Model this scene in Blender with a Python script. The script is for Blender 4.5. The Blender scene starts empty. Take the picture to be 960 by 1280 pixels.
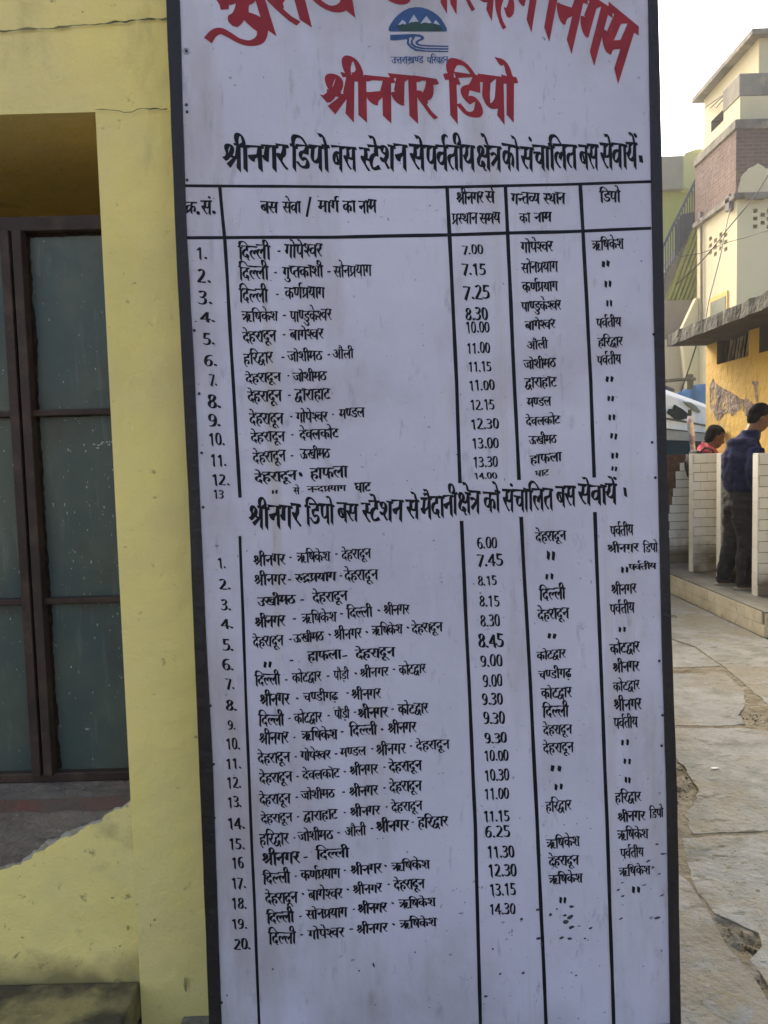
import bpy, bmesh, math, random
from mathutils import Vector, Matrix, geometry, noise
R = math.radians
rnd = random.Random(7)

# ------------------------------------------------------------------ camera
scn = bpy.context.scene
CAM = Vector((0, 0, 1.55)); PITCH = R(4.1); ROLL = R(1.5); FPX = 960.0
_f = Vector((0, math.cos(PITCH), -math.sin(PITCH))); _u0 = Vector((0, math.sin(PITCH), math.cos(PITCH)))
_r = Vector((math.cos(ROLL), 0, 0)) - _u0 * math.sin(ROLL)
_u = _u0 * math.cos(ROLL) + Vector((math.sin(ROLL), 0, 0))
cd = bpy.data.cameras.new("camera"); cam = bpy.data.objects.new("camera", cd)
scn.collection.objects.link(cam); scn.camera = cam
cd.sensor_fit = 'VERTICAL'; cd.sensor_height = 24; cd.lens = 18.0; cd.clip_start = 0.05; cd.clip_end = 2000
cam.matrix_world = Matrix(((_r.x, _u.x, -_f.x, CAM.x), (_r.y, _u.y, -_f.y, CAM.y), (_r.z, _u.z, -_f.z, CAM.z), (0, 0, 0, 1)))
scn.render.resolution_x = 768; scn.render.resolution_y = 1024

# ------------------------------------------------------------------ world, sun, exposure
SUN_EL, SUN_AZ = R(36), R(-14)          # azimuth from +Y, negative = to the left, beyond the station building
w = bpy.data.worlds.new("World"); scn.world = w; w.use_nodes = True
nt = w.node_tree; sky = nt.nodes.new("ShaderNodeTexSky"); sky.sky_type = 'NISHITA'; sky.sun_disc = False
sky.sun_elevation = SUN_EL; sky.sun_rotation = SUN_AZ; sky.air_density = 1.0; sky.dust_density = 8.0; sky.ozone_density = 0.6
bg = nt.nodes["Background"]; bg.inputs[1].default_value = 0.13
nt.links.new(sky.outputs[0], bg.inputs[0])
sl = bpy.data.lights.new("sun", 'SUN'); sl.energy = 0.5; sl.angle = R(16); sl.color = (1, .98, .95)
so = bpy.data.objects.new("sun", sl); scn.collection.objects.link(so)
sdir = Vector((math.sin(SUN_AZ) * math.cos(SUN_EL), math.cos(SUN_AZ) * math.cos(SUN_EL), math.sin(SUN_EL)))
so.rotation_euler = sdir.to_track_quat('Z', 'Y').to_euler(); so.location = (0, 0, 20)
scn.view_settings.view_transform = 'Standard'; scn.view_settings.look = 'None'
scn.view_settings.exposure = 2.1; scn.view_settings.gamma = 1
scn.cycles.use_denoising = True; scn.cycles.max_bounces = 8

# ------------------------------------------------------------------ points of the place (along sight lines onto real planes)
def ray(x, y): return _f + _r * ((x - 480) / FPX) - _u * ((y - 640) / FPX)
def _on(i, v, x, y):
    d = ray(x, y); return CAM + d * ((v - CAM[i]) / d[i])
def PX(x, y, X): return _on(0, X, x, y)
def PY(x, y, Y): return _on(1, Y, x, y)
def PZ(x, y, Z): return _on(2, Z, x, y)

# ------------------------------------------------------------------ materials
def srgb(r, g, b): return tuple(((c / 255) / 12.92 if c / 255 < .04045 else ((c / 255 + .055) / 1.055) ** 2.4) for c in (r, g, b)) + (1,)
def mat(name, base, rough=.8, spots=(), bump=(), metal=0, rand=0, spec=.5, alpha=None, coat=0):
    """spots: (colour, scale, low, high, amount, stretch xyz, detail); bump: (scale, strength, detail)"""
    m = bpy.data.materials.new(name); m.use_nodes = True; n = m.node_tree.nodes; L = m.node_tree.links
    b = n["Principled BSDF"]; b.inputs["Roughness"].default_value = rough; b.inputs["Metallic"].default_value = metal
    b.inputs["Specular IOR Level"].default_value = spec
    if coat: b.inputs["Coat Weight"].default_value = coat
    g = n.new("ShaderNodeNewGeometry"); cur = n.new("ShaderNodeRGB"); cur.outputs[0].default_value = base; cur = cur.outputs[0]
    for k, s in enumerate(spots):
        col, sc, lo, hi, amt, st = s[:6]; det = s[6] if len(s) > 6 else 5
        mp = n.new("ShaderNodeMapping"); mp.inputs["Scale"].default_value = st; mp.inputs["Location"].default_value = (k * 3.7, k * 1.3, k * 2.1)
        L.new(g.outputs["Position"], mp.inputs[0])
        no = n.new("ShaderNodeTexNoise"); no.inputs["Scale"].default_value = sc; no.inputs["Detail"].default_value = det; no.inputs["Roughness"].default_value = .62
        L.new(mp.outputs[0], no.inputs[0])
        mr = n.new("ShaderNodeMapRange"); mr.inputs[1].default_value = lo; mr.inputs[2].default_value = hi; mr.inputs[3].default_value = 0; mr.inputs[4].default_value = amt
        L.new(no.outputs["Fac"], mr.inputs[0])
        mx = n.new("ShaderNodeMix"); mx.data_type = 'RGBA'; L.new(mr.outputs[0], mx.inputs[0]); L.new(cur, mx.inputs[6]); mx.inputs[7].default_value = col
        cur = mx.outputs[2]
    if rand:
        oi = n.new("ShaderNodeObjectInfo"); mr = n.new("ShaderNodeMapRange"); mr.inputs[3].default_value = 1 - rand; mr.inputs[4].default_value = 1 + rand * .4
        L.new(oi.outputs["Random"], mr.inputs[0]); hs = n.new("ShaderNodeHueSaturation"); L.new(mr.outputs[0], hs.inputs["Value"]); L.new(cur, hs.inputs["Color"]); cur = hs.outputs[0]
    L.new(cur, b.inputs["Base Color"])
    prev = None
    for sc, st, det in bump:
        no = n.new("ShaderNodeTexNoise"); no.inputs["Scale"].default_value = sc; no.inputs["Detail"].default_value = det; L.new(g.outputs["Position"], no.inputs[0])
        bp = n.new("ShaderNodeBump"); bp.inputs["Strength"].default_value = st; bp.inputs["Distance"].default_value = min(.05, .6 / sc); L.new(no.outputs["Fac"], bp.inputs["Height"])
        if prev: L.new(prev, bp.inputs["Normal"])
        prev = bp.outputs[0]
    if prev: L.new(prev, b.inputs["Normal"])
    m["last"] = 1
    return m
def stain_low(m, col, z0, z1, amt, sc=7):
    """dirt that climbs from the floor: a shape of its own, broken by noise"""
    n = m.node_tree.nodes; L = m.node_tree.links; b = n["Principled BSDF"]; src = b.inputs["Base Color"].links[0].from_socket
    g = n.new("ShaderNodeNewGeometry"); sp = n.new("ShaderNodeSeparateXYZ"); L.new(g.outputs["Position"], sp.inputs[0])
    no = n.new("ShaderNodeTexNoise"); no.inputs["Scale"].default_value = sc; no.inputs["Detail"].default_value = 6; L.new(g.outputs["Position"], no.inputs[0])
    a = n.new("ShaderNodeMath"); a.operation = 'MULTIPLY_ADD'; L.new(no.outputs["Fac"], a.inputs[0]); a.inputs[1].default_value = -(z1 - z0) * 2.2; L.new(sp.outputs[2], a.inputs[2])
    a2 = n.new("ShaderNodeMath"); a2.operation = 'ADD'; L.new(a.outputs[0], a2.inputs[0]); a2.inputs[1].default_value = (z1 - z0) * 1.1
    mr = n.new("ShaderNodeMapRange"); mr.inputs[1].default_value = z0; mr.inputs[2].default_value = z1; mr.inputs[3].default_value = amt; mr.inputs[4].default_value = 0; L.new(a2.outputs[0], mr.inputs[0])
    mx = n.new("ShaderNodeMix"); mx.data_type = 'RGBA'; L.new(mr.outputs[0], mx.inputs[0]); L.new(src, mx.inputs[6]); mx.inputs[7].default_value = col
    L.new(mx.outputs[2], b.inputs["Base Color"]); return m
S1 = (1, 1, 1)
YEL = srgb(236, 210, 124)
M = {}
M['yellow'] = mat('yellow_limewash', YEL, .9, [(srgb(222, 198, 130), 2.2, .42, .66, .85, S1), (srgb(228, 204, 100), 7, .5, .75, .5, (1, 1, .35)), (srgb(208, 188, 128), .9, .48, .66, .7, S1, 8), (srgb(140, 120, 76), 26, .67, .76, .7, S1, 3), (srgb(172, 154, 98), 5, .58, .74, .6, (1, 1, .5), 8)], [(4, .22, 4), (14, .16, 5), (110, .3, 3)])
M['yellow_low'] = stain_low(mat('yellow_limewash_low', YEL, .9, [(srgb(218, 196, 128), 2.6, .42, .68, .85, S1), (srgb(226, 196, 84), 1.6, .52, .7, .6, S1, 6), (srgb(154, 138, 88), 6, .58, .72, .6, S1, 8), (srgb(120, 106, 68), 30, .65, .74, .7, S1, 3)], [(4, .22, 4), (14, .16, 5), (110, .3, 3)]), srgb(96, 84, 54), .10, .20, .8)
M['plinth'] = mat('mouldy_plinth', srgb(150, 134, 82), .95, [(srgb(50, 44, 34), 4, .42, .58, .9, S1, 8), (srgb(92, 82, 56), 14, .5, .7, .6, S1)], [(20, .5, 6)])
M['plaster'] = mat('bare_plaster', srgb(116, 102, 86), .95, [(srgb(128, 78, 62), 4.5, .54, .66, .6, (1, 1, 2.2)), (srgb(76, 68, 58), 9, .45, .68, .85, S1, 9), (srgb(138, 124, 104), 3, .5, .7, .6, S1, 8), (srgb(160, 150, 134), 45, .64, .72, .8, S1)], [(30, .8, 7), (120, .5, 3)])
M['redplaster'] = mat('red_oxide_plaster', srgb(112, 70, 56), .95, [(srgb(92, 82, 68), 7, .42, .58, .9, (1, 1, 1.5), 8), (srgb(76, 64, 54), 25, .5, .7, .6, S1)], [(40, .6, 5)])
M['lime'] = mat('white_lime_edge', srgb(172, 160, 138), .95, [(srgb(120, 106, 84), 30, .45, .62, .8, S1, 8)], [(60, .7, 5)])
M['crack'] = mat('crack_dirt', srgb(126, 114, 70), .95, [(srgb(56, 50, 32), 16, .45, .62, .9, S1)])
M['brownwood'] = mat('brown_painted_steel', srgb(62, 47, 38), .6, [(srgb(86, 68, 52), 14, .5, .70, .7, S1), (srgb(38, 27, 20), 6, .5, .7, .6, S1)], [(60, .2, 4)], spec=.25)
M['blackgap'] = mat('black_rubber', srgb(22, 18, 16), .9, [(srgb(34, 28, 24), 20, .4, .6, .6, S1)])
M['putty'] = mat('window_putty', srgb(34, 24, 18), .95, [(srgb(58, 44, 32), 30, .45, .65, .7, S1)], [(60, .7, 4)], spec=.1)
M['glass'] = mat('dusty_glass', srgb(80, 84, 70), .36, [(srgb(104, 102, 82), 2.4, .42, .7, .8, (1, 1, .5)), (srgb(52, 70, 68), 1.3, .42, .62, .85, S1), (srgb(66, 58, 44), 4, .54, .72, .7, S1, 8), (srgb(120, 124, 112), 9, .56, .76, .5, (3, 1, .4), 8), (srgb(170, 172, 162), 130, .70, .76, .8, (1, 1, .5), 2)], [(3, .05, 2)], spec=.35)
M['fleck'] = mat('lime_splash', srgb(167, 169, 162), .9, [(srgb(127, 127, 119), 60, .4, .6, .5, S1)])
M['sheet'] = mat('white_painted_sheet', srgb(196, 187, 194), .45, [(srgb(172, 164, 172), 1.3, .35, .7, .9, S1), (srgb(152, 138, 136), 1.1, .47, .66, .8, S1, 6), (srgb(150, 134, 120), 2.6, .54, .72, .6, (1.6, 1, .35)), (srgb(172, 156, 134), 3.2, .60, .74, .55, (4, 1, .12)), (srgb(128, 120, 122), 34, .60, .74, .45, (1, 1, .3), 4), (srgb(90, 80, 80), 60, .70, .77, .7, S1, 2), (srgb(200, 194, 204), 10, .58, .75, .5, (1, 1, .2))], [(2.2, .12, 2), (60, .08, 3)], spec=.4)
M['black'] = mat('black_enamel', srgb(14, 12, 14), .6, [(srgb(34, 32, 36), 70, .55, .74, .7, (1, 1, .4))], spec=.2)
M['line'] = mat('black_line_paint', srgb(16, 14, 16), .6, [(srgb(40, 36, 42), 40, .52, .75, .7, S1)], spec=.2)
M['red'] = mat('red_enamel', srgb(142, 22, 26), .5, [(srgb(120, 18, 24), 18, .4, .65, .8, S1), (srgb(160, 48, 48), 40, .58, .75, .5, (1, 1, .4))], spec=.3)
M['blue'] = mat('blue_enamel', srgb(34, 66, 112), .5, [(srgb(25, 52, 93), 30, .4, .65, .8, S1)])
M['green'] = mat('green_enamel', srgb(19, 52, 37), .5, [(srgb(14, 38, 27), 30, .4, .65, .8, S1)])
M['peak'] = mat('white_enamel', srgb(165, 165, 170), .5, [(srgb(145, 147, 153), 60, .4, .65, .6, S1)])
M['frame_wood'] = mat('dark_painted_wood', srgb(30, 21, 19), .5, [(srgb(52, 40, 36), 12, .5, .72, .6, (1, 1, .15)), (srgb(18, 12, 12), 6, .5, .7, .6, S1)], [(30, .3, 5)], spec=.35)
M['nail'] = mat('rusty_nail', srgb(30, 25, 25), .5, [(srgb(75, 65, 60), 300, .45, .6, .8, S1)], metal=.5)
M['washer'] = mat('steel_washer', srgb(150, 146, 140), .45, [(srgb(90, 84, 76), 200, .45, .6, .8, S1)], metal=.7)
M['mud'] = mat('dark_mud', srgb(57, 51, 51), .9, [(srgb(81, 75, 75), 200, .45, .6, .8, S1)])
M['wire'] = mat('wire', srgb(60, 58, 56), .5, [(srgb(100, 96, 90), 100, .5, .6, .6, S1)], metal=.6)
M['cable'] = mat('black_cable', srgb(30, 30, 31), .7, [(srgb(46, 46, 46), 3, .4, .6, .5, S1)])
CON = srgb(124, 127, 122)
M['concrete'] = mat('worn_concrete', CON, .92, [(srgb(144, 146, 141), 1.3, .42, .62, .9, S1, 8), (srgb(104, 106, 98), 3.4, .48, .64, .8, S1, 9), (srgb(122, 116, 98), 1.6, .52, .62, .75, S1, 9), (srgb(126, 120, 102), 5, .55, .65, .6, S1, 9), (srgb(90, 86, 72), 9, .57, .67, .85, (1, 2.5, 1), 9), (srgb(64, 58, 46), 40, .61, .70, .8, (1, 2, 1), 4), (srgb(160, 159, 152), 22, .6, .72, .5, S1, 6)], [(7, .6, 7), (40, .7, 6), (160, .4, 3)])
M['dirt'] = mat('packed_dirt', srgb(118, 112, 94), .95, [(srgb(94, 86, 66), 6, .4, .62, .8, S1, 8), (srgb(132, 128, 114), 9, .5, .66, .8, S1, 8), (srgb(70, 62, 46), 34, .58, .68, .7, S1, 6)], [(12, 1.0, 8), (60, .9, 5)])
M['rubble'] = mat('rubble', srgb(110, 98, 73), .95, [(srgb(72, 62, 44), 40, .4, .6, .8, S1)], rand=.3)
M['platform'] = mat('wet_concrete_top', srgb(119, 119, 110), .45, [(srgb(75, 75, 68), 2.2, .45, .6, .8, (1.5, .6, 1), 8), (srgb(148, 146, 136), 4, .5, .7, .6, S1)], [(20, .3, 5)])
M['patch'] = mat('round_patch', srgb(124, 118, 96), .95, [(srgb(96, 90, 70), 14, .45, .65, .8, S1, 8), (CON, 6, .45, .6, .9, S1, 8)], [(20, .5, 6), (80, .4, 4)])
M['tile'] = stain_low(mat('white_glazed_tile', srgb(243, 246, 244), .28, [(srgb(226, 229, 224), 3, .45, .7, .6, S1), (srgb(176, 164, 132), 9, .62, .75, .5, S1)], [(18, .06, 3)], rand=.07), srgb(92, 76, 46), .26, .56, .85, 5)
M['edge_tile'] = mat('cream_edge_tile', srgb(244, 244, 238), .3, [(srgb(222, 218, 200), 5, .5, .7, .5, S1), (srgb(150, 138, 106), 12, .66, .76, .5, S1)], [(18, .05, 3)], rand=.06)
M['kerb_tile'] = mat('stained_kerb_tile', srgb(232, 226, 210), .4, [(srgb(204, 194, 168), 4, .42, .66, .7, S1), (srgb(124, 108, 78), 14, .58, .72, .8, (1, 1, 1), 8)], [(18, .1, 3)], rand=.1)
M['grout'] = mat('dirty_grout', srgb(132, 126, 110), .95, [(srgb(84, 74, 56), 7, .45, .62, .85, S1, 8)])
M['brownwall'] = mat('brown_substrate', srgb(91, 67, 55), .95, [(srgb(119, 100, 88), 9, .5, .65, .8, S1)], [(30, .5, 5)])
M['ochre'] = mat('ochre_wall_paint', srgb(214, 178, 88), .88, [(srgb(196, 164, 90), 1.2, .4, .7, .8, S1), (srgb(188, 168, 108), 2.2, .5, .66, .75, S1, 8), (srgb(122, 104, 70), 20, .62, .74, .7, S1), (srgb(150, 132, 84), 7, .56, .72, .5, (1, 1, .4), 8)], [(12, .25, 5)])
M['peel'] = mat('peeled_plaster', srgb(133, 119, 108), .95, [(srgb(77, 64, 58), 7, .45, .6, .9, (1, 1, .6), 8), (srgb(162, 143, 127), 5, .5, .7, .8, S1, 8), (srgb(176, 150, 81), 3, .56, .64, .8, S1, 8)], [(14, .9, 7), (60, .6, 4)])
M['slab'] = mat('mossy_roof_slab', srgb(76, 76, 70), .95, [(srgb(40, 42, 37), 5, .42, .6, .9, (1, 1, .4), 8), (srgb(111, 109, 99), 10, .56, .72, .8, (1, 1, .3), 8)], [(10, .8, 7), (50, .5, 4)])
M['soffit'] = mat('grey_soffit', srgb(89, 89, 86), .95, [(srgb(68, 70, 66), 1.5, .4, .65, .8, S1), (srgb(112, 109, 99), 4, .58, .75, .5, S1)], [(20, .3, 4)])
M['greyjamb'] = mat('grey_jamb', srgb(106, 104, 106), .9, [(srgb(86, 84, 86), 6, .4, .65, .7, S1)])
M['dark_in'] = mat('dark_interior', srgb(26, 24, 24), .95, [(srgb(18, 17, 17), 4, .4, .6, .6, S1)])
M['rod'] = mat('grey_rod', srgb(190, 184, 180), .8, [(srgb(130, 120, 116), 8, .4, .6, .7, S1)])
M['cream'] = mat('cream_wall', srgb(195, 187, 153), .9, [(srgb(180, 173, 143), .5, .4, .7, .8, S1), (srgb(146, 139, 119), 1.6, .6, .78, .6, (1, 1, .3), 8)], [(6, .15, 5)])
M['cream_b'] = mat('cream_tower_wall', srgb(192, 183, 148), .9, [(srgb(169, 162, 131), .6, .4, .7, .7, S1), (srgb(129, 126, 110), 2, .6, .76, .6, (1, 1, .3), 8)], [(6, .15, 5)])
M['capgrey'] = mat('weathered_cement', srgb(120, 117, 106), .95, [(srgb(83, 81, 74), 1.4, .42, .62, .9, (1, 1, .6), 8), (srgb(153, 147, 120), 2.2, .55, .7, .7, S1)], [(6, .5, 6)])
M['beige'] = mat('beige_wall', srgb(150, 141, 124), .9, [(srgb(127, 120, 107), .9, .4, .65, .7, S1)], [(6, .2, 4)])
M['palewall'] = mat('pale_stained_wall', srgb(181, 174, 149), .9, [(srgb(144, 137, 114), .9, .5, .7, .8, (2, 2, .3), 8), (srgb(105, 98, 80), 3, .6, .75, .7, (1.5, 1, .25), 8)], [(6, .2, 4)])
M['greenwall'] = mat('light_green_wall', srgb(151, 162, 100), .9, [(srgb(134, 146, 91), .7, .4, .7, .7, S1)], [(6, .15, 4)])
M['palegreen'] = mat('pale_green_wall', srgb(167, 176, 141), .9, [(srgb(151, 160, 127), .7, .4, .7, .7, S1)], [(6, .15, 4)])
M['greenrib'] = mat('green_stair_soffit', srgb(141, 146, 76), .85, [(srgb(119, 126, 62), 1.4, .4, .7, .7, S1)], [(6, .15, 4)])
M['greyblock'] = mat('grey_cement_block', srgb(134, 138, 134), .95, [(srgb(112, 117, 115), .7, .4, .65, .8, S1)], [(5, .3, 5)])
M['bluerail'] = mat('blue_grey_railing', srgb(65, 78, 93), .6, [(srgb(49, 62, 77), 2, .4, .65, .7, S1)])
M['tarp'] = mat('blue_tarpaulin', srgb(62, 105, 139), .5, [(srgb(48, 88, 124), 1.2, .4, .65, .8, S1), (srgb(101, 136, 160), 3, .6, .72, .6, S1)], [(3, .6, 4)])
M['buswhite'] = mat('bus_white_paint', srgb(222, 226, 226), .4, [(srgb(196, 200, 198), 1.5, .4, .7, .7, S1), (srgb(130, 132, 126), 8, .62, .76, .5, (1, 1, .3))])
M['busgrey'] = mat('bus_grey_paint', srgb(127, 133, 134), .45, [(srgb(107, 112, 114), 2, .4, .7, .7, S1)])
M['busteal'] = mat('bus_teal_paint', srgb(4, 38, 50), .8, [(srgb(4, 28, 38), 2, .4, .7, .7, S1)], spec=.03)
M['busglass'] = mat('bus_window_glass', srgb(4, 26, 28), .7, [(srgb(12, 38, 36), 1.2, .4, .7, .7, S1)], spec=.03)
M['busglass2'] = mat('bus_curtained_glass', srgb(101, 108, 93), .4, [(srgb(77, 88, 77), 3, .4, .7, .7, S1)], spec=.1)
M['rubber'] = mat('black_trim', srgb(28, 30, 32), .7, [(srgb(44, 46, 48), 8, .4, .6, .5, S1)])
M['wrap'] = mat('pinkish_cloth_wrap', srgb(178, 178, 200), .9, [(srgb(124, 110, 134), 12, .48, .62, .9, (1, 1, 1.6)), (srgb(196, 198, 212), 6, .5, .7, .6, S1)], [(20, .6, 5)])
M['bamboo'] = mat('weathered_pole', srgb(95, 93, 70), .85, [(srgb(67, 65, 50), 6, .4, .65, .7, S1)])
M['scrap'] = mat('white_paper_scrap', srgb(216, 216, 210), .8, [(srgb(191, 191, 185), 60, .4, .6, .5, S1)])
M['skin'] = mat('brown_skin', srgb(119, 81, 59), .55, [(srgb(101, 66, 48), 20, .4, .65, .7, S1)], [(60, .1, 3)])
M['hair'] = mat('black_hair', srgb(10, 9, 9), .95, [(srgb(24, 21, 20), 60, .5, .7, .7, (1, 1, .3))], [(140, .7, 3)], spec=.08)
M['navy'] = mat('navy_fleece', srgb(20, 32, 70), .95, [(srgb(12, 20, 46), 8, .4, .65, .8, S1), (srgb(30, 44, 84), 30, .55, .75, .3, S1)], [(10, .5, 4), (160, .2, 2)], spec=.15)
M['trouser'] = mat('charcoal_cotton', srgb(33, 33, 36), .9, [(srgb(22, 22, 25), 7, .4, .65, .8, S1), (srgb(46, 46, 49), 40, .6, .75, .4, S1)], [(12, .7, 4)])
M['shoe'] = mat('dark_shoe', srgb(34, 32, 34), .5, [(srgb(70, 68, 66), 30, .55, .7, .5, S1)])
M['sole'] = mat('pale_sole', srgb(140, 134, 124), .7, [(srgb(100, 94, 84), 30, .5, .7, .5, S1)])
M['pink'] = mat('pink_scarf', srgb(230, 104, 116), .9, [(srgb(210, 84, 98), 14, .4, .6, .8, S1), (srgb(236, 150, 154), 24, .58, .7, .7, S1)], [(25, .8, 4)])
M['brownjk'] = mat('brown_jacket', srgb(60, 51, 43), .9, [(srgb(39, 33, 28), 12, .4, .65, .8, S1)], [(20, .7, 4)])
M['bag'] = mat('dark_bag', srgb(46, 41, 36), .8, [(srgb(30, 26, 25), 12, .4, .65, .8, S1)], [(30, .5, 4)])

def brick_mat():
    m = mat('brick_band', srgb(108, 88, 78), .95, [(srgb(84, 70, 64), .8, .42, .65, .8, S1, 8)], [(8, .5, 6)])
    n = m.node_tree.nodes; L = m.node_tree.links; b = n["Principled BSDF"]; src = b.inputs["Base Color"].links[0].from_socket
    g = n.new("ShaderNodeNewGeometry"); sp = n.new("ShaderNodeSeparateXYZ"); L.new(g.outputs["Position"], sp.inputs[0])
    ad = n.new("ShaderNodeMath"); L.new(sp.outputs[0], ad.inputs[0]); L.new(sp.outputs[1], ad.inputs[1])
    cb = n.new("ShaderNodeCombineXYZ"); L.new(ad.outputs[0], cb.inputs[0]); L.new(sp.outputs[2], cb.inputs[1])
    bt = n.new("ShaderNodeTexBrick"); L.new(cb.outputs[0], bt.inputs[0]); bt.inputs["Scale"].default_value = 1; bt.inputs["Brick Width"].default_value = .24; bt.inputs["Row Height"].default_value = .085
    bt.inputs["Mortar Size"].default_value = .012; bt.inputs["Color1"].default_value = (1, 1, 1, 1); bt.inputs["Color2"].default_value = (.72, .68, .7, 1); bt.inputs["Mortar"].default_value = (1.15, 1.2, 1.2, 1)
    mx = n.new("ShaderNodeMix"); mx.data_type = 'RGBA'; mx.blend_type = 'MULTIPLY'; mx.inputs[0].default_value = 1; L.new(src, mx.inputs[6]); L.new(bt.outputs["Color"], mx.inputs[7]); L.new(mx.outputs[2], b.inputs["Base Color"])
    return m
M['brick'] = brick_mat()

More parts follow.
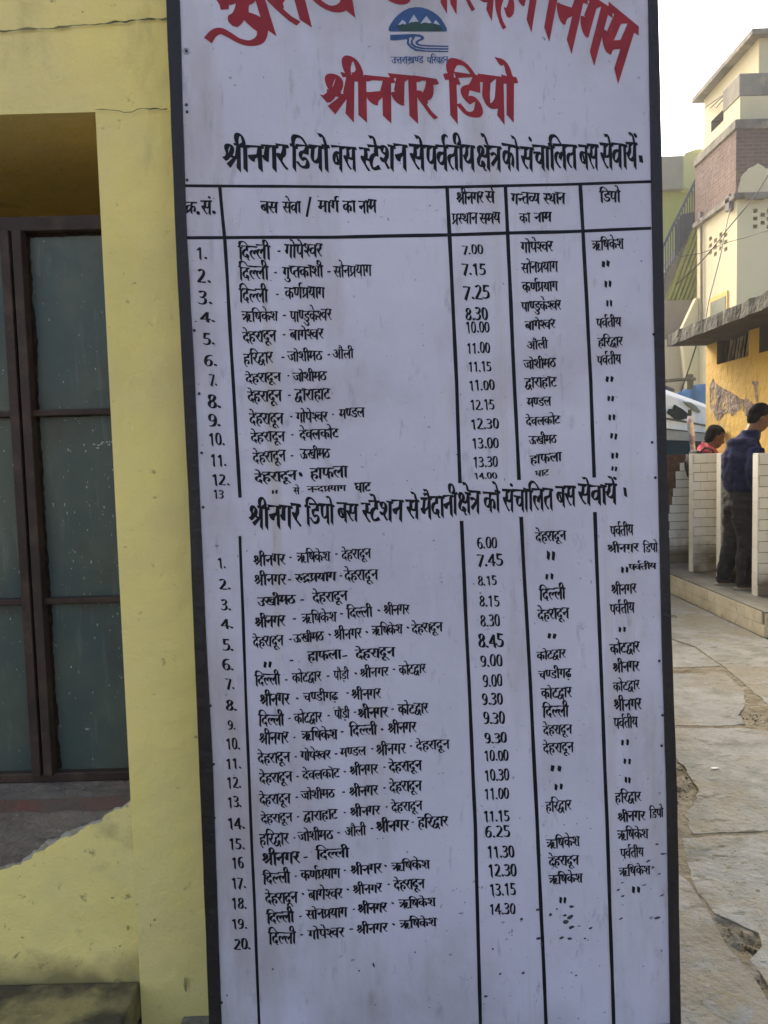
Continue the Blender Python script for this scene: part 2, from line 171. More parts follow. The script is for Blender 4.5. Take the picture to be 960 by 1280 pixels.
# board outlines: lettering glyphs, words and their places on the board (millimetres on its face)
BOARD_O=[0.11083, 1.93, 1.40875]
BOARD_X=[0.99936, 0.03516, 0.00645]
BOARD_U=[-0.00784, 0.03964, 0.99918]
GLYPHS="""89,551 0,551 0,622 80,622 69,645 60,669 55,695 53,724 59,773 79,814 111,849 154,875 206,891 266,896 356,888 440,862 516,820 585,763 648,695 704,615 620,615 542,706 459,772 373,811 283,824 240,821 203,811 174,794 152,772 138,746 134,714 136,686 144,662 154,640 165,622 273,622 273,551 170,551 170,-72 89,12
413,-58 392,-24 373,11 356,44 342,73 330,71 316,70 302,68 287,68 245,71 202,78 162,92 124,112 92,140 68,176 51,219 46,272 50,313 62,348 79,377 102,401 139,426 183,443 234,453 290,456 295,456 295,551 0,551 0,622 534,622 534,551 376,551 376,385 327,385 275,383 234,378 201,369 173,355 153,338 138,317 129,292 126,262 130,229 144,200 166,174 197,155 237,144 287,140 293,140 299,140 305,140 312,141 308,160 306,176 308,197 315,214 327,226 349,236 373,240 399,237 421,229 438,216 455,190 461,162 457,134 446,112 430,97 410,86 423,62 438,36 457,9 480,-24
0,622 515,622 515,551 0,551|537,349 516,354 494,356 470,353 445,344 420,327 397,300 382,276 369,245 356,208 279,232 293,275 311,313 288,329 264,342 238,350 209,353 184,350 164,343 148,330 131,304 126,271 131,234 148,198 174,163 210,126 255,86 309,40 255,-12 200,37 149,84 106,129 73,176 57,207 48,240 45,275 48,308 56,337 70,362 97,390 130,410 167,422 204,426 246,422 284,412 320,394 354,370 396,401 445,420 500,426 514,426 530,424 544,421 556,417
0,551 0,622 693,622 693,551 589,551 589,-72 508,12 508,355 502,356 494,356 470,353 445,344 420,327 397,300 382,276 369,245 356,208 279,232 293,275 311,313 287,329 263,342 238,350 209,353 184,350 164,343 148,330 131,304 126,271 131,234 148,198 174,163 210,126 255,86 309,40 255,-12 200,37 149,84 106,129 73,176 57,207 48,240 45,275 48,308 56,337 70,362 97,390 131,410 168,422 204,426 246,422 284,412 320,394 354,370 396,401 444,420 499,426 504,426 508,426 508,551
-185,615 -200,649 -211,682 -218,714 -220,748 -215,789 -201,824 -178,854 -146,878 -107,891 -61,896 -23,893 10,883 39,868 64,845 87,815 108,778 127,734 145,682 163,622 273,622 273,551 170,551 170,-72 89,12 89,551 0,551 0,622 87,622 68,685 49,736 28,776 5,803 -23,820 -57,825 -82,822 -102,814 -118,800 -134,771 -139,733 -136,701 -129,672 -118,644 -105,615
208,551 208,234 205,211 196,193 180,182 160,178 134,183 106,199 81,222 60,250 46,280 41,308 44,329 54,345 73,356 102,359 127,359 127,551 0,551 0,622 578,622 578,551 474,551 474,-72 393,12 393,551
170,551 170,-72 89,12 89,551 0,551 0,622 273,622 273,551|90,615 76,664 62,705 48,740 27,778 3,804 -24,818 -56,823 -77,822 -95,818 -111,814 -126,809 -150,882 -108,892 -59,896 -25,893 7,885 34,870 60,850 84,820 106,784 126,737 146,681 165,615
479,551 479,-72 398,12 398,191 368,174 335,159 298,149 254,146 216,149 182,160 152,175 128,194 106,223 91,258 84,285 80,318 79,358 79,551 0,551 0,622 583,622 583,551|398,551 160,551 160,369 161,332 163,304 167,282 172,266 180,252 190,240 208,227 233,220 263,217 302,222 338,236 370,256 398,280
-169,615 -183,664 -197,705 -210,740 -232,778 -256,804 -283,818 -315,823 -336,822 -354,818 -370,814 -385,809 -409,882 -367,892 -318,896 -284,893 -252,885 -224,870 -199,850 -175,820 -154,784 -133,737 -113,681 -94,615
122,189 90,193 64,206 46,227 40,255 44,280 58,299 78,310 104,314 122,312 142,306 164,295 191,276 222,290 250,309 273,335 291,366 301,402 305,443 302,478 292,508 276,532 254,551 228,562 199,566 172,563 153,552 142,537 138,516 140,500 148,484 162,467 186,454 208,447 236,442 270,440 253,370 196,378 149,394 112,418 87,447 71,480 66,517 70,549 82,577 102,600 129,618 163,628 204,632 250,627 292,610 329,584 358,546 373,516 381,480 384,440 380,395 369,353 350,312 324,276 292,246 254,221 298,180 341,134 380,88 414,43 350,-1 301,65 258,118 217,160 179,194 151,190
571,551 467,551 467,-72 387,12 387,165 358,148 324,132 282,122 233,118 182,123 137,139 99,164 70,198 52,238 46,286 52,339 72,383 104,418 146,444 196,459 255,464 270,464 288,462 307,461 326,459 342,457 354,454 349,381 329,385 306,388 282,390 259,391 221,388 188,379 162,364 143,343 131,318 127,287 131,256 141,231 158,212 193,194 235,188 283,194 324,210 359,234 387,260 387,551 0,551 0,622 571,622
395,42 341,-12 284,37 230,87 181,136 138,181 102,222 75,256 57,284 46,305 42,323 40,340 44,358 55,376 75,389 104,393 127,390 148,382 165,368 181,349 215,372 238,399 252,431 256,468 255,491 251,514 246,534 239,551 0,551 0,622 424,622 424,551 320,551 329,525 334,494 336,458 330,407 314,365 288,330 254,300 213,276 167,254 216,201 272,146 332,93
-248,-12 -193,5 -136,11 -90,7 -51,-6 -20,-28 4,-56 17,-90 22,-129 17,-167 1,-201 -24,-229 -60,-251 -104,-264 -157,-268 -219,-263 -275,-248 -324,-222 -370,-188 -414,-147 -455,-100 -394,-57 -356,-101 -320,-136 -284,-163 -246,-182 -204,-192 -157,-196 -111,-191 -78,-178 -58,-154 -51,-122 -54,-102 -62,-86 -76,-73 -102,-61 -131,-57 -157,-58 -180,-62 -201,-69 -222,-79
160,551 160,369 161,332 163,304 167,282 172,266 180,252 190,240 208,227 233,220 263,217 303,222 340,237 372,258 400,282 436,214 396,188 354,166 309,151 254,146 216,149 182,160 152,175 128,194 106,223 91,258 84,285 80,318 79,358 79,551 0,551 0,622 322,622 322,551
481,551 481,-72 400,12 400,328 291,328 254,327 223,325 200,322 172,313 150,299 137,284 129,263 126,237 130,205 142,173 163,142 191,111 227,77 271,40 217,-12 173,28 132,68 96,109 68,151 51,195 45,242 48,275 58,305 74,330 93,351 125,373 163,388 193,394 230,398 272,399 400,399 400,551 0,551 0,622 584,622 584,551
777,551 452,551 452,349 486,377 525,393 569,399 610,394 645,381 675,358 698,326 711,286 716,239 712,192 701,141 681,90 651,39 579,80 602,114 620,154 632,196 636,237 634,266 627,289 616,307 593,324 562,330 526,322 489,298 452,258 452,-72 371,12 371,174 344,154 312,136 272,122 226,118 180,123 138,137 100,161 71,194 57,222 49,254 46,290 52,340 70,382 101,417 141,443 189,459 244,464 268,463 296,460 321,457 339,454 333,381 315,385 292,388 269,390 249,391 213,388 183,379 159,365 141,345 131,321 127,292 130,260 141,234 158,214 190,194 228,188 270,193 306,209 340,232 371,260 371,551 0,551 0,622 777,622
170,551 170,-72 89,12 89,551 0,551 0,622 273,622 273,551
122,189 90,193 64,206 46,227 40,255 44,280 58,299 78,310 104,314 122,312 142,306 164,295 191,276 222,290 250,309 273,335 291,366 301,402 305,443 302,478 292,508 276,532 254,551 228,562 199,566 172,563 153,552 142,537 138,516 140,500 148,484 162,467 186,454 208,447 236,442 270,440 253,370 196,378 149,394 112,418 87,447 71,480 66,517 70,549 82,577 102,600 129,618 163,628 204,632 250,627 292,610 329,584 358,546 373,516 381,480 384,440 380,395 369,353 350,312 324,276 292,246 254,221 298,180 341,134 380,88 414,43 350,-1 301,65 258,118 217,160 179,194 151,190|591,551 591,-72 510,12 510,551 421,551 421,622 695,622 695,551
587,551 587,-72 506,12 506,266 477,258 448,254 416,252 380,251 337,253 292,258 248,267 212,277 191,264 167,253 212,200 264,146 320,92 380,42 326,-12 272,37 220,87 174,136 133,181 99,222 73,256 55,284 46,305 41,323 40,340 44,358 55,376 75,389 104,393 127,390 148,382 165,368 181,350 199,372 210,398 215,428 217,458 216,486 212,512 207,534 201,551 0,551 0,622 691,622 691,551|369,322 406,323 440,326 472,331 506,339 506,551 281,551 288,532 293,511 297,486 298,458 296,419 288,385 277,356 262,333 315,325
0,622 569,622 569,551 466,551 466,-72 385,12 385,298 204,298 204,244 200,220 190,202 174,192 153,188 128,193 102,209 77,232 56,260 42,290 37,318 40,339 50,355 69,366 98,369 385,369 385,551 0,551
45,53 214,153 180,162 152,175 128,194 106,223 91,258 84,285 80,318 79,358 79,551 0,551 0,622 583,622 583,551 479,551 479,-72 398,12 398,193 92,-13|398,551 160,551 160,369 161,332 163,304 167,282 172,266 180,252 190,240 208,227 232,220 262,217 300,222 337,236 370,256 398,280
595,622 595,551 491,551 491,-72 410,12 410,179 379,162 343,146 301,136 253,132 197,139 148,159 108,192 75,237 52,291 38,353 76,363 106,375 130,390 147,407 157,430 160,457 157,484 148,509 136,532 123,551 0,551 0,622|129,301 152,258 180,228 202,214 228,206 259,203 306,208 346,224 380,247 410,274 410,551 211,551 227,516 237,481 240,445 233,396 212,355 178,324
634,551 634,-72 553,12 553,551 420,551 420,321 418,282 412,250 401,222 385,198 361,176 331,160 294,149 251,146 194,153 149,172 114,205 99,231 88,263 81,303 79,352 79,551 0,551 0,622 737,622 737,551|249,217 280,221 304,231 321,249 330,267 336,288 338,315 339,353 339,551 160,551 160,353 161,318 164,291 170,270 178,251 190,237 206,226 225,219
-190,615 -209,651 -226,688 -236,726 -240,762 -235,803 -220,836 -196,862 -163,881 -127,892 -85,896 -54,894 -26,890 -1,882 21,872 -1,806 -18,814 -37,821 -57,826 -78,827 -103,825 -123,817 -139,804 -155,779 -160,747 -157,714 -146,682 -130,650 -108,615
127,65 80,132 326,281 299,314 275,339 254,358 220,374 181,380 153,378 124,372 93,361 55,343 27,417 62,432 98,444 137,453 179,456 217,453 251,444 283,427 314,402 346,369 382,326 382,551 0,551 0,622 867,622 867,551 462,551 462,329 496,332 530,336 560,340 584,346 576,366 574,387 579,415 595,434 617,446 641,450 675,444 702,428 718,403 724,373 720,348 710,328 694,313 676,303 690,280 704,258 717,237 730,217 719,184 688,177 663,168 644,156 627,132 621,102 624,81 632,65 646,52 672,41 701,37 731,39 756,44 783,55 814,70 840,0 812,-12 781,-24 746,-31 707,-34 660,-30 621,-16 589,6 566,34 552,68 547,107 553,146 570,182 600,212 640,234 632,249 624,262 618,275 613,286 594,280 570,274 543,269 515,265 487,262 462,260 462,-72 382,12 382,234
593,622 593,551 489,551 489,-72 408,12 408,191 376,175 341,160 301,150 254,146 216,149 182,160 152,175 128,194 106,223 91,258 84,285 80,318 79,358 79,551 0,551 0,622|408,551 205,551 408,287|189,240 207,227 232,220 262,217 288,219 313,225 337,234 360,245 159,507 159,369 160,332 162,304 166,282 172,266 179,252
251,146 194,153 149,172 114,205 99,231 88,263 81,303 79,352 79,551 0,551 0,622 481,622 481,551 420,551 420,321 418,282 412,250 401,222 385,198 361,176 331,160 294,149|249,217 280,221 304,231 321,249 330,267 336,288 338,315 339,353 339,551 160,551 160,353 161,318 164,291 170,270 178,251 190,237 206,226 225,219
358,222 329,220 300,215 272,207 248,197 205,228 169,263 151,290 141,319 137,352 140,378 147,400 159,418 174,433 199,448 228,458 264,463 308,465 401,465 401,551 0,551 0,622 592,622 592,551 482,551 482,394 298,394 272,393 254,391 242,387 232,381 221,366 217,347 220,325 231,306 246,291 261,277 309,290 362,294 409,290 450,277 485,256 512,228 529,194 534,154 529,112 512,75 485,44 447,19 397,5 337,0 274,5 215,20 162,44 112,76 66,114 25,158 86,207 124,166 163,132 202,106 244,88 289,78 337,74 388,79 424,94 446,118 453,152 450,173 442,191 428,204 399,218
321,69 354,82 380,98 397,120 403,148 400,172 390,191 374,208 351,219 319,227 280,229 238,226 202,216 174,200 154,179 142,154 138,124 141,94 150,64 167,33 196,0 224,-26 259,-56 302,-89 248,-142 192,-96 145,-51 108,-9 80,34 64,80 58,130 62,166 74,198 92,225 115,248 97,268 82,292 72,320 69,352 72,378 79,400 91,418 106,433 131,448 158,458 191,463 229,465 361,465 361,551 0,551 0,622 546,622 546,551 442,551 442,394 230,394 204,393 186,391 174,387 164,381 153,366 149,347 152,328 159,312 170,297 183,284 232,296 284,300 327,298 365,291 396,279 434,255 460,224 476,190 481,153 477,117 466,85 447,57 421,34 388,16 348,2
472,-245 446,-254 418,-262 390,-266 362,-268 316,-264 276,-250 244,-228 221,-200 207,-165 202,-126 207,-90 222,-58 248,-29 282,-7 324,7 373,11 375,11 377,11 367,28 358,44 350,59 342,73 330,71 316,70 302,68 287,68 245,71 202,78 162,92 124,112 92,140 68,176 51,219 46,272 50,313 62,348 79,377 102,401 139,426 183,443 234,453 290,456 295,456 295,551 0,551 0,622 534,622 534,551 376,551 376,385 327,385 275,383 234,378 201,369 173,355 153,338 138,317 129,292 126,262 130,229 144,200 166,174 197,155 237,144 287,140 293,140 299,140 305,140 312,141 308,160 306,176 308,197 315,214 327,226 349,236 373,240 399,237 421,229 438,216 455,190 461,162 457,134 446,112 430,97 410,86 421,66 433,45 447,23 464,-2 510,-20 552,-44 588,-76 637,-130 680,-189 618,-228 582,-177 545,-135 508,-101 469,-77 426,-62 379,-57 348,-59 322,-66 302,-76 288,-91 279,-108 276,-128 279,-151 287,-168 301,-181 328,-192 357,-196 382,-195 405,-190 426,-184 447,-175
585,551 482,551 482,-72 401,12 401,165 371,148 336,132 293,122 241,118 188,123 140,139 101,164 71,198 57,224 49,254 46,286 53,339 73,383 106,418 151,444 204,459 265,464 280,464 299,462 319,461 338,459 356,457 369,454 363,385 342,389 318,392 293,394 268,395 248,394 230,392 365,224 384,239 401,256 401,551 0,551 0,622 585,622|127,287 131,255 142,229 160,210 184,195 212,187 242,184 260,185 276,187 293,190 308,195 168,370 145,348 132,321
227,-125 174,-120 129,-104 92,-80 64,-48 46,-10 40,33 44,70 55,103 73,132 98,155 128,174 163,187 150,227 146,272 150,313 162,348 179,377 202,401 239,426 284,443 334,453 390,456 395,456 395,551 0,551 0,622 634,622 634,551 476,551 476,385 427,385 375,383 334,378 301,369 273,355 247,331 232,300 227,262 231,229 245,200 266,174 298,155 339,144 390,140 394,140 399,140 404,140 411,141 407,160 406,176 408,197 415,214 427,226 449,236 473,240 499,237 521,229 538,216 555,190 561,162 557,133 544,112 525,95 501,83 585,-138 516,-166 459,-6 414,-51 362,-90 323,-109 278,-121|119,34 123,5 134,-19 152,-36 188,-51 229,-56 271,-51 309,-37 343,-16 374,11 403,41 428,72 418,71 409,70 401,70 394,70 346,73 296,83 250,100 210,127 174,114 145,94 131,77 122,57
653,551 653,-72 572,12 572,370 435,370 400,371 378,373 410,340 436,303 452,262 458,218 453,176 438,141 414,114 384,95 348,84 310,80 275,83 242,94 209,110 177,135 147,169 117,212 88,264 59,327 31,401 102,426 133,344 165,276 198,222 232,184 268,161 306,153 335,157 358,170 370,184 377,203 379,227 376,256 365,283 348,310 314,346 273,377 302,441 572,441 572,551 0,551 0,622 757,622 757,551
509,551 509,-72 428,12 428,250 207,250 207,213 203,185 192,166 177,155 159,151 130,144 100,149 72,163 46,184 24,209 7,235 -5,260 -12,282 -4,302 11,317 36,328 74,336 126,321 126,551 0,551 0,622 612,622 612,551|428,551 207,551 207,321 428,321
600,551 371,551 371,414 420,391 462,362 495,328 519,288 534,245 539,198 535,154 524,116 506,84 482,58 452,37 418,20 360,5 297,0 227,6 166,25 115,56 77,99 54,152 46,216 50,258 61,296 80,328 105,356 135,379 170,397 227,414 287,420 290,420 290,551 0,551 0,622 600,622|293,72 338,75 377,86 411,102 437,127 453,159 458,200 455,231 445,260 429,286 407,311 378,331 343,349 308,349 262,346 221,337 187,321 162,301 142,276 130,246 126,210 131,167 147,133 174,106 208,87 248,76
470,218 465,175 450,141 424,114 392,95 354,84 312,80 257,87 206,108 159,144 115,196 71,267 29,356 100,382 129,316 160,260 193,214 228,180 265,160 305,153 340,157 367,170 380,185 388,203 391,227 386,262 370,293 347,321 318,347 290,343 260,341 255,411 296,415 328,423 352,435 367,451 377,471 380,494 377,516 370,533 356,546 331,558 302,562 267,560 235,552 204,540 171,525 146,594 175,608 210,620 252,629 298,632 346,628 386,615 418,593 441,565 454,532 459,495 452,447 429,407 392,375 402,365 412,355 450,351 486,350 516,351 543,353 568,357 594,363 594,551 521,551 521,622 1038,622 1038,551 934,551 934,-72 853,12 853,551 675,551 675,-72 594,12 594,290 570,285 547,282 523,280 498,279 479,280 455,282 466,251|844,615 818,650 794,674 772,689 750,698 728,702 703,703 683,702 662,697 641,690 621,682 595,751 618,760 643,767 669,772 697,773 740,768 777,752 809,726 836,692 840,694 820,740 801,774 781,799 760,815 736,824 707,827 685,826 667,823 652,818 637,813 614,882 656,892 705,896 739,893 771,885 798,870 824,850 848,820 870,784 890,737 910,681 929,615
519,551 371,551 371,349 316,349 272,347 236,341 206,331 181,318 150,290 132,255 126,215 132,171 148,136 173,108 206,89 243,78 283,74 333,77 375,86 414,101 455,121 482,47 437,29 388,14 338,3 286,0 242,3 200,12 162,26 129,46 100,71 77,101 60,136 49,176 46,220 50,261 61,298 80,330 105,357 135,379 170,397 227,414 288,420 290,420 290,551 0,551 0,622 519,622
0,622 780,622 780,551 453,551 471,524 481,495 485,464 476,409 450,364 406,328 417,319 427,309 437,299 446,288 477,307 508,322 540,330 573,333 614,329 649,315 680,294 703,264 716,228 721,185 717,139 706,93 686,47 656,0 584,41 607,72 625,106 637,142 641,181 639,208 632,229 620,244 596,259 565,264 539,260 512,248 484,227 490,210 495,192 498,172 499,152 493,106 476,68 450,38 415,17 374,4 328,0 291,3 254,14 220,30 186,55 153,88 120,130 89,181 59,242 29,313 100,338 129,265 162,200 196,148 234,108 262,89 290,78 320,74 357,79 388,92 402,108 411,131 414,160 408,199 392,236 365,269 329,301 298,296 264,294 259,364 304,368 341,376 368,390 388,409 400,433 404,463 400,491 389,516 372,536 351,551 0,551
729,551 729,-72 648,12 648,45 611,28 572,16 530,9 488,7 417,13 348,31 282,60 216,104 150,164 85,239 62,271 49,296 42,318 40,338 44,358 55,376 75,389 104,393 127,390 148,382 165,368 181,350 199,372 210,398 215,428 217,458 216,483 214,508 209,530 201,551 0,551 0,622 833,622 833,551|534,232 568,236 598,246 625,262 648,280 648,551 281,551 294,509 298,458 294,407 282,364 263,328 237,298 204,273 166,253 214,201 263,158 314,124 368,99 426,84 490,79 532,82 572,89 610,102 648,122 648,198 623,185 593,174 559,166 521,164 476,169 436,184 403,207 378,238 361,276 356,319 361,364 377,402 404,432 439,455 482,468 531,473 550,472 575,470 599,467 616,463 610,394 594,398 576,401 558,403 540,404 510,402 485,394 464,382 449,365 440,343 437,316 440,290 449,269 464,252 496,237
72,54 74,76 80,94 90,106 110,117 133,121 157,117 178,106 188,94 194,76 196,54 191,23 178,2 157,-10 133,-14 110,-10 90,2 76,23
460,551 460,349 486,370 514,386 544,396 578,399 619,394 654,381 684,358 707,326 720,286 725,239 721,192 710,141 690,90 660,39 588,80 611,114 629,154 641,196 645,237 643,266 636,289 625,307 601,324 570,330 534,322 498,298 460,257 460,-72 379,12 379,193 353,175 323,160 288,150 248,146 210,150 176,160 147,177 125,197 104,228 90,262 82,302 79,354 79,551 0,551 0,622 786,622 786,551|160,551 160,360 161,327 163,300 166,281 174,259 188,240 204,227 224,220 248,217 287,221 321,234 352,254 379,278 379,551
46,-129 61,-68 74,-3 86,60 95,116 192,116 199,105 183,50 162,-11 138,-72 113,-129
0,622 373,622 373,551 0,551|204,298 204,244 200,220 190,202 174,192 153,188 128,193 102,209 77,232 56,260 42,290 37,318 40,339 50,355 69,366 98,369 385,369 385,298
605,551 502,551 502,-72 421,12 421,166 388,148 352,132 310,122 259,118 211,123 169,136 134,158 107,188 91,224 86,266 88,294 96,320 109,344 128,366 92,389 65,420 48,457 42,497 44,526 52,551 0,551 0,622 605,622|167,269 170,244 179,223 195,208 227,193 267,188 316,193 358,210 393,233 421,260 421,551 145,551 128,525 123,494 128,461 144,437 169,421 200,412 230,417 263,419 288,418 308,417 302,347 295,348 287,348 280,348 273,348 243,346 217,339 196,328 180,313 170,293
261,12 261,446 261,490 262,538 264,585 265,622 250,607 238,594 224,582 206,567 134,508 87,568 274,714 347,714 347,-72
47,76 218,262 263,312 302,357 332,399 355,440 369,483 374,530 370,565 360,594 342,618 319,635 291,646 259,649 215,644 176,630 139,608 104,582 54,640 96,672 144,700 199,718 260,724 318,718 368,701 409,673 440,635 458,588 464,533 458,480 442,429 416,380 382,332 340,283 293,231 156,85 156,81 492,81 492,0 47,0
229,-10 177,-8 128,-2 83,10 40,29 40,112 84,92 132,78 180,68 227,65 282,69 325,82 358,102 382,131 395,165 400,206 394,246 378,278 350,302 313,319 267,329 214,332 149,332 149,406 214,406 263,410 304,423 336,444 359,471 373,504 378,541 374,573 363,599 344,620 320,636 290,646 256,649 207,645 164,632 125,614 88,590 43,651 84,679 134,702 192,719 256,724 320,718 373,702 415,674 445,638 463,595 469,547 464,502 450,464 426,432 395,406 358,388 315,376 315,373 368,362 411,344 446,318 471,286 486,247 491,203 484,144 463,93 427,50 377,16 311,-3
341,160 11,160 11,238 335,718 427,718 427,241 531,241 531,160 427,160 427,-72 341,12|341,241 341,415 341,453 342,492 344,532 346,568 347,601 347,626 343,626 334,605 323,581 310,557 299,538 98,241
238,-10 189,-8 142,0 100,12 64,29 64,113 88,99 116,88 148,78 180,72 212,67 240,66 288,70 328,82 360,103 385,132 399,171 404,219 399,262 385,298 361,326 328,347 286,359 236,363 208,362 176,358 146,354 123,350 79,378 106,714 443,714 443,633 183,633 164,428 183,432 208,435 236,437 266,438 328,432 382,414 414,396 442,373 464,344 481,311 492,272 495,229 488,160 466,101 429,54 378,18 315,-3
288,-10 246,-6 207,5 170,24 137,51 109,85 86,128 69,179 58,238 55,305 57,366 62,427 73,485 90,540 114,591 145,636 185,672 234,700 273,714 318,721 367,724 387,724 410,722 433,719 451,715 451,639 433,644 412,648 391,650 370,651 329,648 292,641 262,628 224,601 194,566 173,523 159,474 150,420 146,364 152,364 176,396 208,423 234,436 266,444 302,447 359,441 408,422 450,390 480,348 499,294 505,230 498,161 479,103 446,54 403,19 350,-3|287,65 324,69 356,83 382,105 403,137 415,178 419,230 415,272 405,308 387,338 362,359 330,373 290,377 249,372 213,358 184,336 162,308 148,278 144,247 148,204 160,162 180,124 208,92 231,77 257,68
412,633 44,633 44,714 503,714 503,643 232,-72 137,12
276,-10 210,-4 155,13 110,42 78,80 58,127 52,182 57,228 70,267 92,300 137,342 190,374 146,408 108,448 90,478 79,514 75,554 78,590 87,622 103,649 136,682 177,706 225,720 276,725 329,720 376,706 418,682 450,649 465,621 474,589 477,553 473,512 461,477 440,447 399,409 349,378 386,356 422,332 453,303 478,270 494,231 500,186 497,148 487,113 472,82 450,55 424,32 393,14 358,1 319,-7|277,414 320,438 357,466 375,489 386,517 390,550 387,581 376,606 360,626 337,640 308,648 275,651 243,648 215,640 192,626 176,606 165,581 162,550 166,516 176,488 194,466 231,439|274,64 316,68 351,79 378,97 397,121 409,151 413,185 409,216 397,243 376,268 348,292 310,316 263,340 226,320 195,297 170,273 153,246 142,215 139,181 143,149 153,120 172,96 197,78 232,68
190,-10 170,-9 147,-8 125,-5 106,-1 106,75 124,70 144,66 166,64 187,63 228,66 265,73 296,86 334,113 363,148 384,191 398,240 407,294 411,350 405,350 382,318 350,291 323,278 291,270 255,267 198,273 149,292 108,324 77,367 58,420 52,484 59,553 78,612 110,660 154,696 207,717 269,724 312,720 351,709 388,690 420,663 448,629 471,586 488,535 499,476 502,409 500,348 494,288 484,229 467,174 443,123 412,78 372,42 322,14 284,0 239,-7|267,337 308,342 344,356 373,379 395,406 408,436 413,467 409,510 397,552 377,590 350,622 327,637 300,646 270,649 234,645 202,631 175,609 154,577 142,536 138,484 142,442 152,406 170,376 196,355 228,341
275,-10 205,1 148,33 104,88 73,161 54,251 48,358 51,432 58,498 70,556 89,606 113,648 143,682 180,706 224,720 275,725 346,714 403,682 448,628 479,556 498,465 504,358 502,285 494,219 482,160 463,110 439,68 408,34 371,10 327,-5|275,66 320,74 356,98 382,138 400,194 410,268 414,358 410,447 400,520 382,576 356,617 320,641 275,649 230,641 195,617 169,576 152,520 141,447 138,358 141,269 152,196 169,139 195,98 230,74
243,40 195,107 447,258 392,270 342,284 297,298 257,314 213,286 168,258 123,229 76,202 28,270 68,290 108,312 146,333 183,354 151,379 127,404 110,428 94,465 89,503 94,537 108,567 132,594 163,615 202,628 247,632 288,628 325,616 356,596 380,569 394,537 399,500 393,459 376,422 351,390 319,361 367,345 423,330 482,318 537,310 537,551 461,551 461,622 722,622 722,551 618,551 618,-72 537,12 537,234|168,497 172,472 185,446 200,428 221,410 248,393 277,416 300,442 313,470 318,500 313,530 298,550 274,562 244,566 216,562 192,549 178,536 171,518
369,322 398,323 425,324 451,328 478,332 486,260 461,256 435,253 408,252 380,251 337,253 292,258 248,267 212,277 191,264 167,253 212,200 264,146 320,92 380,42 326,-12 272,37 220,87 174,136 133,181 99,222 73,256 55,284 46,305 41,323 40,340 44,358 55,376 75,389 104,393 127,390 148,382 165,368 181,350 199,372 210,398 215,428 217,458 216,486 212,512 207,534 201,551 0,551 0,622 403,622 403,551 281,551 288,532 293,511 297,486 298,458 296,419 288,385 277,356 262,333 315,325
623,551 623,-72 542,12 542,325 510,312 476,302 436,295 390,293 342,296 298,303 259,314 225,326 184,298 153,270 134,242 128,208 130,188 138,168 152,149 174,134 205,123 247,120 258,120 269,121 264,139 263,157 268,184 283,202 304,213 328,216 353,213 374,204 391,190 408,164 413,136 410,111 400,92 385,78 365,66 383,44 402,22 423,1 448,-24 390,-65 364,-34 338,-4 316,26 298,53 286,51 272,50 258,50 245,50 190,55 141,70 101,95 71,126 52,164 46,205 50,240 61,270 80,296 119,331 164,361 125,392 97,426 80,464 74,507 78,540 92,570 114,596 145,616 184,628 231,632 270,629 306,619 338,603 362,580 377,551 382,515 376,471 359,434 332,402 295,373 315,369 336,366 357,364 379,364 423,367 464,374 504,389 542,411 542,551 453,551 453,622 727,622 727,551|153,502 158,471 174,442 198,418 228,399 270,433 295,468 303,506 299,528 286,548 272,558 253,564 229,566 198,562 174,549 158,529
127,65 80,132 326,281 299,314 275,339 254,358 220,374 181,380 153,378 124,372 93,361 55,343 27,417 62,432 98,444 137,453 179,456 217,453 251,444 283,427 314,402 346,369 382,326 382,551 0,551 0,622 566,622 566,551 463,551 463,-72 382,12 382,234
-185,772 -181,794 -168,813 -151,826 -130,830 -109,826 -91,813 -79,794 -75,772 -79,750 -91,731 -109,718 -130,714 -151,718 -168,731 -181,750
649,551 545,551 545,-72 465,12 465,165 436,148 403,133 364,122 317,118 269,123 227,137 190,161 163,193 146,231 141,275 144,303 154,330 168,353 185,371 38,369 38,441 331,441 349,441 367,440 382,440 389,440 382,370 350,370 314,367 283,359 256,346 237,327 225,303 221,274 224,248 234,226 250,210 281,193 317,188 363,193 402,210 436,233 465,260 465,551 0,551 0,622 649,622
-169,615 -183,664 -197,705 -210,740 -232,778 -256,804 -283,818 -315,823 -336,822 -354,818 -370,814 -385,809 -409,882 -367,892 -318,896 -284,893 -252,885 -224,870 -199,850 -175,820 -154,784 -133,737 -113,681 -94,615|-113,821 -109,843 -96,862 -79,875 -58,879 -37,875 -18,862 -6,843 -2,821 -6,799 -18,780 -37,767 -58,763 -79,767 -96,780 -109,799
194,622 275,622 275,-72 194,12
-179,615 -205,650 -228,674 -251,689 -272,698 -295,702 -320,703 -340,702 -361,697 -382,690 -402,682 -428,751 -404,760 -380,767 -354,772 -326,773 -284,768 -246,752 -214,726 -187,692 -183,694 -203,740 -222,774 -242,799 -263,815 -287,824 -316,827 -338,826 -356,823 -372,818 -386,813 -409,882 -367,892 -318,896 -284,893 -252,885 -224,870 -199,850 -175,820 -154,784 -133,737 -113,681 -94,615
46,53 174,127 140,138 110,156 83,180 62,210 50,247 46,290 52,340 70,382 101,417 141,443 189,459 244,464 268,463 296,460 321,457 339,454 333,381 315,385 292,388 269,390 249,391 213,388 183,379 159,365 141,345 131,321 127,292 130,260 141,234 158,214 190,194 228,188 270,193 306,209 340,232 371,260 371,551 0,551 0,622 777,622 777,551 452,551 452,350 478,370 506,386 536,396 569,399 610,394 645,381 675,358 698,326 711,286 716,239 712,192 701,141 681,90 651,39 579,80 602,114 620,154 632,196 636,237 634,266 627,289 616,307 593,324 562,330 535,325 508,312 480,289 452,258 452,-72 371,12 371,173 362,167 353,160 342,153 331,146 93,-12
305,833 387,833 125,-166 42,-166
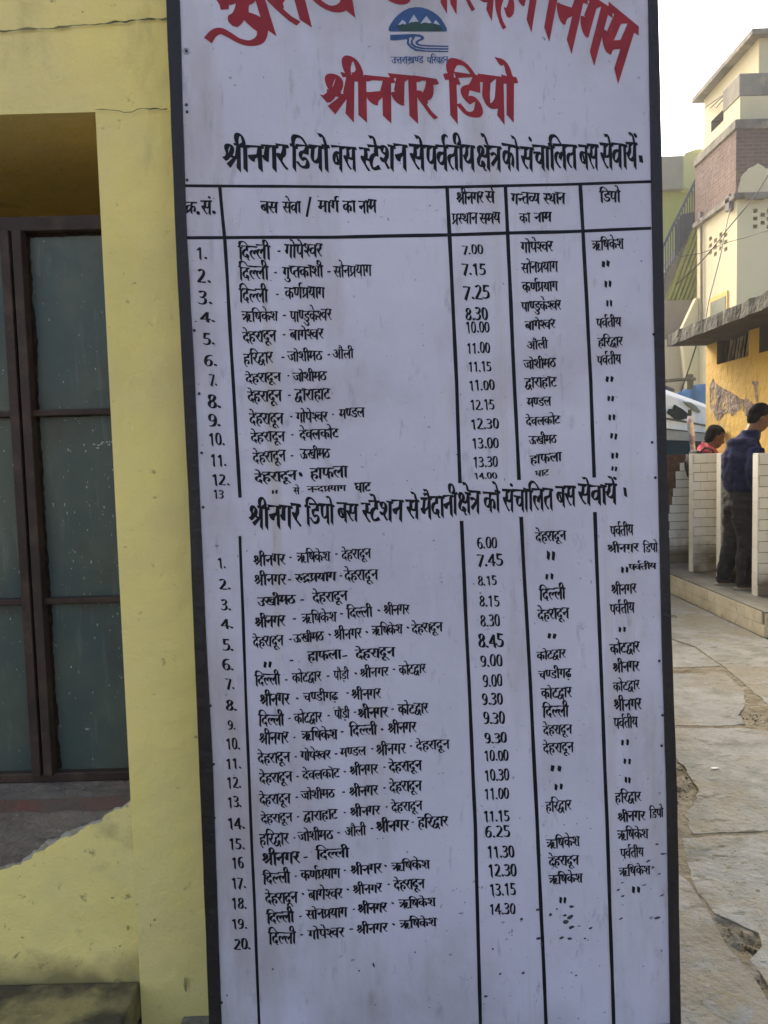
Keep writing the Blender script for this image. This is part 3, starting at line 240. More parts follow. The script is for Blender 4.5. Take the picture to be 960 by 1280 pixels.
380,42 326,-12 272,37 220,87 174,136 133,181 99,222 73,256 55,284 46,305 41,323 40,340 44,358 55,376 75,389 104,393 127,390 148,382 165,368 181,350 199,372 210,398 215,428 217,458 216,486 212,512 207,534 201,551 0,551 0,622 494,622 522,630 552,632 592,628 630,614 665,592 692,561 705,535 713,504 716,469 712,423 698,383 676,349 646,320 608,295 562,274 586,243 614,220 636,211 662,205 694,203 742,208 783,223 819,246 852,275 852,551 770,551 770,622 1036,622 1036,551 933,551 933,-72 852,12 852,180 820,162 783,146 739,136 688,132 644,136 603,146 566,164 533,189 506,221 484,259 434,253 380,251 337,253 292,258 248,267 212,277 191,264 167,253 212,200 264,146 320,92|369,322 408,323 444,325 480,330 519,337 557,352 587,370 608,390 623,413 632,438 635,467 632,498 625,523 612,542 594,557 574,565 551,568 528,565 510,556 498,541 494,521 503,492 530,472 575,461 567,391 527,399 492,413 464,430 443,454 430,483 426,519 427,536 430,551 281,551 288,532 293,511 297,486 298,458 296,419 288,385 277,356 262,333 315,325
255,464 270,464 288,462 307,461 326,459 342,457 354,454 349,381 329,385 306,388 282,390 259,391 221,388 188,379 162,364 143,343 131,318 127,287 131,256 141,231 159,212 182,199 209,191 240,188 284,194 326,210 366,238 400,274 388,312 380,353 418,363 448,375 472,390 489,407 499,430 502,457 499,484 490,509 478,532 465,551 0,551 0,622 937,622 937,551 833,551 833,-72 752,12 752,179 721,162 685,146 643,136 595,132 548,137 507,151 471,174 440,204 415,183 388,162 357,145 322,130 281,121 233,118 183,123 138,139 100,164 71,198 57,224 49,254 46,286 52,339 72,383 104,418 146,444 196,459|471,301 494,258 522,228 544,214 570,206 601,203 648,208 688,224 722,247 752,274 752,551 553,551 569,516 579,481 582,445 575,396 554,355 520,324
519,296 515,251 502,206 483,165 457,126 385,167 404,193 422,224 434,259 438,294 434,326 421,350 400,366 369,371 336,366 304,351 278,320 246,295 208,273 167,254 216,201 272,146 332,93 395,42 341,-12 284,37 230,87 181,136 138,181 102,222 75,256 57,284 46,305 42,323 40,340 44,358 55,376 75,389 104,393 127,390 148,382 165,368 181,349 215,372 238,399 252,431 256,468 255,491 251,514 246,534 239,551 0,551 0,622 577,622 577,551 320,551 329,525 334,494 336,458 336,443 334,429 362,437 392,440 426,436 456,424 482,404 503,375 515,340
42,4 213,81 170,93 131,112 97,139 70,174 56,202 49,235 46,272 50,313 62,348 79,377 102,401 139,426 183,443 234,453 290,456 295,456 295,551 0,551 0,622 534,622 534,551 376,551 376,385 327,385 275,383 234,378 201,369 173,355 153,338 138,317 129,292 126,262 130,229 144,200 166,174 197,155 237,144 287,140 293,140 299,140 305,140 312,141 308,160 306,176 308,197 315,214 327,226 349,236 373,240 399,237 421,229 438,216 455,190 461,162 457,134 446,112 430,97 410,86 423,62 438,36 457,9 480,-24 413,-58 392,-24 373,11 356,44 342,73 82,-66
0,622 563,622 563,551 453,551 471,524 481,495 485,464 476,409 450,364 406,328 440,293 470,254 486,223 496,190 499,152 493,106 476,68 450,38 415,17 374,4 328,0 291,3 254,14 220,30 186,55 153,88 120,130 89,181 59,242 29,313 100,338 129,265 162,200 196,148 234,108 262,89 290,78 320,74 357,79 388,92 402,108 411,131 414,160 408,199 392,236 365,269 329,301 298,296 264,294 259,364 304,368 341,376 368,390 388,409 400,433 404,463 400,491 389,516 372,536 351,551 0,551
170,551 170,-72 89,12 89,551 0,551 0,622 273,622 273,551|80,615 54,650 30,674 8,689 -14,698 -36,702 -61,703 -81,702 -102,697 -123,690 -143,682 -169,751 -146,760 -121,767 -95,772 -67,773 -24,768 13,752 45,726 72,692 76,694 56,740 37,774 17,799 -4,815 -28,824 -57,827 -79,826 -97,823 -112,818 -127,813 -150,882 -108,892 -59,896 -25,893 7,885 34,870 60,850 84,820 106,784 126,737 146,681 165,615
358,222 329,220 300,215 272,207 248,197 205,228 169,263 151,290 141,319 137,352 140,378 147,400 159,418 174,433 199,448 228,458 264,463 308,465 401,465 401,551 0,551 0,622 592,622 592,551 482,551 482,394 298,394 272,393 254,391 242,387 232,381 221,366 217,347 220,325 231,306 246,291 261,277 309,290 362,294 409,290 450,277 485,256 512,228 529,194 534,154 529,112 512,75 485,44 447,19 397,5 337,0 274,5 215,20 162,44 112,76 66,114 25,158 86,207 124,166 163,132 202,106 244,88 289,78 337,74 388,79 424,94 446,118 453,152 450,173 442,191 428,204 399,218|257,-134 261,-112 274,-93 291,-80 312,-76 333,-80 351,-93 363,-112 367,-134 363,-157 351,-176 333,-188 312,-192 291,-188 274,-176 261,-157
307,0 257,3 212,12 170,28 134,48 104,75 79,106 61,143 50,185 46,231 50,275 62,314 82,348 109,378 140,402 177,420 238,439 305,446 305,551 0,551 0,622 577,622 577,551 385,551 385,375 346,375 307,374 274,371 248,366 215,356 188,341 162,319 142,292 130,259 126,221 130,185 140,153 158,126 182,104 212,87 248,75 237,116 233,157 237,190 250,221 270,248 298,270 335,283 380,288 425,283 460,270 488,248 508,221 519,190 523,157 517,113 497,75 466,44 422,19 370,5|306,140 310,104 323,70 357,73 387,81 413,94 432,111 444,132 448,157 444,184 430,204 410,217 385,221 353,216 328,200 312,174|221,-134 225,-112 238,-93 255,-80 276,-76 297,-80 315,-93 327,-112 331,-134 327,-157 315,-176 297,-188 276,-192 255,-188 238,-176 225,-157
341,-12 297,28 256,68 221,109 194,151 176,195 170,242 173,269 182,292 195,313 210,329 38,327 38,399 511,399 511,551 0,551 0,622 696,622 696,551 592,551 592,-72 511,12 511,328 395,328 352,326 320,322 295,313 274,299 261,283 254,263 251,237 255,205 267,173 288,142 316,111 352,77 395,40"""
WORDS="""0,0,0;1,259,0;2,779,0;3,1279,0;4,1957,0 0 2230
5,0,0;6,563,0;7,822,0;8,1390,0;9,1390,0;10,1797,0;11,2353,0 0 2777
5,0,0;12,563,0;13,563,0;14,871,0;15,1441,0;16,2203,0;17,2462,0;4,3142,0 0 3415
18,0,0;6,676,0;19,935,0;20,1490,0;21,2058,0;16,2638,0;5,2897,0 0 3475
15,0,0;22,762,0;23,1485,0;20,1485,0;21,2053,0;16,2633,0;5,2892,0 0 3470
24,0,0;0,853,0;25,1112,0;15,1690,0;8,2231,0;17,2452,0 0 3147
7,0,0;16,568,0;26,827,0;27,1294,0;12,1794,0;15,1871,0;8,2412,0;9,2633,0;10,3040,0;11,3596,0 0 4020
1,0,0;8,465,0;28,520,0;11,1051,0;16,1460,0;29,1719,0;19,2239,0 0 2808
30,0,0;16,571,0;5,830,0;8,1393,0;9,1393,0;10,1800,0;11,2356,0 0 2780
28,0,0;0,531,0;11,790,0;31,1199,0;16,1819,0;11,2078,0 0 2502
32,0,0;6,742,0;17,1001,0;4,1681,0;33,1940,0;34,2538,0 0 3138
35,0,0;3,1023,0;4,1701,0 29 1974
31,0,0;16,620,0;11,879,0;16,1288,0;28,1547,0;16,2078,0;36,2337,0 0 2856
33,0,0;26,598,0;27,1065,0;3,1642,0 -12 2335
1,0,0;8,465,0;10,520,0;3,1076,0;15,1754,0;6,2516,0;36,2775,0 0 3294
37,0,0;38,765,0;4,1583,0;33,1842,0;34,2440,0 0 3040
39,0,0 72 196
28,0,0;16,531,0;40,790,0;3,1561,0;16,2239,0 0 2512
41,0,0;41,340,0 46 539
18,0,0;8,676,0 0 691
19,0,0;42,555,0;1,913,0;20,1433,0;21,2001,0;16,2581,0;5,2840,0 0 3418
43,0,0;16,591,0;36,850,0 0 1369
44,0,0;39,551,0 87 747
45,0,0;39,551,0 47 747
46,0,0;39,551,0 40 747
47,0,0;39,551,0 11 747
48,0,0;39,551,0 64 747
49,0,0;39,551,0 55 747
50,0,0;39,551,0 44 747
51,0,0;39,551,0 52 747
52,0,0;39,551,0 52 747
44,0,0;53,551,0;39,1102,0 87 1298
44,0,0;44,551,0;39,1102,0 87 1298
44,0,0;45,551,0;39,1102,0 87 1298
44,0,0;46,551,0 87 1042
50,0,0;39,551,0;53,819,0;53,1370,0 44 1874
50,0,0;39,551,0;44,819,0;48,1370,0 44 1865
50,0,0;39,551,0;45,819,0;48,1370,0 44 1865
51,0,0;39,551,0;46,819,0;53,1370,0 52 1874
44,0,0;53,551,0;39,1102,0;53,1370,0;53,1921,0 87 2425
44,0,0;44,551,0;39,1102,0;53,1370,0;53,1921,0 87 2425
44,0,0;44,551,0;39,1102,0;44,1370,0;48,1921,0 87 2416
44,0,0;45,551,0;39,1102,0;44,1370,0;48,1921,0 87 2416
44,0,0;45,551,0;39,1102,0;46,1370,0;53,1921,0 87 2425
44,0,0;46,551,0;39,1102,0;53,1370,0;53,1921,0 87 2425
44,0,0;46,551,0;39,1102,0;46,1370,0;53,1921,0 87 2425
44,0,0;47,551,0;39,1102,0;53,1370,0;53,1921,0 87 2425
7,0,0;10,568,0;23,1124,0;14,1124,0;4,1694,0;21,1953,0 0 2548
54,0,0;4,707,0;19,966,0;5,1521,0;11,2084,0 28 2508
0,0,0;27,259,0;7,836,0;6,1404,0 0 1677
30,0,0;18,571,0 0 1262
55,0,0;36,389,0;8,849,0;17,893,0;19,1573,0 0 2142
56,0,0;8,712,0;57,712,0 46 1278
15,0,0;6,762,0 0 1035
18,0,0;58,676,0;59,676,0;16,1310,0;0,1569,0;3,1828,0;14,2506,0 0 3090
18,0,0;8,676,0;10,676,0;16,1232,0;21,1491,0;60,2071,0 0 2086
61,0,0 194 275
33,0,0;62,598,0;1,598,0;16,1118,0;19,1377,0;4,1932,0 -12 2205
63,0,0 0 777
18,0,0;58,676,0 0 691
18,0,0;8,676,0;10,676,0;16,1232,0 0 1505
64,0,0 42 387
33,0,0;16,598,0;5,857,0;23,1420,0 -12 1441
15,0,0;16,762,0 0 1035
19,0,0;16,555,0;33,814,0 0 1426
20,0,0;65,568,0;16,1590,0;19,1849,0 0 2418
18,0,0;33,676,0;21,1274,0 0 1869
5,0,0;42,563,0;14,921,0;66,1491,0 0 2428
65,0,0;16,1022,0;19,1281,0 0 1850
67,0,0;68,563,0;20,1083,0;21,1651,0;16,2231,0;5,2490,0 0 3068
69,0,0;38,548,0;4,1366,0;33,1625,0;34,2223,0 0 2823
15,0,0;6,762,0;36,1021,0;31,1525,0;16,2145,0;11,2404,0 0 2828
7,0,0;70,568,0;71,827,0;4,1404,0 0 1677
59,0,0;26,634,0;27,1101,0;4,1678,0;5,1937,0;72,2500,0 0 3077
44,0,0;46,551,0;39,1102,0 87 1298
44,0,0;47,551,0;39,1102,0 87 1298
44,0,0;48,551,0;39,1102,0 87 1298
44,0,0;49,551,0 87 1056
44,0,0;50,551,0;39,1102,0 87 1298
44,0,0;51,551,0;39,1102,0 87 1298
44,0,0;52,551,0;39,1102,0 87 1298
45,0,0;53,551,0;39,1102,0 47 1298
49,0,0;39,551,0;53,819,0;53,1370,0 55 1874
50,0,0;39,551,0;47,819,0;48,1370,0 44 1865
51,0,0;39,551,0;44,819,0;48,1370,0 52 1865
51,0,0;39,551,0;47,819,0;48,1370,0 52 1865
52,0,0;39,551,0;53,819,0;53,1370,0 52 1874
52,0,0;39,551,0;46,819,0;53,1370,0 52 1874
44,0,0;53,551,0;39,1102,0;46,1370,0;53,1921,0 87 2425
49,0,0;39,551,0;45,819,0;48,1370,0 55 1865
44,0,0;44,551,0;39,1102,0;46,1370,0;53,1921,0 87 2425
44,0,0;46,551,0;39,1102,0;44,1370,0;48,1921,0 87 2416
44,0,0;47,551,0;39,1102,0;46,1370,0;53,1921,0 87 2425
69,0,0;73,548,0;11,1229,0;16,1638,0;38,1897,0;26,2715,0;27,3182,0 0 3774
7,0,0;0,568,0;11,827,0;10,1236,0;28,1792,0;19,2323,0 0 2892
0,0,0;19,259,0;5,814,0;33,1377,0 0 1989"""
ENTRIES="""0 0 -449 674.2 78.1 -0.5 -0.2 -35.9 0 622 -50
-1 0 -353 660.3 -345.1 660.7 0 -4.2 0
1 0 -334 674.2 92.3 0.5 -0.1 -34 0 622 -50
0 1 -449.7 623.3 72.3 -0.4 -0.2 -34.7 0 622 -50
-1 1 -362.9 608.1 -356.3 608.6 0 -4.2 0
2 1 -341.3 620.7 99 0.9 -0.1 -29.5 0 622 -50
-1 1 -231.6 607 -223 607.4 0 -4.2 0
3 1 -215.9 619.7 94.2 1 -0 -29.6 0 622 -50
0 2 -450.6 569 69.7 -1.1 -0.2 -35.4 0 622 -50
-1 2 -360.4 554.3 -353.7 554.8 0 -4.2 0
4 2 -338.1 568.2 97.8 -0.5 -0.1 -28.2 0 622 -50
5 3 -446.3 511.9 88.9 1 -0.1 -26.3 0 622 -50
-1 3 -345.9 502.1 -337.9 502.5 0 -4.2 0
6 3 -327.7 510.8 102.6 2 -0.1 -28.3 0 622 -50
7 4 -446.2 462.6 82.5 2.4 -0.1 -28.3 0 622 -50
-1 4 -347.7 454.7 -341 455.2 0 -4.2 0
8 4 -329.5 464.1 82.8 1.1 -0.1 -26.4 0 622 -50
9 5 -446.4 408.7 72 2.6 -0.1 -28.3 0 622 -50
-1 5 -353.1 398.9 -345.1 399.3 0 -4.2 0
10 5 -337.5 409 86.2 2.9 -0.1 -25.1 0 622 -50
-1 5 -238.4 402.3 -231.7 402.7 0 -4.2 0
11 5 -224.8 411.1 51.3 2.6 -0 -23.8 0 622 -50
7 6 -443.8 357.9 87.3 3.4 -0.1 -23.8 0 622 -50
-1 6 -339.6 353.6 -335 353.4 0 -4.2 0
10 6 -326.2 359.1 84.2 0.9 -0.1 -23.8 0 622 -50
7 7 -440.3 314.2 84 2.8 -0.1 -28.4 0 622 -50
-1 7 -340.1 304.6 -333.5 305.1 0 -4.2 0
12 7 -323.1 317.4 87.6 0.7 -0.1 -29.8 0 622 -50
7 8 -437.8 259.3 84.1 0.7 -0.1 -28.5 0 622 -50
-1 8 -336.8 251.5 -331.5 252 0 -4.2 0
1 8 -322 259 78.4 0.3 -0.1 -25.9 0 622 -50
-1 8 -232.5 253.6 -227.8 254.2 0 -4.2 0
13 8 -214.1 265 62.7 2.1 -0 -25.3 0 622 -50
7 9 -436.3 212.9 84.9 2.6 -0.1 -26.5 0 622 -50
-1 9 -335.9 206.4 -330.6 206.9 0 -4.2 0
14 9 -315 215 96.6 3 -0.1 -25.9 0 622 -50
7 10 -433 163.7 81 3.4 -0.1 -28.6 0 622 -50
-1 10 -339.2 154 -332.5 154.4 0 -4.2 0
15 10 -315.4 167.2 74.6 1.6 -0.1 -26.6 0 622 -50
7 11 -430.4 111.1 104.4 5.8 -0.1 -25.9 0 622 -50
16 11 -319.5 111.4 7.3 -0.2 -0 -12 0 121 -14
17 11 -291.9 119.8 92.8 2.3 -0.1 -29.3 0 622 -50
18 12 -388.9 68.4 13.3 -0.5 -0 -9.3 0 116 -129
19 12 -335.6 73.2 14.6 0.2 -0 -18 0 622 -50
20 12 -300.9 74.7 96.8 1.4 -0 -16 0 622 -50
21 12 -182 78.7 40.2 2.7 -0 -25.4 0 622 -50
22 13 -549.2 672.6 22.9 0.2 -0.2 -31.9 0 714 -72
23 14 -550.1 619.2 28.1 0.2 -0.2 -33.9 0 724 -14
24 15 -550.2 568.2 29.5 0.1 -0.2 -35.3 0 724 -14
25 16 -547.3 513.2 32.8 0.1 -0.2 -26.2 0 718 -72
26 17 -542.8 463.3 26.2 0.1 -0.2 -30.8 0 714 -14
27 18 -541.7 409.4 28.9 0.1 -0.2 -29.6 0 724 -14
28 19 -532.6 359.8 17.8 0 -0.2 -29.6 0 714 -72
29 20 -537.9 310.5 29.6 0 -0.2 -34.3 0 725 -14
30 21 -538.5 264.3 28.3 -0 -0.2 -33 0 724 -14
31 22 -538.5 214.7 36.3 -0 -0.2 -33.1 0 725 -72
32 23 -536.1 161.7 36.9 -0.1 -0.2 -31.8 0 714 -72
33 24 -534.8 113.2 39.6 -0.1 -0.2 -31.2 0 724 -72
34 25 -533.1 73.3 23.8 -0.1 -0.1 -23.3 0 724 -72
35 26 107.8 663 50.2 0.3 0.1 -25.4 0 725 -72
36 27 105.2 617.9 58.4 0.3 0.1 -32.2 0 714 -72
37 28 106.6 562.8 64.8 0.3 0.2 -37.9 0 724 -72
38 29 111.2 508 53.5 0.2 0.2 -32.3 0 725 -14
39 30 111.4 472 57.3 0.2 0.1 -29.3 0 725 -72
40 31 112.9 420.9 55.5 0.1 0.1 -29.3 0 725 -72
41 32 115.2 372.8 54.9 0.1 0.1 -26.9 0 714 -72
40 33 115.1 326.6 61.9 0 0.1 -27.5 0 725 -72
42 34 116.8 278.3 58.2 -0 0.1 -28.2 0 724 -72
43 35 116.6 230.1 68.3 -0.1 0.1 -28.9 0 725 -72
44 36 118.3 182.3 65.2 -0.1 0.1 -29.5 0 725 -72
45 37 120 133.9 60.2 -0.2 0.1 -28.3 0 725 -72
46 38 120.7 94.8 55.8 -0.2 0.1 -17.6 0 725 -72
1 39 254.5 666.5 80.2 1.9 0.2 -27.3 0 622 -50
3 40 254.3 615.6 91.7 2.8 0.2 -27.3 0 622 -50
4 41 254.8 566.6 89.9 2.2 0.2 -25.5 0 622 -50
6 42 251.5 518.7 100.1 2.4 0.2 -24.9 0 622 -50
8 43 259.6 469.9 76.1 3 0.2 -23.1 0 622 -50
11 44 263.3 419.9 52.1 3.6 0.2 -22.5 0 622 -50
10 45 253.1 373.3 81.9 2.7 0.2 -23.8 0 622 -50
12 46 254.3 328.8 80.7 1.4 0.2 -26.3 0 622 -50
13 47 259.2 277.2 60.4 2.6 0.2 -23.2 0 622 -50
14 48 254.7 229 87.3 3.6 0.2 -22 0 622 -50
15 49 261 181.6 70.1 2.8 0.2 -22.7 0 622 -50
17 50 263.4 133.6 79.8 6.2 0.2 -23.4 0 622 -50
21 51 275.1 94.1 34.5 3.3 0.1 -15.8 0 622 -50
5 52 434.8 667.4 79.5 1.9 0.3 -26.1 0 622 -50
47 53 440.6 471.4 62.6 3.4 0.2 -23.8 0 622 -50
9 54 443.2 423.1 63.2 2.7 0.2 -23.8 0 622 -50
47 55 440.1 378.7 60.7 2.7 0.2 -24.5 0 622 -50
18 56 458.9 615.8 19.1 -0.4 0.2 -15 0 116 -129
18 57 465.2 565.8 15.9 -0.4 0.2 -15 0 116 -129
18 58 467.2 517 13.4 -0.3 0.2 -15 0 116 -129
18 59 462.4 326.5 17.9 -0.5 0.1 -13.8 0 116 -129
18 60 462.4 325.9 17.9 -0.5 0.1 -12 0 116 -129
18 61 464.4 277.4 16 -0.5 0.1 -12.6 0 116 -129
18 62 467 230 16 -0.5 0.1 -13.9 0 116 -129
18 63 470.3 182.6 16 -0.5 0.1 -13.9 0 116 -129
18 64 471 133.2 17.3 -0.6 0.1 -13.9 0 116 -129
18 65 470.2 99 14.1 -0.5 0.1 -11.4 0 116 -129
48 66 -475.1 919.7 156.9 -1.6 -0.3 -63.5 1 622 -50
49 66 -310.3 918 93.3 -1.7 -0.2 -65 1 622 -50
50 66 -208.6 914.2 58 -0.4 -0 -62.5 1 622 -50
51 66 -139.5 911.6 116.4 -0.2 0 -63.2 1 622 -50
19 66 -16.4 911.3 37.1 -0.7 0.2 -62 1 622 -50
47 66 22.7 910 121.8 -0.3 0.2 -64.7 1 622 -50
52 66 151.1 907.6 59.5 0.2 0.3 -63.6 1 622 -50
53 66 214.6 907.1 41.5 -0.8 0.4 -63.6 1 622 -50
54 66 260.7 904.9 139.7 1.4 0.4 -62.4 1 622 -50
50 66 407.2 904.9 48.5 0.4 0.6 -63.9 1 622 -50
55 66 461.1 905.2 92.7 2.3 0.7 -63.9 1 622 -50
56 67 561.8 875.7 4.7 -0.1 0.2 -19.1 1 622 -72
48 68 -446.8 31 126.8 -2.4 -0.3 -58.7 1 622 -50
49 68 -307.3 28.9 71.4 0.9 -0.1 -52.8 1 622 -50
50 68 -227.9 28.8 52.2 1.5 -0 -48.9 1 622 -50
51 68 -165.7 29.3 104.2 5.1 0 -55 1 622 -50
19 68 -54.1 34.1 31.6 0.3 0.1 -51.1 1 622 -50
57 68 -17.1 34.9 91.4 11 0.1 -56.5 1 622 -50
52 68 78 45.8 55.2 1.3 0.2 -56.2 1 622 -50
53 68 141.4 44.9 41.3 0.5 0.3 -52.4 1 622 -50
54 68 191 47.7 126.9 3.3 0.3 -56.9 1 622 -50
50 68 326.2 52.5 49.9 2.1 0.4 -53.2 1 622 -50
55 68 383.8 54.4 97.5 1.1 0.5 -52.7 1 622 -50
56 68 501.6 43.4 3.9 -0.1 0.3 -23.5 1 622 -72
58 69 -573.2 784.3 26.7 0.7 -0.2 -29.9 0 622 -50
16 69 -545.5 762.3 6.5 -0.1 -0.1 -9.7 0 121 -14
59 69 -534.8 784.8 24.9 1.4 -0.2 -34.4 0 622 -50
16 69 -508.2 762.8 6.5 -0.1 -0.1 -9.7 0 121 -14
50 70 -389.7 780.5 42.7 0.4 -0.1 -30 0 622 -50
60 70 -335.3 779.3 44.1 1 -0.1 -30 0 622 -50
61 70 -279 791.2 15.1 -0.3 -0.1 -48.9 0 833 -166
62 70 -247.8 779.5 50.8 0.2 -0 -29.4 0 622 -50
63 70 -187.1 778.9 31.1 0 -0 -30.7 0 622 -50
64 70 -147.4 778.7 43.1 1.1 0 -33.4 0 622 -50
48 71 96.9 793.3 66.8 1.3 0.1 -29.6 0 622 -50
19 72 169.1 793.8 22.1 0.9 0.2 -29.6 0 622 -50
65 73 83.9 741 63.6 1.9 0.1 -28.3 0 622 -50
66 74 152.8 741.5 50.9 0.9 0.2 -28.3 0 622 -50
67 75 233.9 787.9 70.5 1.2 0.2 -29 0 622 -50
68 76 314.5 787.5 54.5 0.2 0.2 -29 0 622 -50
63 77 252.6 738.7 26.9 0.7 0.2 -25.1 0 622 -50
64 78 290.3 738.6 43.1 1.1 0.2 -24.4 0 622 -50
49 79 456.8 788.6 52.1 0.9 0.3 -29.1 0 622 -50
48 80 -440.6 -92.5 77.8 0.7 -0.1 -29.2 0 622 -50
-1 80 -352.5 -100 -346.1 -99.5 0 -4.2 0
5 80 -333 -91.5 83.1 1.9 -0.1 -26.4 0 622 -50
-1 80 -237.3 -95.7 -230.9 -95.3 0 -4.2 0
7 80 -220.7 -89.2 72.8 3 -0 -25.7 0 622 -50
48 81 -441.2 -142.3 79.3 -0.2 -0.1 -28.5 0 622 -50
-1 81 -358.2 -156.2 -349.6 -155.8 0 -4.2 0
69 81 -338.6 -144.8 101.7 3.3 -0.1 -22.9 0 622 -50
-1 81 -228.7 -151.1 -221.5 -150.6 0 -4.2 0
7 81 -216.2 -140.8 84.3 2.5 -0 -28.6 0 622 -50
70 82 -434.9 -199.6 94.4 4.2 -0.1 -24.3 0 622 -50
-1 82 -328.9 -208 -319.6 -207.7 0 -4.2 0
7 82 -297.8 -194.9 87.8 5.2 -0.1 -26.5 0 622 -50
48 83 -443.9 -247.8 75.2 2 -0.1 -28.6 0 622 -50
-1 83 -349.8 -255.2 -341.3 -254.8 0 -4.2 0
5 83 -326.8 -246.1 87.7 3 -0.1 -25.1 0 622 -50
-1 83 -230.7 -247 -222.8 -246.6 0 -4.2 0
0 83 -213.8 -235.5 64.4 2.5 -0 -27.3 0 622 -50
16 83 -136.2 -241.5 5 -0.2 0 -5.8 0 121 -14
48 83 -120.1 -232.7 64.6 1.8 0 -25.2 0 622 -50
7 84 -450.8 -299.1 76 2.6 -0.1 -27.2 0 622 -50
-1 84 -361 -306.3 -353.9 -305.9 0 -4.2 0
15 84 -350 -296 77 4 -0.1 -23.7 0 622 -50
16 84 -261 -296.8 5 -0.2 -0 -5.7 0 121 -14
48 84 -246.5 -289.5 68.7 2.2 -0 -25.9 0 622 -50
16 84 -166.6 -294.2 5 -0.2 0 -5.8 0 121 -14
5 84 -151.2 -284.7 76.8 2.7 0 -23.8 0 622 -50
16 84 -63.9 -287.5 5 -0.2 0 -5.8 0 121 -14
7 84 -50.8 -283 77.8 3.4 0 -25.2 0 622 -50
18 85 -424.9 -361.8 17.7 -0.7 -0.1 -14.4 0 116 -129
-1 85 -360.9 -360.2 -351.7 -359.9 0 -4.2 0
17 85 -315.4 -342 83.6 4.4 -0.1 -25.9 0 622 -50
-1 85 -228.8 -355 -215.9 -353.3 0 -4.2 0
7 85 -194.7 -342 99.1 5.3 -0 -25.9 0 622 -50
0 86 -449.7 -396 62.6 2.4 -0.1 -28.7 0 622 -50
-1 86 -374.8 -408.5 -368.4 -408.1 0 -4.2 0
71 86 -356.5 -394.9 72.8 2.7 -0.1 -25.2 0 622 -50
-1 86 -269.9 -403.7 -262.7 -403.2 0 -4.2 0
72 86 -251.6 -392.9 37.9 1.3 -0 -24.5 0 622 -50
16 86 -198.9 -398 5 -0.2 -0 -5.8 0 121 -14
48 86 -185 -390.7 71.8 2.7 -0 -23.8 0 622 -50
-1 86 -102.6 -393.5 -96.1 -393 0 -4.2 0
71 86 -86.5 -386.2 67 2.2 0 -25.3 0 622 -50
48 87 -438.8 -444.2 73.3 0.4 -0.1 -31 0 622 -50
16 87 -348.9 -456.1 5 -0.2 -0 -5.8 0 121 -14
73 87 -329.9 -446.1 87.2 1.3 -0.1 -23.8 0 622 -50
-1 87 -221.4 -448.7 -215.7 -448.2 0 -4.2 0
48 87 -208.3 -443.5 73.2 1.9 -0 -26.7 0 622 -50
0 88 -444.4 -497.3 62.7 0.8 -0.1 -29.6 0 622 -50
-1 88 -370 -507.1 -364.3 -506.6 0 -4.2 0
71 88 -355.4 -496.2 70 1.2 -0.1 -27.4 0 622 -50
-1 88 -271.4 -504.3 -265.6 -503.8 0 -4.2 0
72 88 -253.8 -492.8 38 1.9 -0 -24.6 0 622 -50
-1 88 -204.6 -498.6 -198.8 -498.1 0 -4.2 0
48 88 -194.3 -491.8 75.5 2.4 -0 -27.5 0 622 -50
-1 88 -109.6 -494.8 -103.1 -494.4 0 -4.2 0
71 88 -92.1 -486.9 75.8 2.5 0 -26.8 0 622 -50
48 89 -444.1 -542.8 72.7 1 -0.1 -30.3 0 622 -50
-1 89 -359 -556 -354 -555.5 0 -4.2 0
5 89 -337.8 -542.5 89.5 1 -0.1 -26 0 622 -50
-1 89 -239.3 -547 -232.1 -546.6 0 -4.2 0
0 89 -217.3 -535.7 69.7 1.9 -0 -26.8 0 622 -50
16 89 -135.8 -544.5 5 -0.2 0 -5.8 0 121 -14
48 89 -118.8 -532.9 70.7 2.6 0 -28.3 0 622 -50
7 90 -450.4 -595.9 80.6 2 -0.1 -26.8 0 622 -50
-1 90 -358 -605.3 -352.3 -604.9 0 -4.2 0
1 90 -342.7 -595.2 75.2 1.6 -0.1 -23.9 0 622 -50
-1 90 -257 -602.8 -249.8 -602.4 0 -4.2 0
13 90 -242.2 -590.4 64.7 2.1 -0 -24 0 622 -50
-1 90 -164.1 -594 -158.3 -593.5 0 -4.2 0
48 90 -150.9 -587.3 74.3 1.7 0 -27.6 0 622 -50
-1 90 -66 -591.3 -59.5 -590.8 0 -4.2 0
7 90 -49.8 -582.5 85.4 2.6 0 -24.8 0 622 -50
7 91 -448.1 -646.7 81.5 2.7 -0.1 -26.8 0 622 -50
-1 91 -355.7 -656.2 -349.2 -655.8 0 -4.2 0
14 91 -339.5 -644.6 93.2 2.1 -0.1 -24 0 622 -50
-1 91 -235.7 -649.5 -230 -649.1 0 -4.2 0
48 91 -219.5 -637.2 70.6 2.5 -0 -26.2 0 622 -50
-1 91 -134.8 -642.7 -129 -642.2 0 -4.2 0
7 91 -120.1 -633.2 83.1 2.7 0 -26.2 0 622 -50
7 92 -450.2 -700.3 77.9 1.3 -0.1 -27.6 0 622 -50
-1 92 -359.8 -709 -353.3 -708.6 0 -4.2 0
10 92 -345 -695.9 84.7 2.5 -0.1 -23.3 0 622 -50
-1 92 -241.2 -701.7 -234 -701.3 0 -4.2 0
48 92 -222.8 -690.9 72 1.6 -0 -26.2 0 622 -50
-1 92 -136.6 -695.8 -130.8 -695.3 0 -4.2 0
7 92 -120.4 -684.9 81.7 2.7 0 -27 0 622 -50
7 93 -448.6 -751.9 78.7 2.7 -0.1 -24 0 622 -50
-1 93 -358.1 -759.3 -352.4 -758.9 0 -4.2 0
12 93 -341.2 -747.8 85.5 1.6 -0.1 -26.2 0 622 -50
-1 93 -239.5 -754.2 -233.7 -753.8 0 -4.2 0
48 93 -222.6 -744.9 75.8 2.9 -0 -24.1 0 622 -50
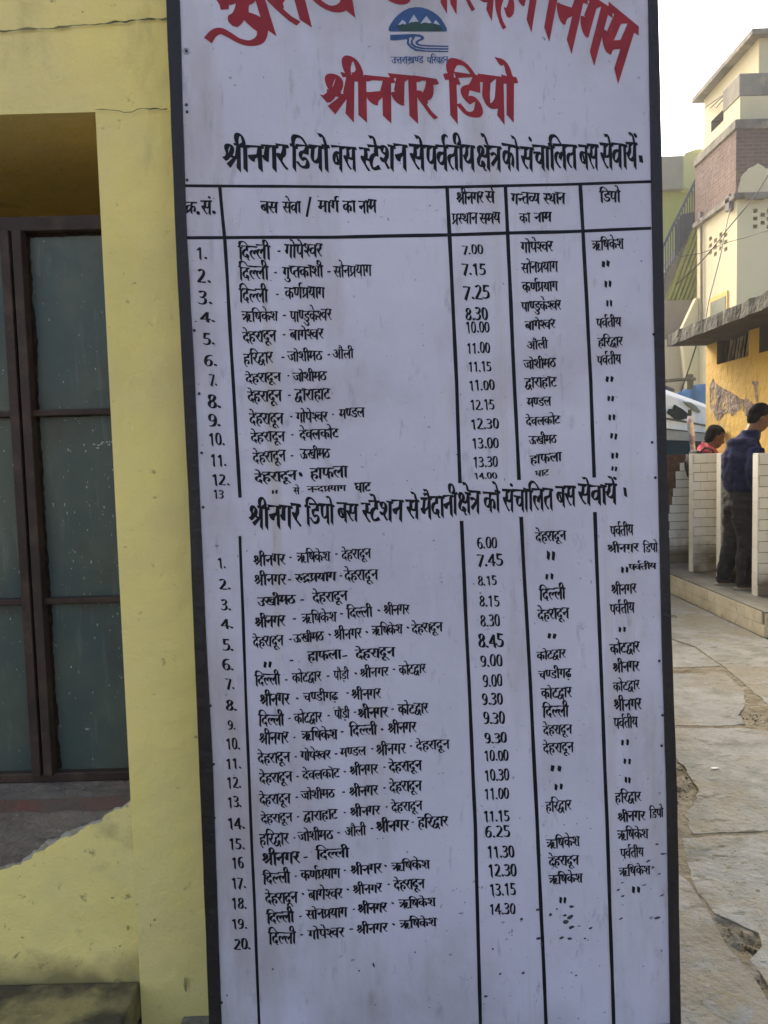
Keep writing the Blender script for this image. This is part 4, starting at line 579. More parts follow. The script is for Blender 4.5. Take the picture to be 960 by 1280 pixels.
-1 93 -132.5 -744.9 -127.4 -744.4 0 -4.2 0
7 93 -117.8 -736.8 78.9 2.7 0 -26.3 0 622 -50
9 94 -454.1 -801.3 73 0.7 -0.1 -30.6 0 622 -50
-1 94 -368.7 -812.9 -363.7 -812.4 0 -4.2 0
10 94 -357.5 -800.3 89.1 2.1 -0.1 -25.5 0 622 -50
-1 94 -257.8 -805.3 -250.6 -805 0 -4.2 0
11 94 -237.3 -793.2 52.7 2.5 -0 -26.3 0 622 -50
-1 94 -172.6 -798.6 -165.4 -798.3 0 -4.2 0
48 94 -157.7 -784 83.2 1.7 0 -28.5 0 622 -50
-1 94 -67.4 -787.8 -61.6 -787.3 0 -4.2 0
9 94 -51.2 -779.1 76.2 2.1 0.1 -27.9 0 622 -50
48 95 -448.9 -850.4 93.2 1.1 -0.1 -32.8 0 622 -50
-1 95 -345.5 -864.5 -334.7 -863.6 0 -4.2 0
0 95 -313.3 -848.6 83.6 3 -0.1 -26.3 0 622 -50
0 96 -449.5 -902.9 68.1 1.6 -0.1 -29.2 0 622 -50
-1 96 -369.6 -911.5 -363.8 -911.1 0 -4.2 0
4 96 -354 -899.9 100.1 1.4 -0.1 -25.6 0 622 -50
-1 96 -244.8 -903.3 -239 -902.9 0 -4.2 0
48 96 -226.4 -894 78.1 2.6 -0 -25.7 0 622 -50
16 96 -139.8 -895.6 5.1 -0.3 0 -5.9 0 121 -14
5 96 -121.5 -890.7 96.5 2.4 0 -24.2 0 622 -50
7 97 -445.8 -954.3 81.8 0.8 -0.1 -29.3 0 622 -50
16 97 -351.9 -957.8 5 -0.3 -0 -5.9 0 121 -14
8 97 -336.6 -952 86.5 1.3 -0.1 -27.1 0 622 -50
16 97 -237.8 -950.7 5 -0.3 -0 -5.9 0 121 -14
48 97 -222.5 -945.6 73.8 2 -0 -24.2 0 622 -50
-1 97 -134.2 -945.1 -128.4 -944.7 0 -4.2 0
7 97 -118.1 -938.6 78.5 2.5 0 -25.8 0 622 -50
0 98 -444.2 -1004.9 68.2 0.7 -0.1 -28.6 0 622 -50
-1 98 -362 -1016 -355.5 -1015.6 0 -4.2 0
3 98 -344.2 -1002.3 104.6 1.7 -0.1 -25.7 0 622 -50
-1 98 -225.3 -1005 -219.5 -1004.6 0 -4.2 0
48 98 -211.9 -995.4 73.9 1.9 -0 -25.8 0 622 -50
16 98 -125.7 -993.4 5.1 -0.3 0 -5.9 0 121 -14
5 98 -106.7 -989.3 93.1 2.4 0 -23.6 0 622 -50
0 99 -441.1 -1056.5 69 0.6 -0.1 -32.3 0 622 -50
-1 99 -360.9 -1063.8 -353.7 -1063.5 0 -4.2 0
1 99 -340.4 -1053.9 91.7 1.6 -0.1 -25.8 0 622 -50
-1 99 -235.8 -1056 -226.4 -1055.8 0 -4.2 0
48 99 -216 -1048.2 78.3 2.4 -0 -25.1 0 622 -50
16 99 -125.4 -1047.3 5.1 -0.3 0 -5.9 0 121 -14
5 99 -106.3 -1041.7 93.9 2.3 0 -23.6 0 622 -50
22 100 -529.5 -94.8 18.3 -0.1 -0.2 -29.8 0 714 -72
23 101 -528.3 -150.4 25.4 -0.2 -0.2 -26.3 0 724 -14
24 102 -526.1 -200.3 22.6 -0.2 -0.2 -28.5 0 724 -14
25 103 -528.1 -250.2 28.2 -0.3 -0.2 -26.4 0 718 -72
26 104 -525.1 -299.6 24.7 -0.3 -0.2 -30.8 0 714 -14
27 105 -528.7 -351.7 26.2 -0.3 -0.2 -28.7 0 724 -14
28 106 -522.1 -399.7 19.1 -0.2 -0.2 -30.2 0 714 -72
29 107 -522.9 -453.5 24.8 -0.3 -0.2 -28.8 0 725 -14
30 108 -521.5 -507.5 17.7 -0.3 -0.1 -23.1 0 724 -14
31 109 -526.8 -552 31.9 -0.5 -0.2 -31 0 725 -72
32 110 -528.9 -602.4 34.1 -0.6 -0.2 -29.6 0 714 -72
33 111 -528.7 -651.6 33.4 -0.6 -0.2 -30.4 0 724 -72
74 112 -528.6 -700.8 32 -0.6 -0.2 -30.4 0 724 -72
75 113 -530.8 -755.3 39.2 -0.7 -0.2 -31.2 0 718 -72
76 114 -529.3 -808.4 35.6 -0.7 -0.2 -30.6 0 714 -72
77 115 -524.1 -855.3 26.4 -0.5 -0.2 -32.8 0 724 -72
78 116 -526.9 -908.4 32.1 -0.7 -0.2 -31.4 0 714 -72
79 117 -529.1 -961.6 35.7 -0.8 -0.2 -30.7 0 725 -72
80 118 -531.2 -1014.1 35.7 -0.8 -0.2 -29.3 0 724 -72
81 119 -527.5 -1065.6 39.4 -1 -0.2 -29.3 0 725 -14
82 120 122.7 -67.6 49.6 -0.3 0.1 -30.4 0 725 -14
83 121 121.4 -111.9 63.6 -0.5 0.2 -33 0 718 -72
84 122 121.7 -165.9 46.5 -0.4 0.1 -27.3 0 725 -72
84 123 124.6 -216.9 48.4 -0.4 0.1 -30.6 0 725 -72
38 124 125 -265.9 47.9 -0.5 0.1 -30.6 0 725 -14
85 125 118.4 -315.4 62.6 -0.7 0.2 -37.1 0 725 -72
86 126 121.9 -368 54.3 -0.6 0.1 -30.7 0 725 -14
86 127 126.8 -419.4 48 -0.6 0.1 -30.8 0 725 -14
87 128 123.4 -466.7 51.2 -0.7 0.1 -30.2 0 725 -14
87 129 125.2 -514.9 53.2 -0.8 0.2 -31.5 0 725 -14
87 130 126.8 -567.8 55.2 -0.8 0.1 -27.7 0 725 -14
39 131 125.4 -612.8 59.7 -1 0.1 -30.3 0 725 -72
88 132 124.6 -662.5 61 -1 0.2 -32.3 0 725 -72
40 133 123.1 -710.9 60.4 -1.1 0.1 -31.1 0 725 -72
41 134 119.5 -769 63 -1.2 0.1 -31.1 0 714 -72
89 135 121.5 -807.3 61.2 -1.2 0.2 -32.5 0 724 -14
90 136 126.4 -860.8 65.7 -1.4 0.2 -34.5 0 725 -72
43 137 126.9 -908.3 70.3 -1.5 0.2 -35.8 0 725 -72
91 138 128.6 -958.6 64.6 -1.4 0.2 -34.6 0 724 -72
92 139 127.1 -1010.7 64.6 -1.5 0.2 -31.4 0 725 -72
7 140 271.3 -61.5 76.9 3.6 0.2 -26.7 0 622 -50
0 141 276.9 -206.2 66.1 1.9 0.2 -30.6 0 622 -50
7 142 271 -259 79.7 3.2 0.2 -28.1 0 622 -50
71 143 266 -366.3 74.1 5.3 0.2 -23.1 0 622 -50
73 144 269.2 -414.6 84.4 2.8 0.2 -23.8 0 622 -50
18 145 298.8 -110.9 19.2 -0.7 0.2 -21.6 0 116 -129
18 146 295.3 -168 17.9 -0.7 0.1 -14 0 116 -129
18 147 296.2 -320.8 20.5 -0.8 0.1 -12.8 0 116 -129
71 148 274.3 -461.7 78 2.4 0.2 -27 0 622 -50
0 149 276.9 -506.2 67 0.9 0.2 -30.9 0 622 -50
7 150 276.8 -556.5 74.2 1.8 0.2 -25.8 0 622 -50
7 151 275.5 -603.6 78.8 2.8 0.2 -27.2 0 622 -50
9 152 277.9 -754 66.1 3.3 0.2 -27.9 0 622 -50
18 153 295.3 -660.8 23.9 -1.1 0.1 -14.9 0 116 -129
18 154 303 -708.5 19.4 -0.9 0.1 -14.9 0 116 -129
5 155 277.1 -850.2 85.6 2.2 0.2 -26.7 0 622 -50
7 156 281.7 -898.1 77.9 2.5 0.2 -26.1 0 622 -50
5 157 281 -945.7 87.1 2 0.2 -24.9 0 622 -50
18 158 306.7 -1004 16.2 -0.9 0.1 -15.1 0 116 -129
47 159 462.6 -53.2 59.3 3 0.3 -28 0 622 -50
48 160 454.3 -99.4 80.6 0.9 0.2 -22.3 0 622 -50
49 161 546.4 -101.5 37.5 1.2 0.3 -23 0 622 -50
47 162 507.8 -151.2 71.1 1.8 0.2 -16.6 0 622 -50
48 163 462.1 -202.5 64 2.7 0.3 -26.9 0 622 -50
47 164 457 -252.3 63.3 2.6 0.3 -26.9 0 622 -50
71 165 454.4 -354.2 76.4 3.9 0.3 -27.7 0 622 -50
48 166 461.6 -401.5 66.7 1.7 0.3 -27.7 0 622 -50
18 167 488.9 -158.8 16.1 -0.6 0.2 -14.7 0 116 -129
18 168 478.7 -310.9 16.1 -0.7 0.1 -12.9 0 116 -129
71 169 460.4 -452.4 68.1 2.9 0.3 -25.2 0 622 -50
48 170 461.2 -498.2 70.7 1.4 0.3 -29.7 0 622 -50
47 171 459.4 -545.4 61.7 2.4 0.3 -29.1 0 622 -50
9 172 458.4 -741.3 66.5 3.3 0.3 -26.1 0 622 -50
48 173 463.7 -790.5 71.1 1.7 0.3 -26.1 0 622 -50
49 174 546.6 -786.7 36 2.8 0.3 -24.8 0 622 -50
18 175 479.4 -602 17.5 -0.8 0.2 -14.3 0 116 -129
18 176 483.4 -650.8 16.2 -0.8 0.2 -14.3 0 116 -129
18 177 484.8 -699.6 14.9 -0.7 0.2 -14.3 0 116 -129
5 178 461.9 -837.4 80.3 2.5 0.3 -26.8 0 622 -50
47 179 467.9 -886 61.4 2.8 0.3 -26.2 0 622 -50
5 180 463.5 -934.3 81.7 1.7 0.2 -24.3 0 622 -50
18 181 497.5 -985.3 18.3 -1 0.2 -15.8 0 116 -129
48 182 -222.1 1085.5 274.9 -5.1 -0.1 -108.8 2 622 -50
49 182 79.9 1077.7 172.4 -1.3 0.5 -109.4 2 622 -50
93 183 -55 1127.2 79.5 -0.2 0 -17.4 3 622 -50
94 183 33.5 1125.2 52.4 0.8 0.1 -16.7 3 622 -50"""
ARCS=[[93,[[-498.7,1172.2,-539.5,1299.3],[-457.0,1182.0,-497.1,1309.1],[-415.5,1188.2,-454.8,1315.4],[-373.9,1194.5,-412.5,1321.7],[-332.2,1202.1,-370.0,1329.4],[-290.5,1210.2,-324.7,1337.5],[-248.6,1221.3,-278.6,1348.6],[-206.6,1232.4,-232.4,1359.7],[-164.8,1239.0,-186.4,1366.4],[-122.8,1245.4,-140.3,1372.8],[-80.9,1250.1,-94.2,1377.5],[-39.0,1254.8,-48.0,1382.3],[2.9,1255.5,-1.9,1383.0]]],[94,[[38.5,1252.8,37.2,1380.4],[60.5,1251.2,61.6,1378.8],[82.6,1249.5,85.9,1377.2],[104.8,1247.9,110.1,1375.6],[126.8,1243.9,134.1,1371.6],[148.9,1239.8,158.2,1367.5],[171.0,1235.6,182.2,1363.5],[193.2,1231.5,206.3,1359.4],[215.3,1225.7,230.4,1353.7],[237.4,1219.8,254.5,1347.8],[259.5,1213.9,278.6,1341.9],[281.7,1207.9,302.7,1336.0],[303.8,1199.4,326.8,1327.6]]],[95,[[321.6,1190.1,346.2,1318.3],[338.2,1181.3,364.3,1309.5],[354.9,1172.0,382.5,1300.3],[371.5,1162.6,400.6,1291.0],[388.2,1153.2,418.8,1281.7],[404.9,1144.5,437.0,1273.0],[421.6,1136.0,455.3,1264.6],[438.3,1127.6,473.5,1256.2],[455.1,1118.4,491.8,1247.0],[471.7,1105.6,509.9,1234.3],[488.4,1092.8,528.1,1221.6],[505.1,1080.2,546.3,1209.1],[521.8,1068.6,564.6,1197.5]]]]
LINES=[[8.4,[-487.7,818.2,-481.1,689.3,-474.3,335.0,-469.1,52.5]],[7.2,[-473.0,-43.5,-474.2,-426.7,-474.4,-773.7,-473.4,-1021.1,-473.9,-1396.0]],[9.2,[73.9,804.9,75.9,676.7,82.8,318.7,83.2,69.7]],[9.2,[84.3,-25.2,90.7,-451.2,95.2,-802.1,93.0,-1325.1,92.7,-1430.8]],[9.2,[219.8,807.9,222.5,673.4,228.3,314.5,233.6,72.8]],[9.2,[236.2,-20.5,247.2,-458.0,254.8,-810.1,263.2,-1335.3,264.4,-1441.4]],[9.2,[407.9,806.1,412.6,675.1,422.3,308.8,424.6,72.4]],[9.2,[424.3,-14.9,430.5,-465.9,436.2,-819.1,439.8,-1345.8,441.4,-1452.2]],[7.2,[-579.4,823.0,36.0,807.3,357.4,807.1,588.8,810.4]],[8.4,[-574.9,696.7,-206.8,690.0,32.3,689.6,354.3,690.3,586.1,694.1]]]
LOGO={"dome":[[-59.6,1192.1],[-58.3,1198.8],[-52.3,1208.7],[-44.0,1219.7],[-33.4,1229.5],[-20.7,1238.2],[-6.9,1244.3],[9.1,1246.7],[24.9,1245.7],[38.4,1241.9],[51.8,1235.1],[63.0,1227.2],[71.8,1218.2],[79.3,1205.9],[85.1,1194.7],[85.6,1188.0],[82.2,1186.7],[-56.3,1188.5]],"green":[[-38.2,1202.9],[-33.1,1205.5],[-28.6,1204.6],[-24.0,1206.8],[-15.0,1204.4],[-8.1,1207.4],[-2.3,1210.9],[3.3,1210.0],[7.9,1211.7],[14.7,1208.9],[21.4,1206.2],[28.3,1208.8],[34.0,1209.1],[41.9,1207.5],[48.6,1205.8],[55.5,1206.6],[62.2,1204.3],[68.9,1200.4],[75.1,1194.8],[76.5,1187.2],[-26.9,1188.6],[-37.5,1196.3]],"p1":[[-35.4,1204.0],[-24.1,1216.5],[-15.3,1209.3],[-17.7,1204.5],[-24.0,1206.8],[-28.6,1204.6]],"p2":[[-8.5,1209.2],[4.4,1228.6],[15.9,1211.1],[7.9,1211.7],[3.3,1210.0],[-2.3,1210.9],[-7.0,1207.4]],"p3":[[20.7,1207.7],[35.2,1225.3],[47.6,1208.5],[40.7,1206.8],[34.0,1209.1],[28.3,1208.8],[22.5,1206.2]],"p4":[[52.0,1205.8],[58.0,1215.0],[69.0,1202.7],[63.3,1203.4],[55.5,1206.2]],"r1":[[-55.5,1180.5],[0.1,1182.0],[16.0,1180.9],[25.0,1177.2],[28.9,1172.7],[25.8,1167.4],[15.5,1164.0],[11.9,1160.0],[17.5,1156.4],[35.6,1154.4],[87.9,1152.3],[87.8,1148.8],[35.5,1150.8],[15.1,1152.9],[6.6,1157.0],[6.4,1163.5],[13.3,1167.6],[20.7,1171.1],[18.1,1174.4],[6.8,1176.1],[4.3,1171.3],[-0.4,1164.7],[0.5,1158.0],[8.3,1152.3],[26.3,1148.3],[87.7,1146.1],[87.6,1142.3],[23.9,1144.3],[3.6,1149.0],[-5.3,1155.8],[-5.4,1164.7],[-1.3,1171.3],[-4.7,1174.1],[-8.8,1172.6],[-9.6,1160.3],[-4.2,1152.5],[8.0,1145.6],[30.6,1141.5],[87.5,1139.8],[87.4,1136.7],[30.5,1138.0],[5.6,1141.0],[-7.7,1149.2],[-15.4,1158.2],[-13.9,1169.3],[-45.7,1166.8],[-55.9,1167.6]]}
STROKES=[[[-481.9,1297.1,23.8],[-461.8,1266.2,23.8],[-458.6,1247.0,19.8]],[[-517.7,1370.2,31.7],[-436.5,1361.7,35.6],[-354.9,1357.1,31.7]],[[-410.7,1327.0,33.7],[-410.4,1284.8,33.7],[-419.7,1246.5,29.7],[-428.3,1227.4,33.7],[-440.3,1217.9,35.6],[-446.4,1212.2,11.9]],[[-422.1,1235.0,7.9],[-402.8,1230.9,17.8],[-379.9,1217.2,25.7],[-369.0,1195.8,27.7],[-375.7,1174.7,23.8],[-399.5,1165.4,13.9],[-426.6,1171.6,11.9],[-449.4,1185.3,13.9],[-470.5,1195.2,15.8],[-488.2,1189.7,19.8],[-502.5,1172.6,23.8]]]
NAILS=[[-556.0,1148.3],[-561.4,1019.3],[-560.2,1001.9],[-567.1,837.3],[-564.8,469.8],[-559.5,313.8],[-559.6,167.1],[-561.2,31.7],[-563.8,-467.4],[-561.9,-616.0],[-565.5,-752.8],[-579.8,-955.5],[-571.6,-1100.6],[-566.7,-1229.6],[586.1,428.9],[581.4,-402.2],[586.5,-543.1],[582.6,-621.9],[594.5,-283.1],[575.7,156.7],[581.8,67.1]]
EDGE={"inL":[[-566.4,1271.3],[-570.8,982.8],[-573.2,691.4],[-568.6,377.3],[-568.0,59.9],[-567.0,-301.3],[-563.5,-605.7],[-569.0,-1285.7]],"outL":[[-599.3,1271.7],[-599.9,983.3],[-600.6,692.0],[-598.1,378.1],[-595.6,60.8],[-596.8,-300.1],[-597.4,-604.1],[-599.3,-1283.9]],"inR":[[591.1,1257.6],[587.9,824.3],[587.4,424.9],[588.8,101.5],[588.9,-348.8],[591.9,-764.1],[588.3,-1354.6]],"outR":[[615.3,1257.3],[615.6,823.7],[612.6,424.2],[611.5,100.7],[613.8,-349.9],[619.1,-765.4],[615.5,-1356.2]]}

# ------------------------------------------------------------------ mesh helpers
class MB:
    def __init__(s): s.v = []; s.f = []; s.m = []
    def add(s, vs, fs, mi=0):
        o = len(s.v); s.v += [tuple(v) for v in vs]; s.f += [tuple(i + o for i in f) for f in fs]; s.m += [mi] * len(fs); return s
    def box(s, a, b, mi=0):
        x0, y0, z0 = [min(p, q) for p, q in zip(a, b)]; x1, y1, z1 = [max(p, q) for p, q in zip(a, b)]
        return s.add([(x0, y0, z0), (x1, y0, z0), (x1, y1, z0), (x0, y1, z0), (x0, y0, z1), (x1, y0, z1), (x1, y1, z1), (x0, y1, z1)],
                     [(3, 2, 1, 0), (4, 5, 6, 7), (0, 1, 5, 4), (1, 2, 6, 5), (2, 3, 7, 6), (3, 0, 4, 7)], mi)
    def obox(s, c, ax, ay, az, mi=0):
        c = Vector(c); ax, ay, az = Vector(ax), Vector(ay), Vector(az); V = []
        for k in (-1, 1):
            for i, j in ((-1, -1), (1, -1), (1, 1), (-1, 1)): V.append(c + ax * i + ay * j + az * k)
        return s.add(V, [(3, 2, 1, 0), (4, 5, 6, 7), (0, 1, 5, 4), (1, 2, 6, 5), (2, 3, 7, 6), (3, 0, 4, 7)], mi)
    def prism(s, pts, d, mi=0):
        """closed outline pts (3D, planar) pushed by d"""
        n = len(pts); d = Vector(d); pts = [Vector(p) for p in pts]; o = len(s.v)
        s.v += [tuple(p) for p in pts] + [tuple(p + d) for p in pts]
        tri = geometry.tessellate_polygon([pts])
        s.f += [tuple(o + i for i in t) for t in tri] + [tuple(o + n + i for i in reversed(t)) for t in tri]; s.m += [mi] * (2 * len(tri))
        for i in range(n): s.f.append((o + i, o + (i + 1) % n, o + n + (i + 1) % n, o + n + i)); s.m.append(mi)
        return s
    def tube(s, pts, r, n=6, mi=0):
        pts = [Vector(p) for p in pts]; o = len(s.v)
        for k, p in enumerate(pts):
            t = (pts[min(k + 1, len(pts) - 1)] - pts[max(k - 1, 0)]).normalized(); a = t.orthogonal().normalized() if abs(t.z) > .9 else t.cross(Vector((0, 0, 1))).normalized(); b = t.cross(a)
            rr = r[k] if isinstance(r, (list, tuple)) else r
            s.v += [tuple(p + a * math.cos(2 * math.pi * i / n) * rr + b * math.sin(2 * math.pi * i / n) * rr) for i in range(n)]
        for k in range(len(pts) - 1):
            for i in range(n): s.f.append((o + k * n + i, o + k * n + (i + 1) % n, o + (k + 1) * n + (i + 1) % n, o + (k + 1) * n + i)); s.m.append(mi)
        s.f += [tuple(o + i for i in range(n)), tuple(o + (len(pts) - 1) * n + i for i in reversed(range(n)))]; s.m += [mi, mi]
        return s
    def mesh(s, name, mats, smooth=False):
        me = bpy.data.meshes.new(name); me.from_pydata(s.v, [], s.f)
        for m in (mats if isinstance(mats, (list, tuple)) else [mats]): me.materials.append(m)
        me.polygons.foreach_set('material_index', s.m)
        if smooth: me.polygons.foreach_set('use_smooth', [True] * len(s.f))
        me.update(); bm = bmesh.new(); bm.from_mesh(me); bmesh.ops.recalc_face_normals(bm, faces=bm.faces); bm.to_mesh(me); bm.free(); return me
    def build(s, name, mats, parent=None, smooth=False, bevel=0): return link(name, s.mesh(name, mats, smooth), parent, bevel)
def link(name, me, parent=None, bevel=0, mw=None):
    o = bpy.data.objects.new(name, me); scn.collection.objects.link(o)
    if parent: o.parent = parent; o.matrix_parent_inverse = Matrix()
    if parent and mw is None: o.matrix_basis = wm(parent).inverted()
    if mw is not None: o.matrix_basis = mw
    if bevel:
        b = o.modifiers.new('bevel', 'BEVEL'); b.width = bevel; b.segments = 2; b.limit_method = 'ANGLE'
    return o
def wm(o):
    m = o.matrix_basis.copy()
    return wm(o.parent) @ m if o.parent else m
def tag(o, label, cat, group=None):
    o['label'] = label; o['category'] = cat
    if group: o['group'] = group
    return o
def thing(name, label, cat, loc=(0, 0, 0), group=None):
    o = bpy.data.objects.new(name, None); scn.collection.objects.link(o); o.location = loc; o.matrix_basis = Matrix.Translation(loc); o.empty_display_size = .2
    return tag(o, label, cat, group)
def kind(o, k): o['kind'] = k; return o
def holed(mb, o, u, v, U, Vv, rects, n, depth, mi=0, mj=0, mback=None, thick=.25):
    """wall o + u*[0,U] + v*[0,V] with real rectangular recesses (u0,u1,v0,v1); n = inward direction"""
    o, u, v, n = Vector(o), Vector(u), Vector(v), Vector(n); us = sorted({0, U, *[r[0] for r in rects], *[r[1] for r in rects]}); vs = sorted({0, Vv, *[r[2] for r in rects], *[r[3] for r in rects]})
    us = [x for x in us if 0 <= x <= U]; vs = [x for x in vs if 0 <= x <= Vv]
    P = lambda a, b, c=0: o + u * a + v * b + n * c
    for i in range(len(us) - 1):
        for j in range(len(vs) - 1):
            a, b, c, d = us[i], us[i + 1], vs[j], vs[j + 1]; cx, cy = (a + b) / 2, (c + d) / 2
            if any(r[0] < cx < r[1] and r[2] < cy < r[3] for r in rects): continue
            mb.add([P(a, c), P(b, c), P(b, d), P(a, d)], [(0, 1, 2, 3)], mi)
    for r in rects:
        a, b, c, d = r[:4]
        for q in ((P(a, c), P(b, c)), (P(b, c), P(b, d)), (P(b, d), P(a, d)), (P(a, d), P(a, c))):
            mb.add([q[0], q[1], q[1] + n * depth, q[0] + n * depth], [(0, 1, 2, 3)], mj)
        if mback is not None: mb.add([P(a, c, depth), P(b, c, depth), P(b, d, depth), P(a, d, depth)], [(0, 1, 2, 3)], mback)
    return mb

# ------------------------------------------------------------------ ground
DIRT_Z = -.045
kind(MB().add([(-200, -200, DIRT_Z), (200, -200, DIRT_Z), (200, 200, DIRT_Z), (-200, 200, DIRT_Z)], [(0, 1, 2, 3)]).build('ground', M['dirt']), 'structure')
yard = bpy.data.objects.new('pavement', None); scn.collection.objects.link(yard); yard['kind'] = 'structure'
def jag(pts, step=.07, amp=.008, seed=0):
    r = random.Random(seed); out = []
    for i, a in enumerate(pts):
        b = pts[(i + 1) % len(pts)]; a, b = Vector(a), Vector(b); n = max(1, int((b - a).length / step)); nn = Vector((-(b - a).y, (b - a).x, 0)).normalized()
        for k in range(n): out.append(a.lerp(b, k / n) + (nn * r.uniform(-amp, amp) if k or n > 1 else Vector()))
    return out
def slab(px, z=0, seed=0, extra=None, amp=.010):
    pts = [PZ(x, y, z) if isinstance(x, (int, float)) and not isinstance(y, Vector) else y for x, y in px]
    pts = jag(pts, .035, amp * .7, seed)
    MB().prism([(p.x, p.y, z) for p in pts], (0, 0, -.09)).build('concrete_slab', M['concrete'], yard, bevel=.004)
W_ = lambda x, y: ('w', Vector((x, y, 0)))
# joints follow the cracks of the yard
slab([W_(-.5, 14), W_(-.5, 5.36), ('w', PZ(842, 834.5, 0)), ('w', PZ(902, 832, 0)), ('w', PZ(866, 809, 0)), W_(2.0, 7.2), W_(2.05, 14)], 0, 1)
slab([W_(2.08, 14), W_(2.03, 7.2), ('w', PZ(868, 808, 0)), ('w', PZ(908, 836, 0)), ('w', PZ(936, 860, 0)), ('w', PZ(962, 882, 0)), W_(3.06, 4.3), W_(3.06, 14)], .002, 2)
slab([('w', PZ(843, 842, 0)), ('w', PZ(904, 840, 0)), ('w', PZ(930, 862, 0)), ('w', PZ(931, 880, 0)), ('w', PZ(923, 893, 0)), ('w', PZ(932, 905, 0)), ('w', PZ(900, 907, 0)), ('w', PZ(842, 906, 0)), W_(-.5, 4.35), W_(-.5, 5.3)], -.001, 3)
slab([W_(-.5, 4.32), ('w', PZ(843, 910, 0)), ('w', PZ(930, 910, 0)), ('w', PZ(962, 914, 0)), W_(2.9, 4.0), W_(2.2, 2.95), ('w', PZ(962, 1038, 0)), ('w', PZ(900, 1040, 0)), ('w', PZ(866, 1042, 0)), ('w', PZ(858, 1020, 0)), ('w', PZ(874, 990, 0)), ('w', PZ(858, 962, 0)), ('w', PZ(846, 948, 0)), W_(-.5, 3.7)], 0, 4)
slab([('w', PZ(852, 1048, 0)), ('w', PZ(900, 1044, 0)), ('w', PZ(962, 1042, 0)), W_(2.3, 2.93), W_(2.4, 1.9), W_(1.25, 1.98), ('w', PZ(966, 1240, 0)), ('w', PZ(938, 1200, 0)), ('w', PZ(952, 1182, 0)), ('w', PZ(948, 1165, 0)), ('w', PZ(915, 1150, 0)), ('w', PZ(893, 1141, 0)), ('w', PZ(868, 1108, 0))], -.0015, 5, amp=.005)
slab([W_(-.5, 2.75), ('w', PZ(846, 1090, 0)), ('w', PZ(862, 1104, 0)), ('w', PZ(888, 1144, 0)), ('w', PZ(904, 1176, 0)), ('w', PZ(930, 1208, 0)), ('w', PZ(960, 1250, 0)), W_(1.2, 1.9), W_(1.3, -.5), W_(-.5, -.5)], .0015, 6, amp=.005)
slab([W_(2.44, 2.9), W_(4.5, 2.6), W_(4.5, -1), W_(1.35, -1), W_(1.26, 1.9), W_(2.45, 1.85)], 0, 7)
slab([W_(3.0, 4.0), W_(4.5, 4.0), W_(4.5, 2.7), W_(2.3, 3.0)], -.001, 8)
# crumbled dirt that fills the joints and sinks in the broken places
mb = MB(); r2 = random.Random(3)
PITS = [(PZ(948, 896, 0), .13, .022), (PZ(852, 985, 0), .16, .020), (PZ(856, 960, 0), .08, .016), (PZ(920, 1168, 0), .055, .020), (PZ(938, 1180, 0), .05, .022), (PZ(905, 1152, 0), .03, .014), (PZ(952, 1225, 0), .03, .014)]
def fill_z(x, y):
    z = -.0035 + .003 * noise.noise(Vector((x * 21, y * 21, 0))) + .003 * noise.noise(Vector((x * 60, y * 60, 4)))
    for c, rad, dep in PITS:
        d2 = ((x - c.x) ** 2 + (y - c.y) ** 2) / rad ** 2
        if d2 < 9: k = math.exp(-d2); z += k * (-dep * .8 + .018 * noise.noise(Vector((x * 34, y * 34, 1))) + .009 * noise.noise(Vector((x * 95, y * 95, 7))))
    return z
def grid(x0, x1, y0, y1, st):
    nx, ny = int((x1 - x0) / st), int((y1 - y0) / st); V = [(x0 + i * st, y0 + j * st, fill_z(x0 + i * st, y0 + j * st)) for j in range(ny + 1) for i in range(nx + 1)]
    mb.add(V, [(j * (nx + 1) + i, j * (nx + 1) + i + 1, (j + 1) * (nx + 1) + i + 1, (j + 1) * (nx + 1) + i) for j in range(ny) for i in range(nx)])
grid(-.6, 4.4, -.9, 1.8, .05); grid(-.6, .6, 1.8, 5.6, .05); grid(1.6, 3.9, 1.8, 2.9, .03); grid(3.06, 4.4, 2.9, 6.1, .05); grid(.6, 1.6, 1.8, 2.9, .007); grid(.6, 3.06, 2.9, 5.6, .016); grid(.6, 3.06, 5.6, 9.5, .04)
kind(mb.build('joint_dirt', M['dirt'], smooth=True), 'stuff')
mb = MB()
for c, rad, dep in PITS:
    for _ in range(int(rad * 420)):
        an, rr = r2.uniform(0, 6.28), rad * r2.uniform(0, .95); p = Vector((c.x + rr * math.cos(an), c.y + rr * math.sin(an), 0)); p.z = fill_z(p.x, p.y) + .001; s_ = r2.choice((.002, .003, .004, .007)) * (1.5 if rad > .1 else 1)
        V = [p + Vector((math.cos(a) * s_ * r2.uniform(.6, 1.3), math.sin(a) * s_ * r2.uniform(.6, 1.3), r2.uniform(-.4, .3) * s_)) for a in (0, 1.3, 2.5, 3.8, 5.1)] + [p + Vector((0, 0, s_ * .55)), p - Vector((0, 0, s_ * .6))]
        mb.add(V, [(i, (i + 1) % 5, 5) for i in range(5)] + [((i + 1) % 5, i, 6) for i in range(5)])
kind(mb.build('rubble', M['rubble']), 'stuff')
